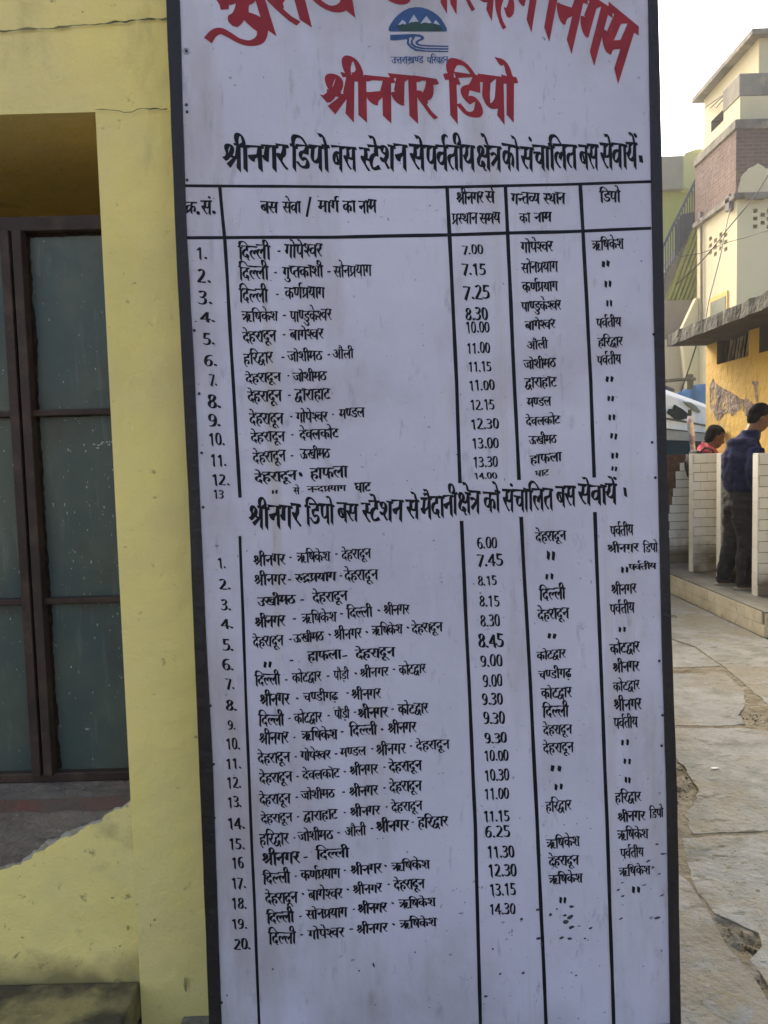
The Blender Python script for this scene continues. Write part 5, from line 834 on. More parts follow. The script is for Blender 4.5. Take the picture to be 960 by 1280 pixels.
# round cover mark cast into the near slab
mb = MB(); c = PZ(912, 1258, .004); ring = []
for rr, z in ((.0, .0066), (.046, .0064), (.051, .0045), (.056, .0072), (.064, .0042)):
    ring.append([(c.x + rr * (1 + .07 * math.sin(3 * a) + .04 * math.sin(7 * a + 1)) * math.cos(a), c.y + rr * (1 + .06 * math.sin(4 * a + 2)) * math.sin(a), z - .0025) for a in [2 * math.pi * i / 28 for i in range(28)]])
V = sum(ring, []); F_ = [(k * 28 + i, k * 28 + (i + 1) % 28, (k + 1) * 28 + (i + 1) % 28, (k + 1) * 28 + i) for k in range(4) for i in range(28)]
mb.add(V, F_); tag(mb.build('cover_ring', M['patch'], smooth=True), 'worn round patch set in the concrete close to the foot of the timetable board', 'ground patch')
p = PZ(893, 960, .004); mb = MB(); mb.prism([(p.x + a, p.y + b, .004 + c_) for a, b, c_ in ((-.022, 0, 0), (-.01, -.012, .001), (.008, -.012, .002), (.024, .004, 0), (.004, .002, .003), (-.012, .003, .002))], (0, 0, .0012))
tag(mb.build('paper_scrap', M['scrap']), 'tiny white crescent scrap of paper lying on the concrete yard', 'litter')

# ------------------------------------------------------------------ urinal platform, tiled partitions
PTX, PTZ, WX = 3.08, .21, 3.86
plat = thing('raised_platform', 'low concrete platform with two courses of stained cream tiles, under the two men', 'platform', (3.4, 7, 0))
MB().box((PTX + .012, 6.2, -.03), (WX, 12, PTZ - .012)).box((PTX + .004, 6.18, PTZ - .012), (WX, 12, PTZ)).build('platform_body', [M['platform']], plat)
tl = MB().box((-.004, -.0725, -.049), (.008, .0725, .049)).mesh('kerb_tile', M['kerb_tile'])
for j in range(2):
    for i in range(32):
        y = 6.255 + i * .15 + (.05 if j else 0)
        link('kerb_tile', tl, plat, mw=wm(plat).inverted() @ Matrix.Translation((PTX + .004 + rnd.uniform(-.002, .002), y, .05 + j * .102 - .004)) @ Matrix.Rotation(rnd.uniform(-.012, .012), 4, 'X'))
tl2 = MB().box((-.0725, -.006, -.049), (.0725, .006, .049)).mesh('kerb_tile_end', M['kerb_tile'])
for j in range(2):
    for i in range(5): link('kerb_tile', tl2, plat, mw=wm(plat).inverted() @ Matrix.Translation((PTX + .08 + i * .15, 6.186, .046 + j * .102)))
face_tile = MB().box((-.0715, -.006, -.046), (.0715, .006, .046)).mesh('face_tile', M['tile'])
end_tile = MB().box((-.006, -.047, -.098), (.006, .047, .098)).mesh('end_tile', M['edge_tile'])
PZT = 1.49
plabels = {6.1: 'white tiled urinal partition nearest the camera, beyond the right edge of the yard', 6.85: 'white tiled urinal partition in front of the man in the navy hoodie', 7.6: 'white tiled urinal partition just behind the back of the man in the navy hoodie',
           8.3: 'white tiled urinal partition hiding the body of the man with the pink scarf', 9.0: 'broken tiled partition with bare brown plaster at its top corner, farthest from camera'}
for Y0, lab in plabels.items():
    if Y0 == 6.1: continue
    t = thing('tiled_partition', lab, 'partition wall', (3.6, Y0 + .05, PTZ), 'tiled urinal partitions')
    far = Y0 == 9.0
    x0 = 3.345; ti = wm(t).inverted()
    MB().box((x0 + .008, Y0 + .008, PTZ - .01), (WX - .003, Y0 + .092, PZT - .006)).build('core', M['brownwall'] if far else M['grout'], t)
    rows = 13
    for rr in range(rows):
        zc = PTZ + .05 + rr * .0985
        off = .072 if rr % 2 else 0
        for i in range(5):
            xa = x0 + .014 + i * .146 - off; xb = xa + .142
            xa = max(xa, x0 + .002); xb = min(xb, WX)
            if far: xa = max(xa, {12: 3.55, 11: 3.48, 10: 3.43, 9: 3.41, 8: 3.40, 7: 3.39}.get(rr, xa))
            if xb - xa < .03: continue
            sc = (xb - xa) / .143
            link('face_tile', face_tile, t, mw=ti @ Matrix.Translation(((xa + xb) / 2, Y0 + .005 + rnd.uniform(-.0015, .0015), zc)) @ Matrix.Rotation(rnd.uniform(-.01, .01), 4, 'Y') @ Matrix.Diagonal((sc, 1, 1, 1)))
    if not far:
        for rr in range(6):
            link('end_tile', end_tile, t, mw=ti @ Matrix.Translation((x0 + .003, Y0 + .049, PTZ + .106 + rr * .2125)) @ Matrix.Diagonal((1, 1, 1.07, 1)))
        MB().box((x0, Y0, PZT - .005), (WX, Y0 + .1, PZT + .006)).build('cap', M['edge_tile'], t, bevel=.002)

# ------------------------------------------------------------------ ochre building behind the urinals
ob = thing('ochre_building', 'ochre painted single storey block with barred vents and peeling plaster behind the tiled partitions', 'building', (5.2, 6, 0))
ZS = 2.77
Y0, Y1 = 2.6, 9.2
def wy(x, y): return PX(x, y, WX)
a, b = wy(896, 456), wy(935.5, 445)
c = wy(949, 441)
z0 = (a.z + b.z) / 2
wins = [(Y1 - a.y, Y1 - b.y, z0, ZS), (Y1 - c.y, Y1 - c.y + (a.y - b.y), z0, ZS), (Y1 - c.y + 1.6, Y1 - c.y + 2.6, z0, ZS)]
mb = MB(); holed(mb, (WX, Y1, 0), (0, -1, 0), (0, 0, 1), Y1 - Y0, ZS, wins, (1, 0, 0), .22, 0, 1, 2)
mb.add([(WX, Y1, 0), (WX + 3.5, Y1, 0), (WX + 3.5, Y1, ZS), (WX, Y1, ZS)], [(0, 1, 2, 3)], 0)
mb.add([(WX, Y0, 0), (WX + 3.5, Y0, 0), (WX + 3.5, Y0, ZS), (WX, Y0, ZS)], [(0, 1, 2, 3)], 0)
mb.add([(WX + 3.5, Y0, 0), (WX + 3.5, Y1, 0), (WX + 3.5, Y1, ZS), (WX + 3.5, Y0, ZS)], [(0, 1, 2, 3)], 0)
mb.build('wall', [M['ochre'], M['greyjamb'], M['dark_in']], ob)
for wv in wins:
    fr = MB(); ya, yb = Y1 - wv[0], Y1 - wv[1]
    wf = fr.box((WX + .10, ya, wv[2]), (WX + .13, ya - .03, wv[3])).box((WX + .10, ya - .03, wv[2]), (WX + .13, yb + .03, wv[2] + .02)).box((WX + .10, yb, wv[2]), (WX + .13, yb + .03, wv[3])).build('vent_frame', M['greyjamb'], ob)
    n = 8
    for k in range(n):
        y = ya - .05 - (ya - yb - .1) * (k + .3) / n
        MB().tube([(WX + .115, y + .03, wv[2] + .002), (WX + .115, y - .05, wv[3] - .002)], .010 if k % 3 else .016, 6).build('rod', M['rod'], wf)
# canopy slab
xf = 3.4
top = []
mb = MB(); n = 60; r3 = random.Random(9)
V = []
for i in range(n + 1):
    y = 9.2 - (9.2 - 2.4) * i / n; jz = r3.uniform(-.008, .008); jx = r3.uniform(-.012, .012)
    V += [(xf + jx, y, 2.765 + jz * .5), (xf + jx + .005, y, 2.905 + jz), (7.6, y, 2.93), (7.6, y, 2.772)]
F_ = []; mi = []
for i in range(n):
    q = i * 4
    for k in range(4): F_.append((q + k, q + (k + 1) % 4, q + 4 + (k + 1) % 4, q + 4 + k)); mi.append(0 if k < 3 else 1)
mb.add(V, F_ + [(0, 1, 2, 3), (n * 4 + 3, n * 4 + 2, n * 4 + 1, n * 4)]); mb.m = mi + [0, 0]
mb.build('roof_slab', [M['slab'], M['soffit']], ob)
def blob(pts, seed, amp, step):
    r = random.Random(seed); out = []
    for i, a in enumerate(pts):
        b = pts[(i + 1) % len(pts)]; a, b = Vector(a), Vector(b); nseg = max(1, int((b - a).length / step))
        for k in range(nseg): out.append(a.lerp(b, k / nseg) + Vector((0, r.uniform(-amp, amp), r.uniform(-amp, amp))))
    return out
def peel(px, seed):
    pts = blob([wy(*q) for q in px], seed, .014, .028)
    mb = MB(); mb.prism([(WX - .004, q.y, q.z) for q in pts], (.002, 0, 0)); mb.build('peeled_patch', M['peel'], ob)
peel([(887, 482), (892, 472), (895, 480), (903, 484), (916, 491), (924, 497), (930, 500), (928, 508), (921, 515), (916, 520), (910, 514), (905, 519), (900, 524), (896, 525), (892, 516), (888, 510)], 1)
peel([(929, 500), (934, 497), (940, 503), (946, 508), (944, 516), (938, 522), (932, 521), (930, 513)], 2)
peel([(940, 476), (948, 477), (947, 486), (948, 501), (945, 502), (944, 488)], 3)

# ------------------------------------------------------------------ buildings beyond
cb = thing('cream_building', 'tall cream building with grey brick parapet band, vent holes and sloping roof', 'building', (12, 22, 0))
YC = 18.0
K = PY(921.5, 246, YC); KX = K.x
z_b, z_t, z_cap = K.z, PY(921, 163, YC).z, PY(921, 151, YC).z
YF = 18.0
fe = PX(871.5, 300, KX).y
def hl(x, y): p = PX(x, y, KX); return p
mb = MB()
vents = []
for x, ys in ((888, (298.5, 307, 315.5)), (894.3, (300, 308.5, 317.5)), (901, (293, 301.5, 310)), (907.2, (293.5, 302.5, 311.5))):
    for y in ys:
        q = hl(x, y); vents.append((q.y, q.z))
gw = hl(888, 372); gx = hl(911, 360); 
# left face (X = KX), u runs from the far end to the corner
L_ = fe - YC
rects = []
for x, ys in ((888, (298.5, 307, 315.5)), (894.3, (300.5, 309, 317.5)), (901, (293, 301.8, 310.2)), (907.2, (293.6, 302.6, 311.2))):
    for y in ys:
        q = hl(x, y); rects.append((fe - q.y - .085, fe - q.y + .085, q.z - .048, q.z + .048))
# avoid one long cut line grid by building the vents as separate bays
holed(mb, (KX, fe, 0), (0, -1, 0), (0, 0, 1), L_, z_b, rects, (1, 0, 0), .18, 0, 0, 1)
# right face (Y = YC)
rects2 = []
for x, ys in ((944.3, (263.5, 273, 283)), (953.6, (268.5, 278.5)), (961, (264, 273.5, 283.5)), (970, (269, 279))):
    for y in ys:
        q = PY(x, y, YC); rects2.append((q.x - KX - .05, q.x - KX + .05, q.z - .045, q.z + .045))
holed(mb, (KX, YC, 0), (1, 0, 0), (0, 0, 1), 8, z_b, rects2, (0, 1, 0), .18, 0, 0, 1)
mb.add([(KX, fe, 0), (KX + 8, fe, 0), (KX + 8, fe, z_t), (KX, fe, z_t)], [(0, 1, 2, 3)], 0)
mb.add([(KX + 8, fe, 0), (KX + 8, YC, 0), (KX + 8, YC, z_t), (KX + 8, fe, z_t)], [(0, 1, 2, 3)], 0)
mb.build('wall', [M['cream'], M['dark_in']], cb)
MB().box((KX - .06, YC - .06, z_b + .06), (KX + 8, fe, z_t)).build('brick_band', M['brick'], cb)
MB().box((KX - .12, YC - .12, z_b - .06), (KX + 8, fe + .02, z_b + .06)).build('ledge', M['capgrey'], cb, bevel=.01)
MB().box((KX - .10, YC - .10, z_t), (KX + 8, fe + .03, z_cap)).build('parapet_cap', M['capgrey'], cb, bevel=.02)
# plaster patch on the band front, right of the corner
pp = [PY(x, y, YC - .065) for x, y in ((922.5, 243), (923, 234), (926, 228), (925, 222), (929, 215), (933, 213), (936, 209), (941, 211), (946, 206), (953, 207), (958, 212), (963, 210), (975, 213), (990, 218), (990, 243))]
r4 = random.Random(4); MB().prism([p + Vector((r4.uniform(-.03, .03), 0, r4.uniform(-.04, .04))) for p in pp], (0, -.02, 0)).build('cement_patch', M['cream'], cb)
# corner pier, pipe, little window, junction boxes
pa, pb_ = hl(871.8, 300), hl(877, 300)
MB().tube([hl(879, 277) + Vector((-.05, 0, 0)), hl(879.5, 415) + Vector((-.05, 0, 0))], .03, 6).build('drain_pipe', M['capgrey'], cb)
q0, q1 = hl(888.5, 376), hl(910.5, 369)
fr = MB().box((KX - .03, q0.y, q0.z - 1.0), (KX + .005, q1.y, q0.z + .05)).build('window', M['ochre'], cb)
MB().box((KX - .04, q0.y - .07, q0.z - .9), (KX - .031, q1.y + .07, q0.z - .06)).build('pane', M['busglass2'], fr)
for (x, y, s_) in ((915, 254, .11), (879.5, 272, .08)):
    q = hl(x, y); MB().box((KX - .12, q.y - s_, q.z - s_ * 1.6), (KX, q.y + s_, q.z + s_ * 1.6)).build('junction_box', M['greyjamb'], cb, bevel=.01)
q = PY(941, 248, YC); MB().box((q.x - .2, YC - .2, q.z - .06), (q.x + .2, YC - .06, q.z + .06)).build('bracket', M['capgrey'], cb)
# raised box on the parapet (grey stained top)
BX = KX + .12
q = PY(923.5, 92, YC + .15); zt = q.z
zc_ = z_cap + .35
MB().box((BX, YC + .15, z_cap), (KX + 7.9, YC + 1.0, zt - .5)).build('stair_room', M['cream_b'], cb)
MB().box((BX - .02, YC + .13, zt - .5), (KX + 7.9, YC + 1.02, zt)).build('stained_beam', M['capgrey'], cb, bevel=.02)
# tower behind with sloping roof slab
TX = KX + 1.0
q0 = PX(880, 112, TX); q1 = PX(962, 48, TX); ztw = (q0.z + q1.z) / 2
mb = MB(); w0, w1 = PX(889, 150, TX), PX(907.5, 147, TX); zb_ = PX(907.5, 147.5, TX).z; zt_ = PX(907.5, 133, TX).z
holed(mb, (TX, q0.y, 0), (0, -1, 0), (0, 0, 1), q0.y - (YC + 1.1), ztw, [(q0.y - w0.y, q0.y - w1.y, zb_, zt_)], (1, 0, 0), .3, 0, 1, 2)
mb.add([(TX, q0.y, 0), (TX + 8, q0.y, 0), (TX + 8, q0.y, ztw), (TX, q0.y, ztw)], [(0, 1, 2, 3)], 0)
mb.add([(TX, YC + 1.1, 0), (TX + 8, YC + 1.1, 0), (TX + 8, YC + 1.1, ztw), (TX, YC + 1.1, ztw)], [(0, 1, 2, 3)], 0)
mb.build('tower_wall', [M['cream_b'], M['greyjamb'], M['dark_in']], cb)
MB().box((TX - .25, YC + .9, ztw), (TX + 8, q0.y + .25, ztw + .14)).build('tower_roof', M['capgrey'], cb, bevel=.02)
mb = MB(); 
for k in range(3):
    ya = q0.y - .2 - k * .3; mb.tube([(TX - .05, ya, ztw - .35 - k * .1), (TX - .35, ya - .8, ztw - .62 - k * .15), (TX - .05, ya - 1.5, ztw - .55)], .012, 5)
mb.build('bracket_wire', M['cable'], cb)
# sloped skirting wall at its foot
MB().prism([(KX - .01, fe - .15, 0)] + [(p.x, fe - .15, p.z) for p in (PY(852, 412, fe - .15), PY(870.5, 372, fe - .15), PY(873, 372, fe - .15))] + [(KX + .02, fe - .15, 0)], (0, .2, 0)).build('sloped_buttress', M['cream'], cb)

gb = thing('green_building', 'light green house with outside stair, ribbed green stair soffit and grey block on top', 'building', (7.5, 23.5, 0))
YG = 22.5
g = lambda x, y, Y=YG: PY(x, y, Y)
def plate(name, px, Y, t, m, par=gb): return MB().prism([g(x, y, Y) for x, y in px], (0, t, 0)).build(name, M[m], par)
plate('wall', [(780, 235), (890, 232), (890, 700), (780, 700)], YG + .35, .4, 'greenwall')
plate('roof_block', [(780, 197), (855, 194.5), (855, 236), (780, 238)], YG + .1, 1.5, 'greyblock')
plate('pillar', [(855, 196), (857, 191), (871, 186), (880, 186), (880, 236), (861, 236), (855, 234)], YG, 1.2, 'palegreen')
Ys = YG - .9
plate('stair_flight', [(818, 380), (818, 362), (832, 338), (840, 326), (852, 308), (862, 292), (872, 275), (880, 260), (880, 300), (838, 376)], Ys, .7, 'capgrey')
# ribbed underside of the flight
for k in range(9):
    x0_, y0_ = 832 + k * 5.2, 376
    dx = 38.0; dy = -104.0
    tmax = min(1.0, (881 - x0_) / dx)
    xa, ya = x0_, y0_; xb, yb = x0_ + dx * tmax, y0_ + dy * tmax
    MB().prism([g(xa, ya, Ys - .02), g(xa + 3.6, ya, Ys - .02), g(xb + 3.6, yb, Ys - .02), g(xb, yb, Ys - .02)], (0, -.12, 0)).build('soffit_rib', M['greenrib'], gb)
plate('stair_soffit', [(830, 377), (878, 377), (878, 268), (870, 282)], Ys - .015, .5, 'greenrib')
# railing
mb = MB(); mb.tube([g(824, 317, Ys - .1), g(876, 212, Ys - .1)], .04, 6); rl = mb.build('railing', M['bluerail'], gb)
for k in range(17):
    x = 826 + k * 3.0; yt = 317 - (x - 824) * 105 / 52; ybm = min(350, 349 - (x - 830) * 1.72)
    MB().tube([g(x, yt, Ys - .1), g(x, ybm, Ys - .1)], .018, 4).build('baluster', M['bluerail'], rl)
plate('railing_sheet', [(844, 282), (852, 268), (872, 264), (868, 282), (856, 303), (844, 322)], Ys - .06, .02, 'bluerail')

bw = MB().prism([PY(x, y, 21.4) for x, y in ((800, 377), (880, 374), (880, 640), (800, 640))], (0, .3, 0)).build('low_wall', M['beige']); tag(bw, 'flat beige wall under the green ribbed stair, above the canopy edge', 'wall')
pw = MB().prism([PY(x, y, 20.9) for x, y in ((780, 425), (905, 424), (905, 640), (780, 640))], (0, .2, 0)).build('stained_wall', M['palewall']); tag(pw, 'pale cream wall with damp streaks behind the parked bus, below the canopy edge', 'wall')

# blue tarpaulin behind the bus
mb = MB(); r5 = random.Random(5); Yt = 18.2; nx, nz = 14, 7; V = []
x_px = [846 + i * 46 / nx for i in range(nx + 1)]
for j in range(nz + 1):
    for i, x in enumerate(x_px):
        yt = 492 - 12 * math.sin(min(1, (x - 846) / 30) * 1.5) ; y = yt + (560 - yt) * j / nz
        p = PY(x, y, Yt); V.append((p.x, p.y + .15 * math.sin(i * 1.1) * (.3 + j / nz) + .03 * r5.random(), p.z))
F_ = [(j * (nx + 1) + i, j * (nx + 1) + i + 1, (j + 1) * (nx + 1) + i + 1, (j + 1) * (nx + 1) + i) for j in range(nz) for i in range(nx)]
o = mb.add(V, F_).build('tarpaulin', M['tarp'], smooth=True); sm = o.modifiers.new('thick', 'SOLIDIFY'); sm.thickness = .02
tag(o, 'blue tarpaulin hung behind the bus, left of the ochre wall corner', 'tarpaulin')

# ------------------------------------------------------------------ bus
A = Vector((2.67, 8.96, 0)); Bp = Vector((7.5, 17.45, 0)); bd = (Bp - A).normalized(); bn = Vector((bd.y, -bd.x, 0))  # bn towards the yard
if bn.y > 0: bn = -bn
Lb = (Bp - A).length
bus = thing('parked_bus', 'white bus with teal lower body and tinted windows, parked behind the farthest partition', 'bus', tuple(A + bd * Lb / 2 - bn * 1.2))
def bp(s, z, o=0): return A + bd * s + Vector((0, 0, z)) + bn * o
def bpx(x, y):      # point of the bus side (vertical plane through A, along bd)
    d = ray(x, y); t = (A - CAM).dot(bn) / d.dot(bn); q = CAM + d * t; return ((q - A).dot(bd), q.z)
def band(name, z0, z1, m, o, s0=0, s1=None):
    s1 = Lb if s1 is None else s1
    return MB().prism([bp(s0, z0), bp(s1, z0), bp(s1, z1), bp(s0, z1)], bn * o).build(name, M[m], bus)
zr = 2.62
body = MB(); body.prism([bp(0, .35), bp(0, 2.0), bp(0, zr - .2) - bn * .02, bp(0, zr - .05) - bn * .2, bp(0, zr) - bn * .5, bp(0, zr) - bn * 1.9, bp(0, zr - .2) - bn * 2.35, bp(0, .35) - bn * 2.4], bd * Lb).build('body', M['buswhite'], bus, bevel=.02)
band('lower_panel', .45, 1.70, 'busteal', .012); band('grey_stripe', 1.704, 1.86, 'busgrey', .014); band('trim_strip', 1.86, 1.878, 'rubber', .03); band('trim_strip', 2.02, 2.045, 'rubber', .03)
def winpoly(name, px, m):
    q = [bpx(*p) for p in px]; return MB().prism([bp(s, z, .004) for s, z in q], bn * .02).build(name, M[m], bus, bevel=.004)
winpoly('window', [(833, 516), (836, 511), (840, 512), (842, 506), (851, 511), (860, 518), (858, 523), (850, 525), (843, 524)], 'busglass')
winpoly('window', [(853, 502), (862, 503), (869, 508), (875, 515), (873, 516), (866, 513), (860, 508)], 'busglass2')
def fp(t, z, o): return A - bn * t + Vector((0, 0, z)) - bd * o      # on the front end of the bus
wsf = MB().prism([fp(.22, 1.42, .01), fp(2.18, 1.42, .01), fp(2.1, 2.34, .01), fp(.3, 2.34, .01)], -bd * .02).build('windscreen_frame', M['rubber'], bus)
for a_, b_ in ((.30, 1.17), (1.23, 2.10)): MB().prism([fp(a_, 1.48, .032), fp(b_, 1.48, .032), fp(b_ - .02, 2.28, .032), fp(a_ + .02, 2.28, .032)], -bd * .006).build('pane', M['busglass'], wsf)
MB().prism([fp(-.02, .40, .005), fp(2.42, .40, .005), fp(2.42, .60, .005), fp(-.02, .60, .005)], -bd * .12).build('bumper', M['rubber'], bus, bevel=.02)
MB().prism([fp(.02, .66, .004), fp(2.38, .66, .004), fp(2.38, 1.20, .004), fp(.02, 1.20, .004)], -bd * .012).build('front_panel', M['busteal'], bus)
for t_ in (.38, 2.02):
    c = fp(t_, .86, .018); MB().tube([c, c - bd * .04], .10, 16).build('headlight', M['buswhite'], bus)
for k in range(5): MB().prism([fp(.75, .76 + k * .08, .018), fp(1.65, .76 + k * .08, .018), fp(1.65, .79 + k * .08, .018), fp(.75, .79 + k * .08, .018)], -bd * .01).build('grille_slat', M['rubber'], bus)
for s in (1.5, 7.0):
    w_ = MB(); c = bp(s, .48, -.1); w_.tube([c, c + bn * .14], .46, 24); wl = w_.build('wheel', M['rubber'], bus); MB().tube([c + bn * .141, c + bn * .15], .24, 18).build('rim', M['busgrey'], wl)
mb = MB(); mb.tube([bp(.2, zr + .12, -.35), bp(Lb * .55, zr + .12, -.35)], .03, 6); mb.tube([bp(.2, zr + .02, -.28), bp(Lb * .62, zr + .02, -.28)], .035, 6)
for s in (.5, 1.6, 2.7, 3.8): mb.tube([bp(s, zr - .02, -.35), bp(s, zr + .12, -.35)], .02, 5)
mb.build('roof_rack', M['rubber'], bus)

# ------------------------------------------------------------------ poles and cables
Yp_ = 9.75
mb = MB(); pts = [PY(x, y, Yp_) for x, y in ((867, 600), (866.5, 570), (865, 548), (863.5, 535), (862.5, 527), (862.3, 520))]; pts[0].z = 0
wp = thing('wrapped_post', 'thin post wrapped in pale pinkish cloth with a dark tip, standing before the bus', 'post', (pts[0].x, pts[0].y, 0))
mb.tube(pts, [.035, .035, .036, .045, .042, .03], 8).build('cloth_wrap', M['wrap'], wp, smooth=True)
MB().tube([PY(862.3, 521, Yp_), PY(862.0, 512, Yp_)], .024, 8).build('dark_tip', M['rubber'], wp)
Yb = 12.6
mb = MB(); a_, b_ = PY(862.6, 488, Yb), PY(862.4, 468, Yb); o = thing('bamboo_cross_pole', 'short weathered pole with a horizontal bar tied across it, above the bus roof', 'pole', tuple(a_))
a_.z = zr - .1
MB().tube([a_, b_], .055, 7).build('upright', M['bamboo'], o); MB().tube([PY(818, 478, Yb - .1), PY(845, 475, Yb - .1), PY(869, 473.5, Yb - .1)], .03, 6).build('cross_bar', M['bamboo'], o)
def cable(px, Yv, r_, label):
    n_ = len(px); pts = []
    for i in range(n_ - 1):
        for k in range(6):
            t = k / 6; x = px[i][0] + (px[i + 1][0] - px[i][0]) * t; y = px[i][1] + (px[i + 1][1] - px[i][1]) * t
            Yy = Yv[0] + (Yv[1] - Yv[0]) * (i + t) / (n_ - 1); pts.append(PY(x, y, Yy))
    pts.append(PY(*px[-1], Yv[1]))
    for _ in range(3): pts = [pts[0]] + [(pts[i - 1] + pts[i] * 2 + pts[i + 1]) / 4 for i in range(1, len(pts) - 1)] + [pts[-1]]
    tag(MB().tube(pts, r_, 5).build('cable', M['cable']), label, 'cable', 'overhead cables')
cable([(914, 258), (909.5, 275), (905, 296), (901, 318), (894, 345), (886, 375), (880.5, 407)], (17.6, 13.0), .011, 'slack black cable running down the cream wall from the small box to the canopy')
cable([(985, 170), (962, 216), (945.5, 243), (930, 262), (908, 288), (890, 312), (870, 334), (845, 356)], (14, 17.0), .011, 'long dark cable slanting from the top right across the brick band down to the left')
cable([(985, 281), (960, 288), (935, 296), (905, 304), (880, 316), (850, 321)], (14.5, 18.2), .008, 'thin cable crossing almost level from the right edge past the vent holes')
cable([(871, 430), (864, 452), (858, 470), (851.5, 489)], (12.2, 12.6), .012, 'short dark cable dropping from the canopy underside to the bus roof')

# ------------------------------------------------------------------ people
def ring_tube(mb, rings, side=Vector((0, 1, 0)), n=16):
    """rings: (centre, half-width along side, half-depth); interpolated smoothly"""
    P = [Vector(r[0]) for r in rings]; A_ = [r[1] for r in rings]; B_ = [r[2] for r in rings]; out = []
    m = len(P)
    def cr(v, i, t):
        p0, p1, p2, p3 = v[max(i - 1, 0)], v[i], v[min(i + 1, m - 1)], v[min(i + 2, m - 1)]
        return (p1 * 2 + (p2 - p0) * t + (p0 * 2 - p1 * 5 + p2 * 4 - p3) * t * t + (p1 * 3 - p0 - p2 * 3 + p3) * t ** 3) * .5
    for i in range(m - 1):
        for k in range(4): out.append((cr(P, i, k / 4), cr(A_, i, k / 4), cr(B_, i, k / 4)))
    out.append((P[-1], A_[-1], B_[-1])); o = len(mb.v)
    for k, (p, a, b) in enumerate(out):
        t = (out[min(k + 1, len(out) - 1)][0] - out[max(k - 1, 0)][0]).normalized(); s = (side - t * side.dot(t)).normalized(); d = t.cross(s)
        mb.v += [tuple(p + s * math.cos(2 * math.pi * i / n) * a + d * math.sin(2 * math.pi * i / n) * b) for i in range(n)]
    for k in range(len(out) - 1):
        for i in range(n): mb.f.append((o + k * n + i, o + k * n + (i + 1) % n, o + (k + 1) * n + (i + 1) % n, o + (k + 1) * n + i)); mb.m.append(0)
    mb.f += [tuple(o + i for i in reversed(range(n))), tuple(o + (len(out) - 1) * n + i for i in range(n))]; mb.m += [0, 0]
    return mb
def ball(mb, c, r, sc=(1, 1, 1), rot=None, n=14):
    c = Vector(c); o = len(mb.v); V = [];
    for j in range(n + 1):
        th = math.pi * j / n
        for i in range(n): V.append(Vector((math.sin(th) * math.cos(2 * math.pi * i / n) * sc[0], math.sin(th) * math.sin(2 * math.pi * i / n) * sc[1], math.cos(th) * sc[2])) * r)
    if rot: V = [rot @ v for v in V]
    mb.v += [tuple(c + v) for v in V]
    for j in range(n):
        for i in range(n): mb.f.append((o + j * n + i, o + j * n + (i + 1) % n, o + (j + 1) * n + (i + 1) % n, o + (j + 1) * n + i)); mb.m.append(0)
    return mb
def fused(name, mb, m, parent, vox=.012, smooth=4, disp=0):
    """melt the overlapping volumes into one continuous skin"""
    me = mb.mesh(name + '_src', m); ob_ = bpy.data.objects.new(name + '_src', me); scn.collection.objects.link(ob_)
    rm = ob_.modifiers.new('r', 'REMESH'); rm.mode = 'VOXEL'; rm.voxel_size = vox; rm.use_smooth_shade = True
    s = ob_.modifiers.new('s', 'SMOOTH'); s.iterations = smooth; s.factor = .5
    dg = bpy.context.evaluated_depsgraph_get(); dg.update(); me2 = bpy.data.meshes.new_from_object(ob_.evaluated_get(dg)); me2.name = name
    bpy.data.objects.remove(ob_)
    if disp:
        for v in me2.vertices:
            d = noise.noise(v.co * 16) * disp + noise.noise(Vector((v.co.x * 7, v.co.y * 7, v.co.z * 15 + v.co.x * 8))) * disp; v.co += v.normal * d
    me2.materials.clear(); me2.materials.append(m); me2.polygons.foreach_set('use_smooth', [True] * len(me2.polygons))
    return link(name, me2, parent)
def head(mb, c, tilt):
    """skull, jaw, nose, brow, ear, neck; face towards +X before tilt (rotation about Y, positive = bowed)"""
    Rm = Matrix.Rotation(tilt, 3, 'Y'); c = Vector(c); q = lambda x, y, z: c + Rm @ Vector((x, y, z))
    ball(mb, q(0, 0, .02), .1, (1.0, .78, 1.02), Rm); ball(mb, q(.02, 0, -.05), .078, (1, .82, 1.0), Rm); ball(mb, q(.055, 0, -.088), .036, (1, 1.1, .8), Rm)
    mb.tube([q(.088, 0, .022), q(.104, 0, -.005), q(.122, 0, -.028), (q(.1, 0, -.038))], [.008, .011, .016, .012], 8)
    mb.tube([q(.084, -.045, .035), q(.096, 0, .034), q(.084, .045, .035)], [.01, .012, .01], 8)
    mb.tube([q(.082, -.026, -.066), q(.096, 0, -.064), q(.082, .026, -.066)], [.007, .011, .007], 8); mb.tube([q(.08, -.022, -.078), q(.092, 0, -.077), q(.08, .022, -.078)], [.006, .01, .006], 8)
    for s in (-1, 1):
        ball(mb, q(-.004, s * .082, -.008), .028, (.75, .35, 1.15), Rm); ball(mb, q(.075, s * .032, .008), .016, (.7, 1, .7), Rm)
    return q, Rm
def hand(mb, c, fwd, down, s=1):
    c, f, d = Vector(c), Vector(fwd).normalized(), Vector(down).normalized(); sd = f.cross(d)
    ring_tube(mb, [(c - f * .03, .024, .018), (c + f * .01, .036, .014), (c + f * .05, .038, .013)], sd)
    for k, L in enumerate((.066, .076, .072, .056)):
        b = c + f * .05 + sd * (.027 - .018 * k); mb.tube([b, b + f * L * .45 + d * .004, b + f * L * .72 + d * .02, b + f * L * .8 + d * .042], [.0095, .009, .0085, .007], 8)
    b = c + sd * .032 * s; mb.tube([b, b + f * .03 + sd * .018 * s + d * .01, b + f * .055 + sd * .012 * s + d * .028], [.012, .0105, .009], 8)
YM = 7.32
m1 = thing('person', 'man in navy hooded jacket and dark trousers, head bowed, standing in a tiled stall', 'person', (3.45, YM, PTZ))
mb = MB(); z = PTZ
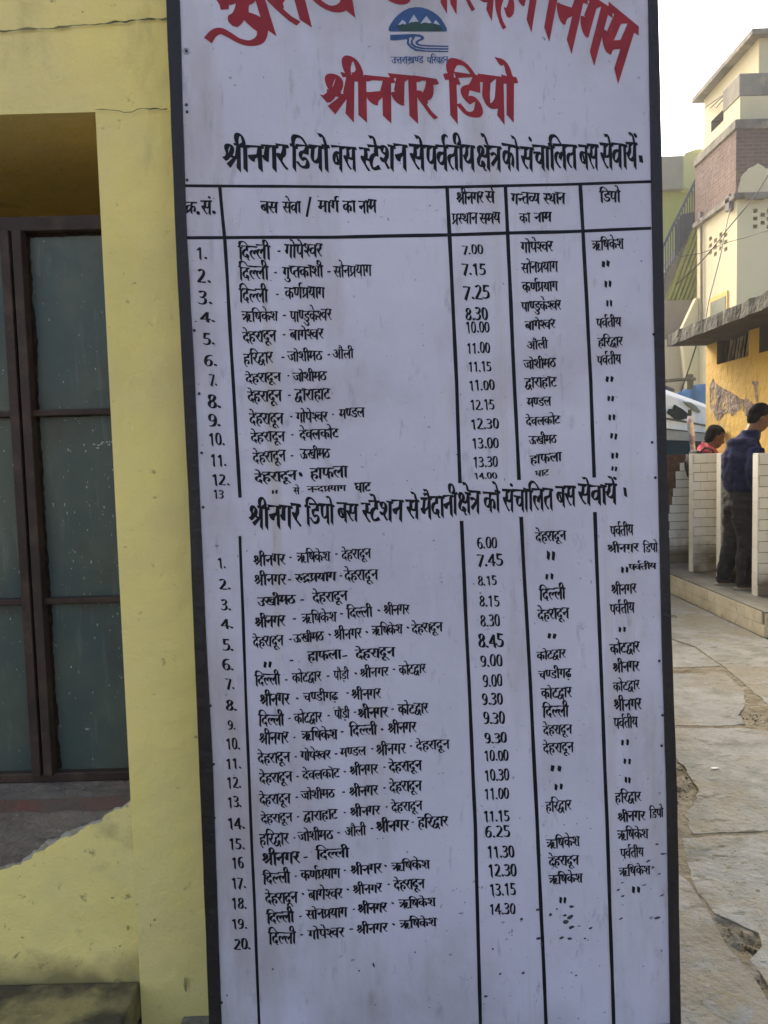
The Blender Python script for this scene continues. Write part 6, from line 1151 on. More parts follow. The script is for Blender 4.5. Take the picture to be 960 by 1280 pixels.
hc = (3.625, YM, 1.825); q, Rm = head(mb, hc, R(26))
ring_tube(mb, [((3.59, YM, 1.765), .056, .06), ((3.54, YM, 1.66), .06, .066), ((3.51, YM, 1.58), .09, .08)])
ring_tube(mb, [((3.52, YM, 1.60), .11, .07), ((3.50, YM, 1.54), .175, .095), ((3.485, YM, 1.40), .165, .11), ((3.47, YM, 1.25), .145, .105), ((3.465, YM, 1.12), .15, .11), ((3.46, YM, 1.0), .14, .10)])
legs = {-1: [((3.455, YM - .075, 1.06), .088, .10), ((3.455, YM - .09, .86), .08, .088), ((3.47, YM - .11, .66), .058, .062), ((3.44, YM - .12, .48), .052, .058), ((3.43, YM - .13, .31), .036, .042), ((3.425, YM - .13, .26), .036, .045)],
        1: [((3.455, YM + .075, 1.06), .088, .10), ((3.445, YM + .09, .86), .08, .088), ((3.43, YM + .11, .66), .058, .062), ((3.39, YM + .12, .48), .052, .058), ((3.36, YM + .135, .31), .036, .042), ((3.355, YM + .135, .26), .036, .045)]}
for s in (-1, 1):
    ring_tube(mb, legs[s]); fx = legs[s][-1][0]
    ring_tube(mb, [((fx[0] - .04, fx[1], .245), .036, .03), ((fx[0] + .06, fx[1], .24), .042, .028), ((fx[0] + .17, fx[1], .23), .04, .016)])
arms = {-1: [((3.50, YM - .19, 1.53), .05, .052), ((3.475, YM - .235, 1.40), .046, .05), ((3.46, YM - .25, 1.26), .04, .042), ((3.52, YM - .21, 1.19), .036, .036), ((3.63, YM - .12, 1.13), .026, .028)],
        1: [((3.50, YM + .19, 1.53), .05, .052), ((3.475, YM + .235, 1.40), .046, .05), ((3.46, YM + .25, 1.26), .04, .042), ((3.52, YM + .21, 1.19), .036, .036), ((3.63, YM + .12, 1.13), .026, .028)]}
for s in (-1, 1):
    ring_tube(mb, arms[s]); hand(mb, (3.655, YM + s * .085, 1.115), (.85, -s * .45, -.3), (0, -s, -.3), s)
fused('body', mb, M['skin'], m1, .011, 3)
def grow(rings, k, dz=0): return [(c, a + k, b + k) for c, a, b in rings]
mb = MB()
ring_tube(mb, [((3.53, YM, 1.655), .085, .078), ((3.515, YM, 1.60), .15, .115), ((3.495, YM, 1.54), .20, .155), ((3.475, YM, 1.42), .215, .18), ((3.465, YM, 1.28), .205, .172), ((3.462, YM, 1.18), .195, .16), ((3.46, YM, 1.13), .17, .138)])
for s in (-1, 1): ring_tube(mb, grow(arms[s], .024)[:4] + [((3.60, YM + s * .14, 1.145), .042, .042)])
# hood lying on the shoulders
ring_tube(mb, [((3.50, YM - .13, 1.60), .03, .035), ((3.42, YM - .09, 1.60), .045, .05), ((3.385, YM, 1.595), .05, .06), ((3.42, YM + .09, 1.60), .045, .05), ((3.50, YM + .13, 1.60), .03, .035)], Vector((0, 0, 1)))
ball(mb, (3.435, YM, 1.56), .09, (.8, 1.1, .9)); ring_tube(mb, [((3.55, YM, 1.71), .08, .085), ((3.54, YM, 1.66), .09, .09), ((3.51, YM, 1.60), .13, .11)])
hd = fused('hooded_jacket', mb, M['navy'], m1, .012, 5, .010)
mb = MB(); ring_tube(mb, [((3.46, YM, 1.135), .17, .135), ((3.462, YM, 1.175), .172, .137)]); fused('jacket_hem', mb, M['navy'], m1, .01, 2)
mb = MB(); ring_tube(mb, [((3.46, YM, 1.16), .15, .115), ((3.455, YM, 1.05), .17, .135), ((3.455, YM, .95), .165, .13)])
for s in (-1, 1): ring_tube(mb, grow(legs[s], .028)[:1] + grow(legs[s], .026)[1:4] + [((legs[s][4][0][0], legs[s][4][0][1], .34), .062, .072), ((legs[s][5][0][0], legs[s][5][0][1], .265), .062, .075)])
fused('trousers', mb, M['trouser'], m1, .012, 4, .012)
for s in (-1, 1):
    fx = legs[s][-1][0]; mb = MB(); ring_tube(mb, [((fx[0] - .065, fx[1], .265), .036, .03), ((fx[0] - .02, fx[1], .27), .044, .045), ((fx[0] + .07, fx[1], .255), .048, .036), ((fx[0] + .19, fx[1], .243), .042, .02)])
    sh = fused('shoe', mb, M['shoe'], m1, .009, 3); mb = MB(); mb.prism([(fx[0] + a, fx[1] + b, PTZ) for a, b in ((-.085, -.03), (-.05, -.045), (.1, -.052), (.19, -.04), (.215, 0), (.19, .04), (.1, .052), (-.05, .045), (-.085, .03), (-.095, 0))], (0, 0, .022)); mb.build('sole', M['sole'], sh, bevel=.004)
def hairdo(q, Rm, parent, low=-.05):
    mb = MB(); ball(mb, q(-.008, 0, .036), .109, (1.0, .80, .98), Rm); ball(mb, q(-.05, 0, -.012), .078, (.72, .96, 1.05), Rm); 
    for s in (-1, 1): ball(mb, q(-.02, s * .062, .01), .04, (1, .5, 1.0), Rm)
    me = mb.mesh('h', M['hair']); r_ = random.Random(2)
    o = fused('hair', mb, M['hair'], parent, .008, 1, .005); inv = (wm(o)).inverted()
    bm = bmesh.new(); bm.from_mesh(o.data); c0 = q(0, 0, 0); fwd = Rm @ Vector((1, 0, 0)); upv = Rm @ Vector((0, 0, 1)); dl = []
    for v in bm.verts:
        p = wm(o) @ v.co - c0; x, zz = p.dot(fwd), p.dot(upv)
        y_ = abs((p - fwd * x - upv * zz).length)
        line = -.085 if x < -.035 else (-.085 + (x + .035) * 2.2 if x < .03 else .058)
        if x > .03: line = .06 + (x - .03) * .12
        if zz < line + .004 * noise.noise(p * 60): dl.append(v)
    bmesh.ops.delete(bm, geom=dl, context='VERTS'); bm.to_mesh(o.data); bm.free(); return o
hairdo(q, Rm, m1)
m1.location.x -= .045; m1.matrix_basis = Matrix.Translation(m1.location)
# second man
YN = 8.68
m2 = thing('person', 'man with pink scarf, only head and shoulder showing above the tiled partition', 'person', (3.6, YN, PTZ))
mb = MB(); q, Rm = head(mb, (3.745, YN, 1.675), R(20))
ring_tube(mb, [((3.72, YN, 1.61), .054, .058), ((3.675, YN, 1.53), .058, .062), ((3.65, YN, 1.45), .09, .08)])
ring_tube(mb, [((3.645, YN, 1.47), .10, .07), ((3.635, YN, 1.41), .17, .09), ((3.625, YN, 1.27), .16, .105), ((3.62, YN, 1.12), .14, .10), ((3.62, YN, 1.0), .145, .105), ((3.62, YN, .9), .14, .1)])
lg2 = {s: [((3.61, YN + s * .075, .95), .085, .095), ((3.62, YN + s * .09, .76), .076, .082), ((3.61, YN + s * .10, .60), .056, .06), ((3.585, YN + s * .11, .44), .05, .055), ((3.57, YN + s * .11, .30), .036, .04), ((3.57, YN + s * .11, .26), .036, .045)] for s in (-1, 1)}
ar2 = {s: [((3.645, YN + s * .185, 1.40), .048, .05), ((3.63, YN + s * .23, 1.27), .044, .046), ((3.62, YN + s * .235, 1.13), .038, .04), ((3.64, YN + s * .19, 1.07), .034, .034), ((3.73, YN + s * .12, 1.03), .026, .026)] for s in (-1, 1)}
for s in (-1, 1):
    ring_tube(mb, lg2[s]); ring_tube(mb, ar2[s]); ring_tube(mb, [((3.53, YN + s * .11, .245), .036, .03), ((3.60, YN + s * .11, .24), .042, .028), ((3.72, YN + s * .11, .23), .04, .016)]); hand(mb, (3.745, YN + s * .1, 1.02), (.85, -s * .45, -.3), (0, -s, -.3), s)
fused('body', mb, M['skin'], m2, .011, 3); hairdo(q, Rm, m2)
mb = MB(); ring_tube(mb, [((3.65, YN, 1.50), .11, .085), ((3.64, YN, 1.43), .19, .12), ((3.625, YN, 1.28), .195, .14), ((3.62, YN, 1.12), .18, .135), ((3.62, YN, .98), .175, .135)])
for s in (-1, 1): ring_tube(mb, grow(ar2[s], .022)[:4] + [((3.71, YN + s * .13, 1.04), .04, .04)])
fused('jacket', mb, M['brownjk'], m2, .012, 4, .010)
mb = MB(); ring_tube(mb, [((3.62, YN, 1.05), .15, .115), ((3.62, YN, .95), .165, .13), ((3.61, YN, .85), .155, .12)])
for s in (-1, 1): ring_tube(mb, grow(lg2[s], .024))
fused('trousers', mb, M['trouser'], m2, .012, 4, .008)
mb = MB(); ring_tube(mb, [((3.595, YN, 1.545), .095, .035), ((3.655, YN - .085, 1.53), .05, .03), ((3.74, YN - .05, 1.475), .04, .03), ((3.765, YN, 1.44), .03, .03)], Vector((0, 0, 1))); ring_tube(mb, [((3.595, YN, 1.545), .05, .035), ((3.655, YN + .085, 1.53), .05, .03), ((3.74, YN + .05, 1.475), .04, .03), ((3.765, YN, 1.44), .03, .03)], Vector((0, 0, 1)))
ring_tube(mb, [((3.66, YN, 1.535), .10, .10), ((3.645, YN, 1.49), .12, .11)])
fused('scarf', mb, M['pink'], m2, .010, 3, .012)
bg_ = thing('shoulder_bag', 'dark brown bag on the back of the man with the pink scarf', 'bag', (3.45, YN, 1.2))
mb = MB(); ring_tube(mb, [((3.52, YN - .03, 1.52), .10, .03), ((3.48, YN - .03, 1.45), .12, .045), ((3.465, YN - .03, 1.37), .13, .05), ((3.47, YN - .03, 1.28), .12, .045), ((3.48, YN - .03, 1.23), .09, .03)]); fused('pouch', mb, M['bag'], bg_, .012, 3, .01)
MB().tube([(3.49, YN - .15, 1.48), (3.56, YN - .18, 1.56), (3.64, YN - .19, 1.53), (3.70, YN - .17, 1.40)], .014, 6).build('strap', M['bag'], bg_, smooth=True)
MB().tube([(3.46, YN - .1, 1.25), (3.45, YN - .11, 1.15), (3.455, YN - .11, 1.08)], .008, 5).build('loose_strap', M['bag'], bg_)

# ------------------------------------------------------------------ station building (left)
st = thing('station_building', 'yellow limewashed station building with a window bay, left of and behind the timetable board', 'building', (-1.5, 2.3, 0))
FY, JX = 2.05, -.717         # face of the pillar, left edge of the pillar
ZL = 2.456
H_ = 4.6
def wob(mb, o, u, v, U, V_, nu, nv, amp, mi=0, seed=0):
    """hand-plastered face: slightly uneven grid"""
    o, u, v = Vector(o), Vector(u), Vector(v); n = u.cross(v); V = []
    for j in range(nv + 1):
        for i in range(nu + 1):
            p = o + u * (U * i / nu) + v * (V_ * j / nv); e = 0 if i in (0, nu) or j in (0, nv) else 1
            V.append(p + n * amp * e * noise.noise(p * 3.1 + Vector((seed, 0, 0))))
    return mb.add(V, [(j * (nu + 1) + i, j * (nu + 1) + i + 1, (j + 1) * (nu + 1) + i + 1, (j + 1) * (nu + 1) + i) for j in range(nv) for i in range(nu)], mi)
pil = MB(); wob(pil, (JX, FY, -.09), (1, 0, 0), (0, 0, 1), 1.33, H_ + .09, 26, 90, .008, 0, 3)
pil.add([(JX, FY, -.09), (JX, FY, H_), (JX, 2.9, H_), (JX, 2.9, -.09)], [(0, 1, 2, 3)]); pil.add([(.613, FY, 0), (.613, 24, 0), (.613, 24, H_), (.613, FY, H_)], [(0, 1, 2, 3)])
pil.add([(JX, FY, H_), (.613, FY, H_), (.613, 24, H_), (JX, 24, H_)], [(0, 1, 2, 3)])
me = pil.mesh('pillar', M['yellow'], True); link('pillar', me, st)
# beam: front face, soffit with drip edge
bm_ = MB(); wob(bm_, (-4.2, FY + .001, ZL), (1, 0, 0), (0, 0, 1), 4.2 + JX, H_ - ZL, 70, 44, .007, 0, 9)
bm_.add([(-4.2, FY, ZL), (JX, FY, ZL), (JX, 2.137, ZL), (-4.2, 2.137, ZL)], [(0, 1, 2, 3)])
bm_.add([(-4.2, 2.137, ZL), (JX, 2.137, ZL), (JX, 2.137, ZL + .012), (-4.2, 2.137, ZL + .012)], [(0, 1, 2, 3)])
bm_.add([(-4.2, 2.137, ZL + .012), (JX, 2.137, ZL + .012), (JX, 3.0, ZL + .012), (-4.2, 3.0, ZL + .012)], [(0, 1, 2, 3)])
bm_.add([(-4.2, FY, H_), (JX, FY, H_), (JX, 24, H_), (-4.2, 24, H_)], [(0, 1, 2, 3)])
link('beam', bm_.mesh('beam', [M['yellow'], M['crack']], True), st)
def crack(px, w, Y, m='crack', name='crack', seed=1):
    r = random.Random(seed); P = []
    for i in range(len(px) - 1):
        a, b = PY(*px[i], Y), PY(*px[i + 1], Y); k = max(1, int((b - a).length / .012))
        for j in range(k): P.append(a.lerp(b, j / k) + Vector((0, 0, r.uniform(-.0022, .0022))))
    up, dn = [], []
    for p_ in P: ww = w * (.12 + 1.5 * abs(noise.noise(p_ * 22)) + r.uniform(0, .25)); up.append(p_ + Vector((0, 0, ww))); dn.append(p_ - Vector((0, 0, ww)))
    mb = MB(); n_ = len(P)
    mb.add([tuple(p_) for p_ in up + dn], [(i, i + 1, n_ + i + 1, n_ + i) for i in range(n_ - 1)]); return mb.build(name, M[m], st)
crack([(-60, 44), (0, 39), (60, 35), (118, 30), (150, 27.5), (185, 24.5), (215, 24)], .0030, FY - .0045, seed=2)
crack([(119, 136.5), (135, 137), (155, 139.5), (165, 139), (180, 135), (195, 136.5), (216, 137)], .0022, FY - .0075, seed=3)
crack([(146, 1030), (150, 1070), (152, 1100)], .0012, FY - .0075, seed=5)
# back wall of the recess over the window, roof of the room
MB().box((-4.2, 2.98, 0), (JX, 3.1, H_)).build('inner_wall', M['yellow'], st)
MB().box((-4.25, FY + .02, 0), (-4.2, 24, H_)).build('side_wall', M['yellow'], st)
# window: frame, leaves, bars and panes
WYp = 2.2
zt_w, zb_w = 2.228, .634
def wxz(x, y): p = PY(x, y, WYp); return p.x, p.z
win = MB()
win.box((-4.2, WYp - .02, zt_w - .028), (JX + .001, WYp + .05, zt_w + .012)); win.box((-4.2, WYp - .02, zb_w - .005), (JX + .001, WYp + .05, zb_w + .022))
wf = win.build('window', M['brownwood'], st, bevel=.003)
xm = wxz(41, 620)[0] - .006       # meeting line of the two leaves
stiles = []
for L0 in range(3):
    c0 = xm - L0 * .84
    for s in (-1, 1):
        MB().box((c0 + s * .004, WYp - .034, zb_w + .018), (c0 + s * .030, WYp + .004, zt_w - .026)).build('stile', M['brownwood'], wf, bevel=.003)
    MB().box((c0 - .0045, WYp - .006, zb_w + .018), (c0 + .0045, WYp + .03, zt_w - .026)).build('meeting_gap', M['blackgap'], wf)
bars_z = [wxz(100, 515)[1], wxz(105, 749)[1]]
edges = [xm + .030, JX + .03]
panes = [(xm + .030, JX + .05)] + [(xm - .84 * (k + 1) + .030, xm - .84 * k - .030) for k in range(3)]
for a_, b_ in panes:
    zz = [zb_w + .02] + bars_z[::-1] + [zt_w - .026]
    for k in range(3):
        MB().box((a_ - .004, WYp + .006, zz[k] - .003), (b_ + .004, WYp + .010, zz[k + 1] + .003)).build('pane', M['glass'], wf)
        # uneven putty round each pane
        r6 = random.Random(int(a_ * 100) + k); pt = MB(); z0_, z1_ = zz[k] + .006, zz[k + 1] - .006; n_ = 40
        for (xx, sg, wv_) in ((a_ - .004, 1, .016), (b_ + .004, -1, .006)):
            V = []
            for i in range(n_ + 1):
                z_ = z0_ + (z1_ - z0_) * i / n_; ww = wv_ * (.5 + .9 * abs(noise.noise(Vector((xx * 9, z_ * 5, 3)))) + r6.uniform(0, .25))
                V += [(xx, WYp + .0005, z_), (xx + sg * ww, WYp + .0052, z_)]
            pt.add(V, [(2 * i, 2 * i + 1, 2 * i + 3, 2 * i + 2) for i in range(n_)])
        V = []
        for i in range(n_ + 1):
            x_ = a_ + (b_ - a_) * i / n_; ww = .004 + .006 * abs(noise.noise(Vector((x_ * 9, z1_ * 7, 5)))) + r6.uniform(0, .002); V += [(x_, WYp + .0005, z1_ + .006), (x_, WYp + .0055, z1_ - ww)]
        pt.add(V, [(2 * i, 2 * i + 1, 2 * i + 3, 2 * i + 2) for i in range(n_)])
        pt.build('putty', M['putty'], wf)
    for bz in bars_z:
        MB().box((a_ - .003, WYp - .018, bz - .010), (b_ + .003, WYp + .005, bz + .008)).build('glazing_bar', M['brownwood'], wf, bevel=.003)
# lime splashes on the panes
r7 = random.Random(12); mb = MB()
def splash(x, y, w_, h_):
    p_ = PY(x, y, WYp + .0052); a0 = r7.uniform(0, 6)
    V = [(p_.x + math.cos(2 * math.pi * i / 7 + a0) * w_ * r7.uniform(.5, 1), p_.y, p_.z + math.sin(2 * math.pi * i / 7 + a0) * h_ * r7.uniform(.5, 1)) for i in range(7)]; mb.add(V, [tuple(range(7))])
for _ in range(330):
    x, y = r7.uniform(-120, 160), r7.triangular(330, 960, 660)
    if 25 < x - (y - 285) * .047 < 62: continue
    s_ = r7.choice((.0006, .0008, .0011, .0015, .0022)); splash(x, y, s_, s_ * r7.uniform(1, 3.2))
for x in range(118, 142, 3): splash(x + r7.uniform(-2, 2), 556 + r7.uniform(-4, 4), .006, .003)
for x, y in ((105, 556), (107, 564), (116, 538), (5, 564), (4, 463), (14, 463)): splash(x, y, .0025, .004)
o = mb.build('lime_splashes', M['fleck'], wf); kind(o, 'stuff')
# room side behind the glass
# wall below the window
lw = MB(); LY = FY + .012
lw.add([(-4.2, LY, 0), (JX, LY, 0), (JX, LY, zb_w - .01), (-4.2, LY, zb_w - .01)], [(0, 1, 2, 3)]); lw.add([(-4.2, LY, zb_w - .01), (JX, LY, zb_w - .01), (JX, WYp + .06, zb_w - .004), (-4.2, WYp + .06, zb_w - .004)], [(0, 1, 2, 3)])
lw.build('bare_wall', M['plaster'], st)
MB().prism([PY(x, y, LY - .0005) for x, y in ((-250, 1012), (0, 1000), (60, 999), (110, 997), (167, 993), (167, 1000), (150, 1011), (120, 1014), (90, 1012), (60, 1016), (30, 1013), (0, 1016), (-60, 1018), (-250, 1026))], (0, -.002, 0)).build('red_oxide_band', M['redplaster'], st)
r8 = random.Random(21)
edge_px = [(-420, 1150), (-300, 1128), (-180, 1112), (-100, 1100), (-40, 1092), (0, 1089), (12, 1084), (25, 1080), (38, 1073), (42, 1066), (55, 1062), (66, 1054), (78, 1049), (92, 1044), (104, 1036), (112, 1031), (127, 1028), (131, 1020), (136, 1016), (148, 1012), (156, 1008), (163, 1001), (170, 998)]
E_ = []
for i in range(len(edge_px) - 1):
    a_, b_ = edge_px[i], edge_px[i + 1]; k = max(1, int((b_[0] - a_[0]) / 4))
    for j in range(k): E_.append((a_[0] + (b_[0] - a_[0]) * j / k + r8.uniform(-1, 1), a_[1] + (b_[1] - a_[1]) * j / k + r8.uniform(-1.6, 1.6)))
E_.append((172.5, 996))
up_ = [PY(x, y, LY - .006) for x, y in E_]
pts = [Vector((min(p_.x, JX - .0005), LY - .006, p_.z)) for p_ in up_]
poly = pts + [Vector((JX - .0005, LY - .006, .0)), Vector((-4.2, LY - .006, .0)), Vector((-4.2, LY - .006, .3))]
MB().prism(poly, (0, .0045, 0)).build('yellow_paint_coat', M['yellow_low'], st)
ch = MB(); n_ = len(pts); lo_ = [p_ + Vector((0, .002, -.002)) for p_ in pts]; hi_ = [p_ + Vector((0, .002, .002 + (.017 if -60 < E_[i][0] < 128 else .006) * (abs(noise.noise(p_ * 14)) * 1.8 + .15))) for i, p_ in enumerate(pts)]
ch.add([tuple(v) for v in lo_ + hi_], [(i, i + 1, n_ + i + 1, n_ + i) for i in range(n_ - 1)]); ch.build('chipped_edge', M['lime'], st)
MB().box((-4.2, 1.78, 0), (JX - .001, LY - .007, .104)).build('plinth_ledge', M['plinth'], st, bevel=.008)
# surface stains of the pillar: small dark scuffs
mb = MB(); r9 = random.Random(31)
for x, y, w_, h_ in ((232, 1230, 7, 26), (193, 1150, 3, 5), (140, 1122, 4, 3), (28, 1172, 6, 3), (160, 1160, 4, 9), (150, 1183, 4, 4), (147, 1226, 10, 8), (103, 15, 4, 2.5), (151, 27, 4, 2.5), (188, 1157, 2, 6)):
    n_ = 9; p_ = PY(x, y, FY - .008 if x > 178 or y < 100 else LY - .0115)
    V = [(p_.x + math.cos(2 * math.pi * i / n_) * w_ / 470 * .45 * r9.uniform(.6, 1.1), p_.y, p_.z + math.sin(2 * math.pi * i / n_) * h_ / 470 * .45 * r9.uniform(.6, 1.1)) for i in range(n_)]; mb.add(V, [tuple(range(n_))])
M['scuff'] = mat('scuff', srgb(158, 148, 92), .95, [(srgb(120, 110, 72), 60, .4, .6, .9, S1)])
kind(mb.build('scuffs', M['scuff'], st), 'stuff')

# ------------------------------------------------------------------ timetable board
bd_ = thing('timetable_board', 'tall white hand-painted bus timetable board with black and red Hindi lettering in a dark frame', 'sign board', (0, 0, 0))
bd_.matrix_basis = Matrix.Identity(4)
OX, UX = Vector(BOARD_X), Vector(BOARD_U); NX = OX.cross(UX).normalized()
BM = Matrix(((OX.x, UX.x, NX.x, BOARD_O[0]), (OX.y, UX.y, NX.y, BOARD_O[1]), (OX.z, UX.z, NX.z, BOARD_O[2]), (0, 0, 0, 1)))
base = BM @ Vector((0, -1.385, 0)); bd_.matrix_basis = BM @ Matrix.Translation((0, -1.385, 0)); BL = Matrix.Translation((0, 1.385, 0))
def bpart(mb, name, m, smooth=False, bevel=0, parent=None):
    me = mb.mesh(name, m, smooth); return link(name, me, parent or bd_, bevel, mw=BL if parent is None else Matrix())
T, BT = 1.43, -1.385
def interp(pts, y):
    pts = sorted(pts, key=lambda q: q[1])
    if y <= pts[0][1]: return pts[0][0]
    for a_, b_ in zip(pts, pts[1:]):
        if y <= b_[1]: return a_[0] + (b_[0] - a_[0]) * (y - a_[1]) / (b_[1] - a_[1])
    return pts[-1][0]
# sheet with slight buckling
mb = MB(); nu, nv = 48, 110; V = []
def swell(x, y):   # small buckles between the nails, metres
    return .0016 * noise.noise(Vector((x * 2.3, y * 1.9, 1.0))) * max(0, 1 - abs(x / .6) ** 6)
for j in range(nv + 1):
    y = BT + .03 + (T - BT - .06) * j / nv
    xl, xr = interp(EDGE['inL'], y * 1000) / 1000, interp(EDGE['inR'], y * 1000) / 1000
    for i in range(nu + 1):
        x = xl + (xr - xl) * i / nu; V.append((x, y, swell(x, y)))
mb.add(V, [(j * (nu + 1) + i, j * (nu + 1) + i + 1, (j + 1) * (nu + 1) + i + 1, (j + 1) * (nu + 1) + i) for j in range(nv) for i in range(nu)])
bpart(mb, 'metal_sheet', M['sheet'], True)
MB_ = MB().box((-.59, BT + .02, -.02), (.60, T - .02, -.004)); bpart(MB_, 'backing_board', M['frame_wood'])
def rail(inn, out, name='frame_rail'):
    mb = MB(); n_ = 60; V = []
    for j in range(n_ + 1):
        y = BT + (T - BT) * j / n_; a_, b_ = interp(inn, y * 1000) / 1000, interp(out, y * 1000) / 1000; jt = .0012 * noise.noise(Vector((a_ * 5, y * 9, 2)))
        V += [(a_ + jt, y, .004), (a_ + jt, y, -.028), (b_ - jt, y, -.028), (b_ - jt, y, .004)]
    F_ = [];
    for j in range(n_):
        for k in range(4): F_.append((j * 4 + k, j * 4 + (k + 1) % 4, j * 4 + 4 + (k + 1) % 4, j * 4 + 4 + k))
    mb.add(V, F_ + [(3, 2, 1, 0), (n_ * 4, n_ * 4 + 1, n_ * 4 + 2, n_ * 4 + 3)]); return bpart(mb, name, M['frame_wood'])
rail(EDGE['inL'], EDGE['outL']); rail(EDGE['inR'], EDGE['outR'])
bpart(MB().box((-.5655, T - .03, -.028), (.59, T - .001, .0035)), 'frame_rail', M['frame_wood']); bpart(MB().box((-.568, BT + .001, -.028), (.587, BT + .032, .0035)), 'frame_rail', M['frame_wood'])
# glyph shapes -> triangles
def parse_contours(line): return [[tuple(map(int, q.split(','))) for q in c.split()] for c in line.split('|') if c.strip()]
GL = [parse_contours(l) for l in GLYPHS.strip('\n').split('\n')]
NIB = (.9, -.43)      # broad brush held slanting: thick uprights, thin falling diagonals
def embolden(c, pen, base):
    n_ = len(c); out = []
    for i in range(n_):
        a_, b_, d_ = c[i - 1], c[i], c[(i + 1) % n_]
        e1 = (b_[0] - a_[0], b_[1] - a_[1]); e2 = (d_[0] - b_[0], d_[1] - b_[1]); l1 = math.hypot(*e1) or 1; l2 = math.hypot(*e2) or 1
        n1 = (-e1[1] / l1, e1[0] / l1); n2 = (-e2[1] / l2, e2[0] / l2); m_ = (n1[0] + n2[0], n1[1] + n2[1]); q_ = max(1 + n1[0] * n2[0] + n1[1] * n2[1], .55)
        mx, my = m_[0] / q_, m_[1] / q_; k = (mx * NIB[0] + my * NIB[1]) * pen
        out.append((b_[0] + mx * base + NIB[0] * k, b_[1] + my * base + NIB[1] * k))
    return out
TRI = {}
def tri_glyph(g, dx, dy):
    key = (g, dx, dy)
    if key in TRI: return TRI[key]
    cs = [embolden(c, dx, dy) for c in GL[g]]; verts = []; edges = []
    for c in cs:
        o = len(verts); verts += [Vector(q) for q in c]; edges += [(o + i, o + (i + 1) % len(c)) for i in range(len(c))]
    if not verts: TRI[key] = ([], []); return TRI[key]
    v2, e2, f2 = geometry.delaunay_2d_cdt(verts, edges, [], 0, 1e-4)[:3]; F_ = []
    for f in f2:
        px_ = sum(v2[i].x for i in f) / len(f); py_ = sum(v2[i].y for i in f) / len(f); wn = 0
        for c in cs:
            for i in range(len(c)):
                a_, b_ = c[i], c[(i + 1) % len(c)]
                if (a_[1] <= py_) != (b_[1] <= py_):
                    xi = a_[0] + (py_ - a_[1]) / (b_[1] - a_[1]) * (b_[0] - a_[0])
                    if xi > px_: wn += 1 if b_[1] > a_[1] else -1
        if wn: F_.append(tuple(f))
    TRI[key] = ([(v.x, v.y) for v in v2], F_); return TRI[key]
WORDL = []
for l in WORDS.strip('\n').split('\n'):
    s_, a0, a1 = l.rsplit(' ', 2); WORDL.append(([tuple(map(int, q.split(','))) for q in s_.split(';')], int(a0), int(a1)))
def lift(x, y): return swell(x, y)
groups = {}
for l in ENTRIES.strip('\n').split('\n'): v = list(map(float, l.split())); groups.setdefault(int(v[1]), []).append(v)
COLM = ['black', 'black', 'red', 'blue']; WEIGHT = [(58, -5), (60, -5), (70, -4), (50, -4)]
rt_ = random.Random(77)
for gi, vs in groups.items():
    mb = MB(); zk = 0
    for v in vs:
        if v[0] < 0:
            ax, ay, bx, by, dx, dy, col = v[2:9]; mb.add([(ax / 1000, ay / 1000, .0006 + lift(ax / 1000, ay / 1000)), (bx / 1000, by / 1000, .0006 + lift(bx / 1000, by / 1000)), (bx / 1000, (by + dy) / 1000, .0006 + lift(bx / 1000, by / 1000)), (ax / 1000, (ay + dy * .8) / 1000, .0006 + lift(ax / 1000, ay / 1000))], [(0, 1, 2, 3)]); continue
        wi, ox, oy, ux, uy, dx, dy, col, top, bot = int(v[0]), *v[2:8], int(v[8]), v[9], v[10]
        seq, a0, a1 = WORDL[wi]; wt = WEIGHT[col] if a1 - a0 > 420 or col else (34, -6); sd = rt_.random() * 50
        if col == 0: k_ = rt_.uniform(.95, 1.2); wt = (round(wt[0] * k_ / 3) * 3, wt[1])
        for g_, gx, gy in seq:
            vv, ff = tri_glyph(g_, *wt); jy = rt_.uniform(-16, 16); jr = rt_.uniform(-.05, .05); zk = (zk + 1) % 6; js = rt_.uniform(.95, 1.06)
            V = []
            for x_, y_ in vv:
                x_ = x_ + gx; y_ = (y_ + gy) * js + jy + 9 * math.sin(x_ * .011 + sd) + 5 * math.sin(y_ * .02 + sd * 2); x_ += jr * (622 - y_) + 9 * math.sin(y_ * .009 + sd)
                tx = (x_ - a0) / (a1 - a0); ty = (top - y_) / (top - bot)
                X_ = (ox + ux * tx + dx * ty) / 1000; Y_ = (oy + uy * tx + dy * ty) / 1000; V.append((X_, Y_, .0006 + zk * .00005 + lift(X_, Y_)))
            mb.add(V, ff)
    if mb.f:
        c_ = int(vs[0][8] if vs[0][0] < 0 else vs[0][8]); o = bpart(mb, 'painted_lettering', M[COLM[int(vs[0][8])]])
        if COLM[int(vs[0][8])] != 'black': o['label'] = {'red': 'large red lettering', 'blue': 'small blue lettering under the emblem'}[COLM[int(vs[0][8])]]
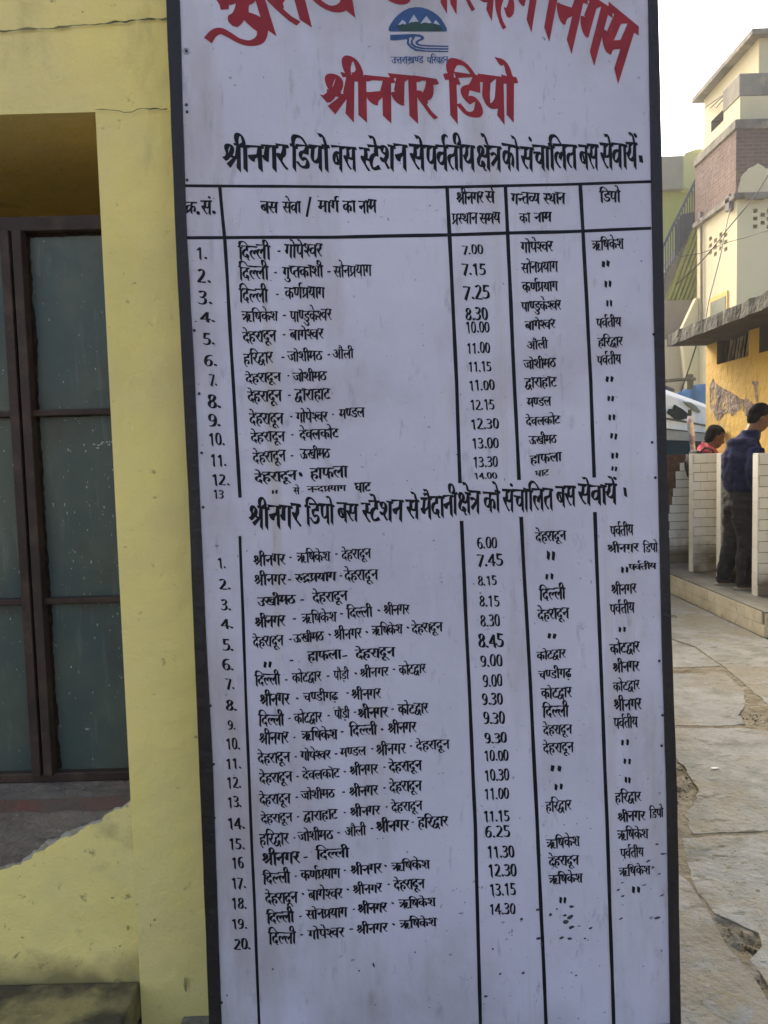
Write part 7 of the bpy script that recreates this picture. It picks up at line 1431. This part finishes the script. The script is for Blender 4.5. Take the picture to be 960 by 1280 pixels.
def brush(mb):
    for st_ in STROKES:
        n_ = len(st_); V = []
        P_ = [Vector((q[0] / 1000, q[1] / 1000)) for q in st_]; W3 = [q[2] / 1000 for q in st_]; fine = []
        for i in range(n_ - 1):
            p0, p1, p2, p3 = P_[max(i - 1, 0)], P_[i], P_[i + 1], P_[min(i + 2, n_ - 1)]
            for k in range(5):
                t = k / 5; fine.append(((p1 * 2 + (p2 - p0) * t + (p0 * 2 - p1 * 5 + p2 * 4 - p3) * t * t + (p1 * 3 - p0 - p2 * 3 + p3) * t ** 3) * .5, W3[i] + (W3[i + 1] - W3[i]) * t))
        fine.append((P_[-1], W3[-1]))
        for i, (p_, w_) in enumerate(fine):
            d_ = (fine[min(i + 1, len(fine) - 1)][0] - fine[max(i - 1, 0)][0]).normalized(); n2 = Vector((-d_.y, d_.x)) * w_ / 2
            V += [(p_.x + n2.x, p_.y + n2.y, .0007 + lift(p_.x, p_.y)), (p_.x - n2.x, p_.y - n2.y, .0007 + lift(p_.x, p_.y))]
        mb.add(V, [(2 * i, 2 * i + 1, 2 * i + 3, 2 * i + 2) for i in range(len(fine) - 1)])
for ai_, (wi, stn) in enumerate(ARCS):
    seq, a0, a1 = WORDL[wi]; mb = MB(); zk = 0
    if ai_ == 0: brush(mb)
    for g_, gx, gy in (seq[1:] if ai_ == 0 else seq):
        vv, ff = tri_glyph(g_, 62, -2); zk = (zk + 1) % 6; V = []
        for x_, y_ in vv:
            t = min(max((x_ + gx - a0) / (a1 - a0), -.05), 1.05) * 12; i = min(11, max(0, int(t))); t -= i; A0 = stn[i]; A1 = stn[i + 1]; q_ = [A0[k] + (A1[k] - A0[k]) * t for k in range(4)]; s_ = (y_ + gy) / 622
            X_, Y_ = (q_[0] + (q_[2] - q_[0]) * s_) / 1000, (q_[1] + (q_[3] - q_[1]) * s_) / 1000; V.append((X_, Y_, .0006 + zk * .00005 + lift(X_, Y_)))
        mb.add(V, ff)
    bpart(mb, 'painted_lettering', M['red'])['label'] = 'large red lettering of the curved heading'
for wd, q_ in LINES:
    pts = [(q_[i] / 1000, q_[i + 1] / 1000) for i in range(0, len(q_), 2)]; mb = MB(); V = []
    dense = []
    for a_, b_ in zip(pts, pts[1:]):
        k = max(1, int(math.hypot(b_[0] - a_[0], b_[1] - a_[1]) / .03)); dense += [(a_[0] + (b_[0] - a_[0]) * i / k, a_[1] + (b_[1] - a_[1]) * i / k) for i in range(k)]
    dense.append(pts[-1]); vert = abs(pts[-1][1] - pts[0][1]) > abs(pts[-1][0] - pts[0][0]); sd = rt_.random() * 30
    for x_, y_ in dense:
        h_ = wd / 2000 * (1 + .16 * noise.noise(Vector((x_ * 11 + sd, y_ * 11, 0)))); jt = .0008 * noise.noise(Vector((x_ * 6, y_ * 6, sd)))
        z_ = .00035 + (.00012 if vert else 0)
        V += [(x_ - h_ + jt, y_, z_ + lift(x_, y_)), (x_ + h_ + jt, y_, z_ + lift(x_, y_))] if vert else [(x_, y_ + h_ + jt, z_ + lift(x_, y_)), (x_, y_ - h_ + jt, z_ + lift(x_, y_))]
    mb.add(V, [(2 * i, 2 * i + 1, 2 * i + 3, 2 * i + 2) for i in range(len(dense) - 1)]); bpart(mb, 'ruled_line', M['line'])
em = bpy.data.objects.new('emblem', None); scn.collection.objects.link(em); em.parent = bd_; em.matrix_basis = BL; em['label'] = 'blue round-topped emblem of snowy peaks over a winding river'
def flat(name, key, m, z):
    pts = [Vector((x / 1000, y / 1000, 0)) for x, y in LOGO[key]]; t = geometry.tessellate_polygon([pts]); mb = MB(); mb.add([(p_.x, p_.y, z + lift(p_.x, p_.y)) for p_ in pts], [tuple(f) for f in t]); bpart(mb, name, M[m], parent=em)
flat('dome', 'dome', 'blue', .0004); flat('forest', 'green', 'green', .0006)
for k in ('p1', 'p2', 'p3', 'p4'): flat('snow_peak', k, 'peak', .0008)
flat('river', 'r1', 'blue', .0005)
# nails, washer, wire
nm = MB(); 
for k, (rr, z_) in enumerate(((.0036, .0002), (.0034, .0014), (.002, .0022))): nm.v += [(rr * math.cos(2 * math.pi * i / 10), rr * math.sin(2 * math.pi * i / 10), z_) for i in range(10)]
nm.f = [(k * 10 + i, k * 10 + (i + 1) % 10, (k + 1) * 10 + (i + 1) % 10, (k + 1) * 10 + i) for k in range(2) for i in range(10)] + [tuple(20 + i for i in range(10))]; nm.m = [0] * len(nm.f); nme = nm.mesh('nail', M['nail'], True)
for i, (x_, y_) in enumerate(NAILS):
    link('nail', nme, bd_, mw=BL @ Matrix.Translation((x_ / 1000, y_ / 1000, .0006)))
x_, y_ = NAILS[0]; mb = MB(); mb.tube([(x_ / 1000, y_ / 1000, .0004), (x_ / 1000, y_ / 1000, .0014)], .008, 16); bpart(mb, 'washer', M['washer'])
x_, y_ = [v / 1000 for v in NAILS[18]]
mb = MB(); mb.tube([(x_ - .006, y_ + .004, .004), (x_ + .006, y_ + .002, .009), (x_ + .016, y_ - .002, .010), (x_ + .026, y_ - .003, .009), (x_ + .034, y_ - .008, .003), (x_ + .03, y_ - .004, -.004)], .0009, 5); mb.tube([(x_ - .003, y_ - .001, .004), (x_ + .01, y_ - .003, .010), (x_ + .022, y_ - .006, .0085), (x_ + .034, y_ - .008, .004)], .0008, 5); bpart(mb, 'tie_wire', M['wire'])
# mud spatters of the lower right
mb = MB(); r10 = random.Random(41)
def bpxl(x, y):
    d = BM.inverted().to_3x3() @ ray(x, y); o_ = BM.inverted() @ CAM; t = -o_.z / d.z; q_ = o_ + d * t; return q_.x, q_.y
def spat(x, y, w_, h_, an=0):
    cx, cy = bpxl(x, y); n_ = 9
    V = []
    for i in range(n_):
        a_ = 2 * math.pi * i / n_; ex, ey = math.cos(a_) * w_ / 480 * r10.uniform(.6, 1.1), math.sin(a_) * h_ / 480 * r10.uniform(.6, 1.1)
        V.append((cx + ex * math.cos(an) - ey * math.sin(an), cy + ex * math.sin(an) + ey * math.cos(an), .0011 + lift(cx, cy)))
    mb.add(V, [tuple(range(n_))])
for x, y, w_, h_ in ((672, 1137, 3, 2), (696, 1136, 2, 1.4), (714, 1133, 4, 2.4), (706, 1144, 4, 1.6), (713, 1146, 5, 3.4), (707, 1152, 5, 3.4), (714, 1159, 4.5, 2.6), (738, 1160, 3.5, 1.6), (702, 1172, 3.5, 2.4), (712, 1173, 4, 2), (731, 1173, 2.4, 1.2), (673, 1173, 3.4, 2.2), (677, 1180, 2, 3), (652, 1149, 2.6, 2.4), (688, 1143, 2.4, 2.4), (776, 1148, 3.4, 1.2), (821, 1147, 6, 2), (829, 1067, 5, 1.6), (821, 1055, 3, 1.6), (810, 1076, 4, 1.6), (816, 1084, 3, 2), (824, 1092, 3, 1.2), (778, 1103, 3, 1), (773, 1112, 3, 1.4), (778, 1120, 3.4, 1.4), (805, 1106, 3.4, 1), (827, 1119, 4, 1.2), (616, 1186, 1.6, 1.6), (625, 1217, 2, 1.6), (607, 1245, 3, 1.6), (654, 1216, 3, 2), (720, 1219, 2.4, 1.4), (827, 1188, 1.4, 1.4), (449, 1213, 1.4, 1.6), (519, 1190, 1.2, 1.2), (467, 1206, 1.6, 4), (341, 1211, 1.6, 1.6), (284, 1244, 1.6, 1.6), (823, 400, 3, 6), (245, 402, 2, 1)):
    spat(x, y, w_ * .9, h_ * .9, r10.uniform(0, .5))
for _ in range(230):
    x, y = r10.triangular(300, 828, 760), r10.choice((r10.uniform(20, 1270), r10.uniform(900, 1270))); s_ = r10.choice((.3, .4, .5, .7)); spat(x, y, s_ * r10.uniform(1, 2), s_)
kind(bpart(mb, 'mud_spatter', M['mud']), 'stuff')

# ------------------------------------------------------------------ haze
hz = MB().box((-205, -205, -1.1), (205, 205, 14)).build('haze', mat('haze_air', (1, 1, 1, 1), 1))
hz['kind'] = 'stuff'; hm = hz.data.materials[0].node_tree; hm.nodes.remove(hm.nodes["Principled BSDF"])
pv = hm.nodes.new("ShaderNodeVolumePrincipled"); pv.inputs["Density"].default_value = .0018; pv.inputs["Color"].default_value = (.95, .95, .93, 1); pv.inputs["Anisotropy"].default_value = .35
hm.links.new(pv.outputs[0], hm.nodes["Material Output"].inputs["Volume"])
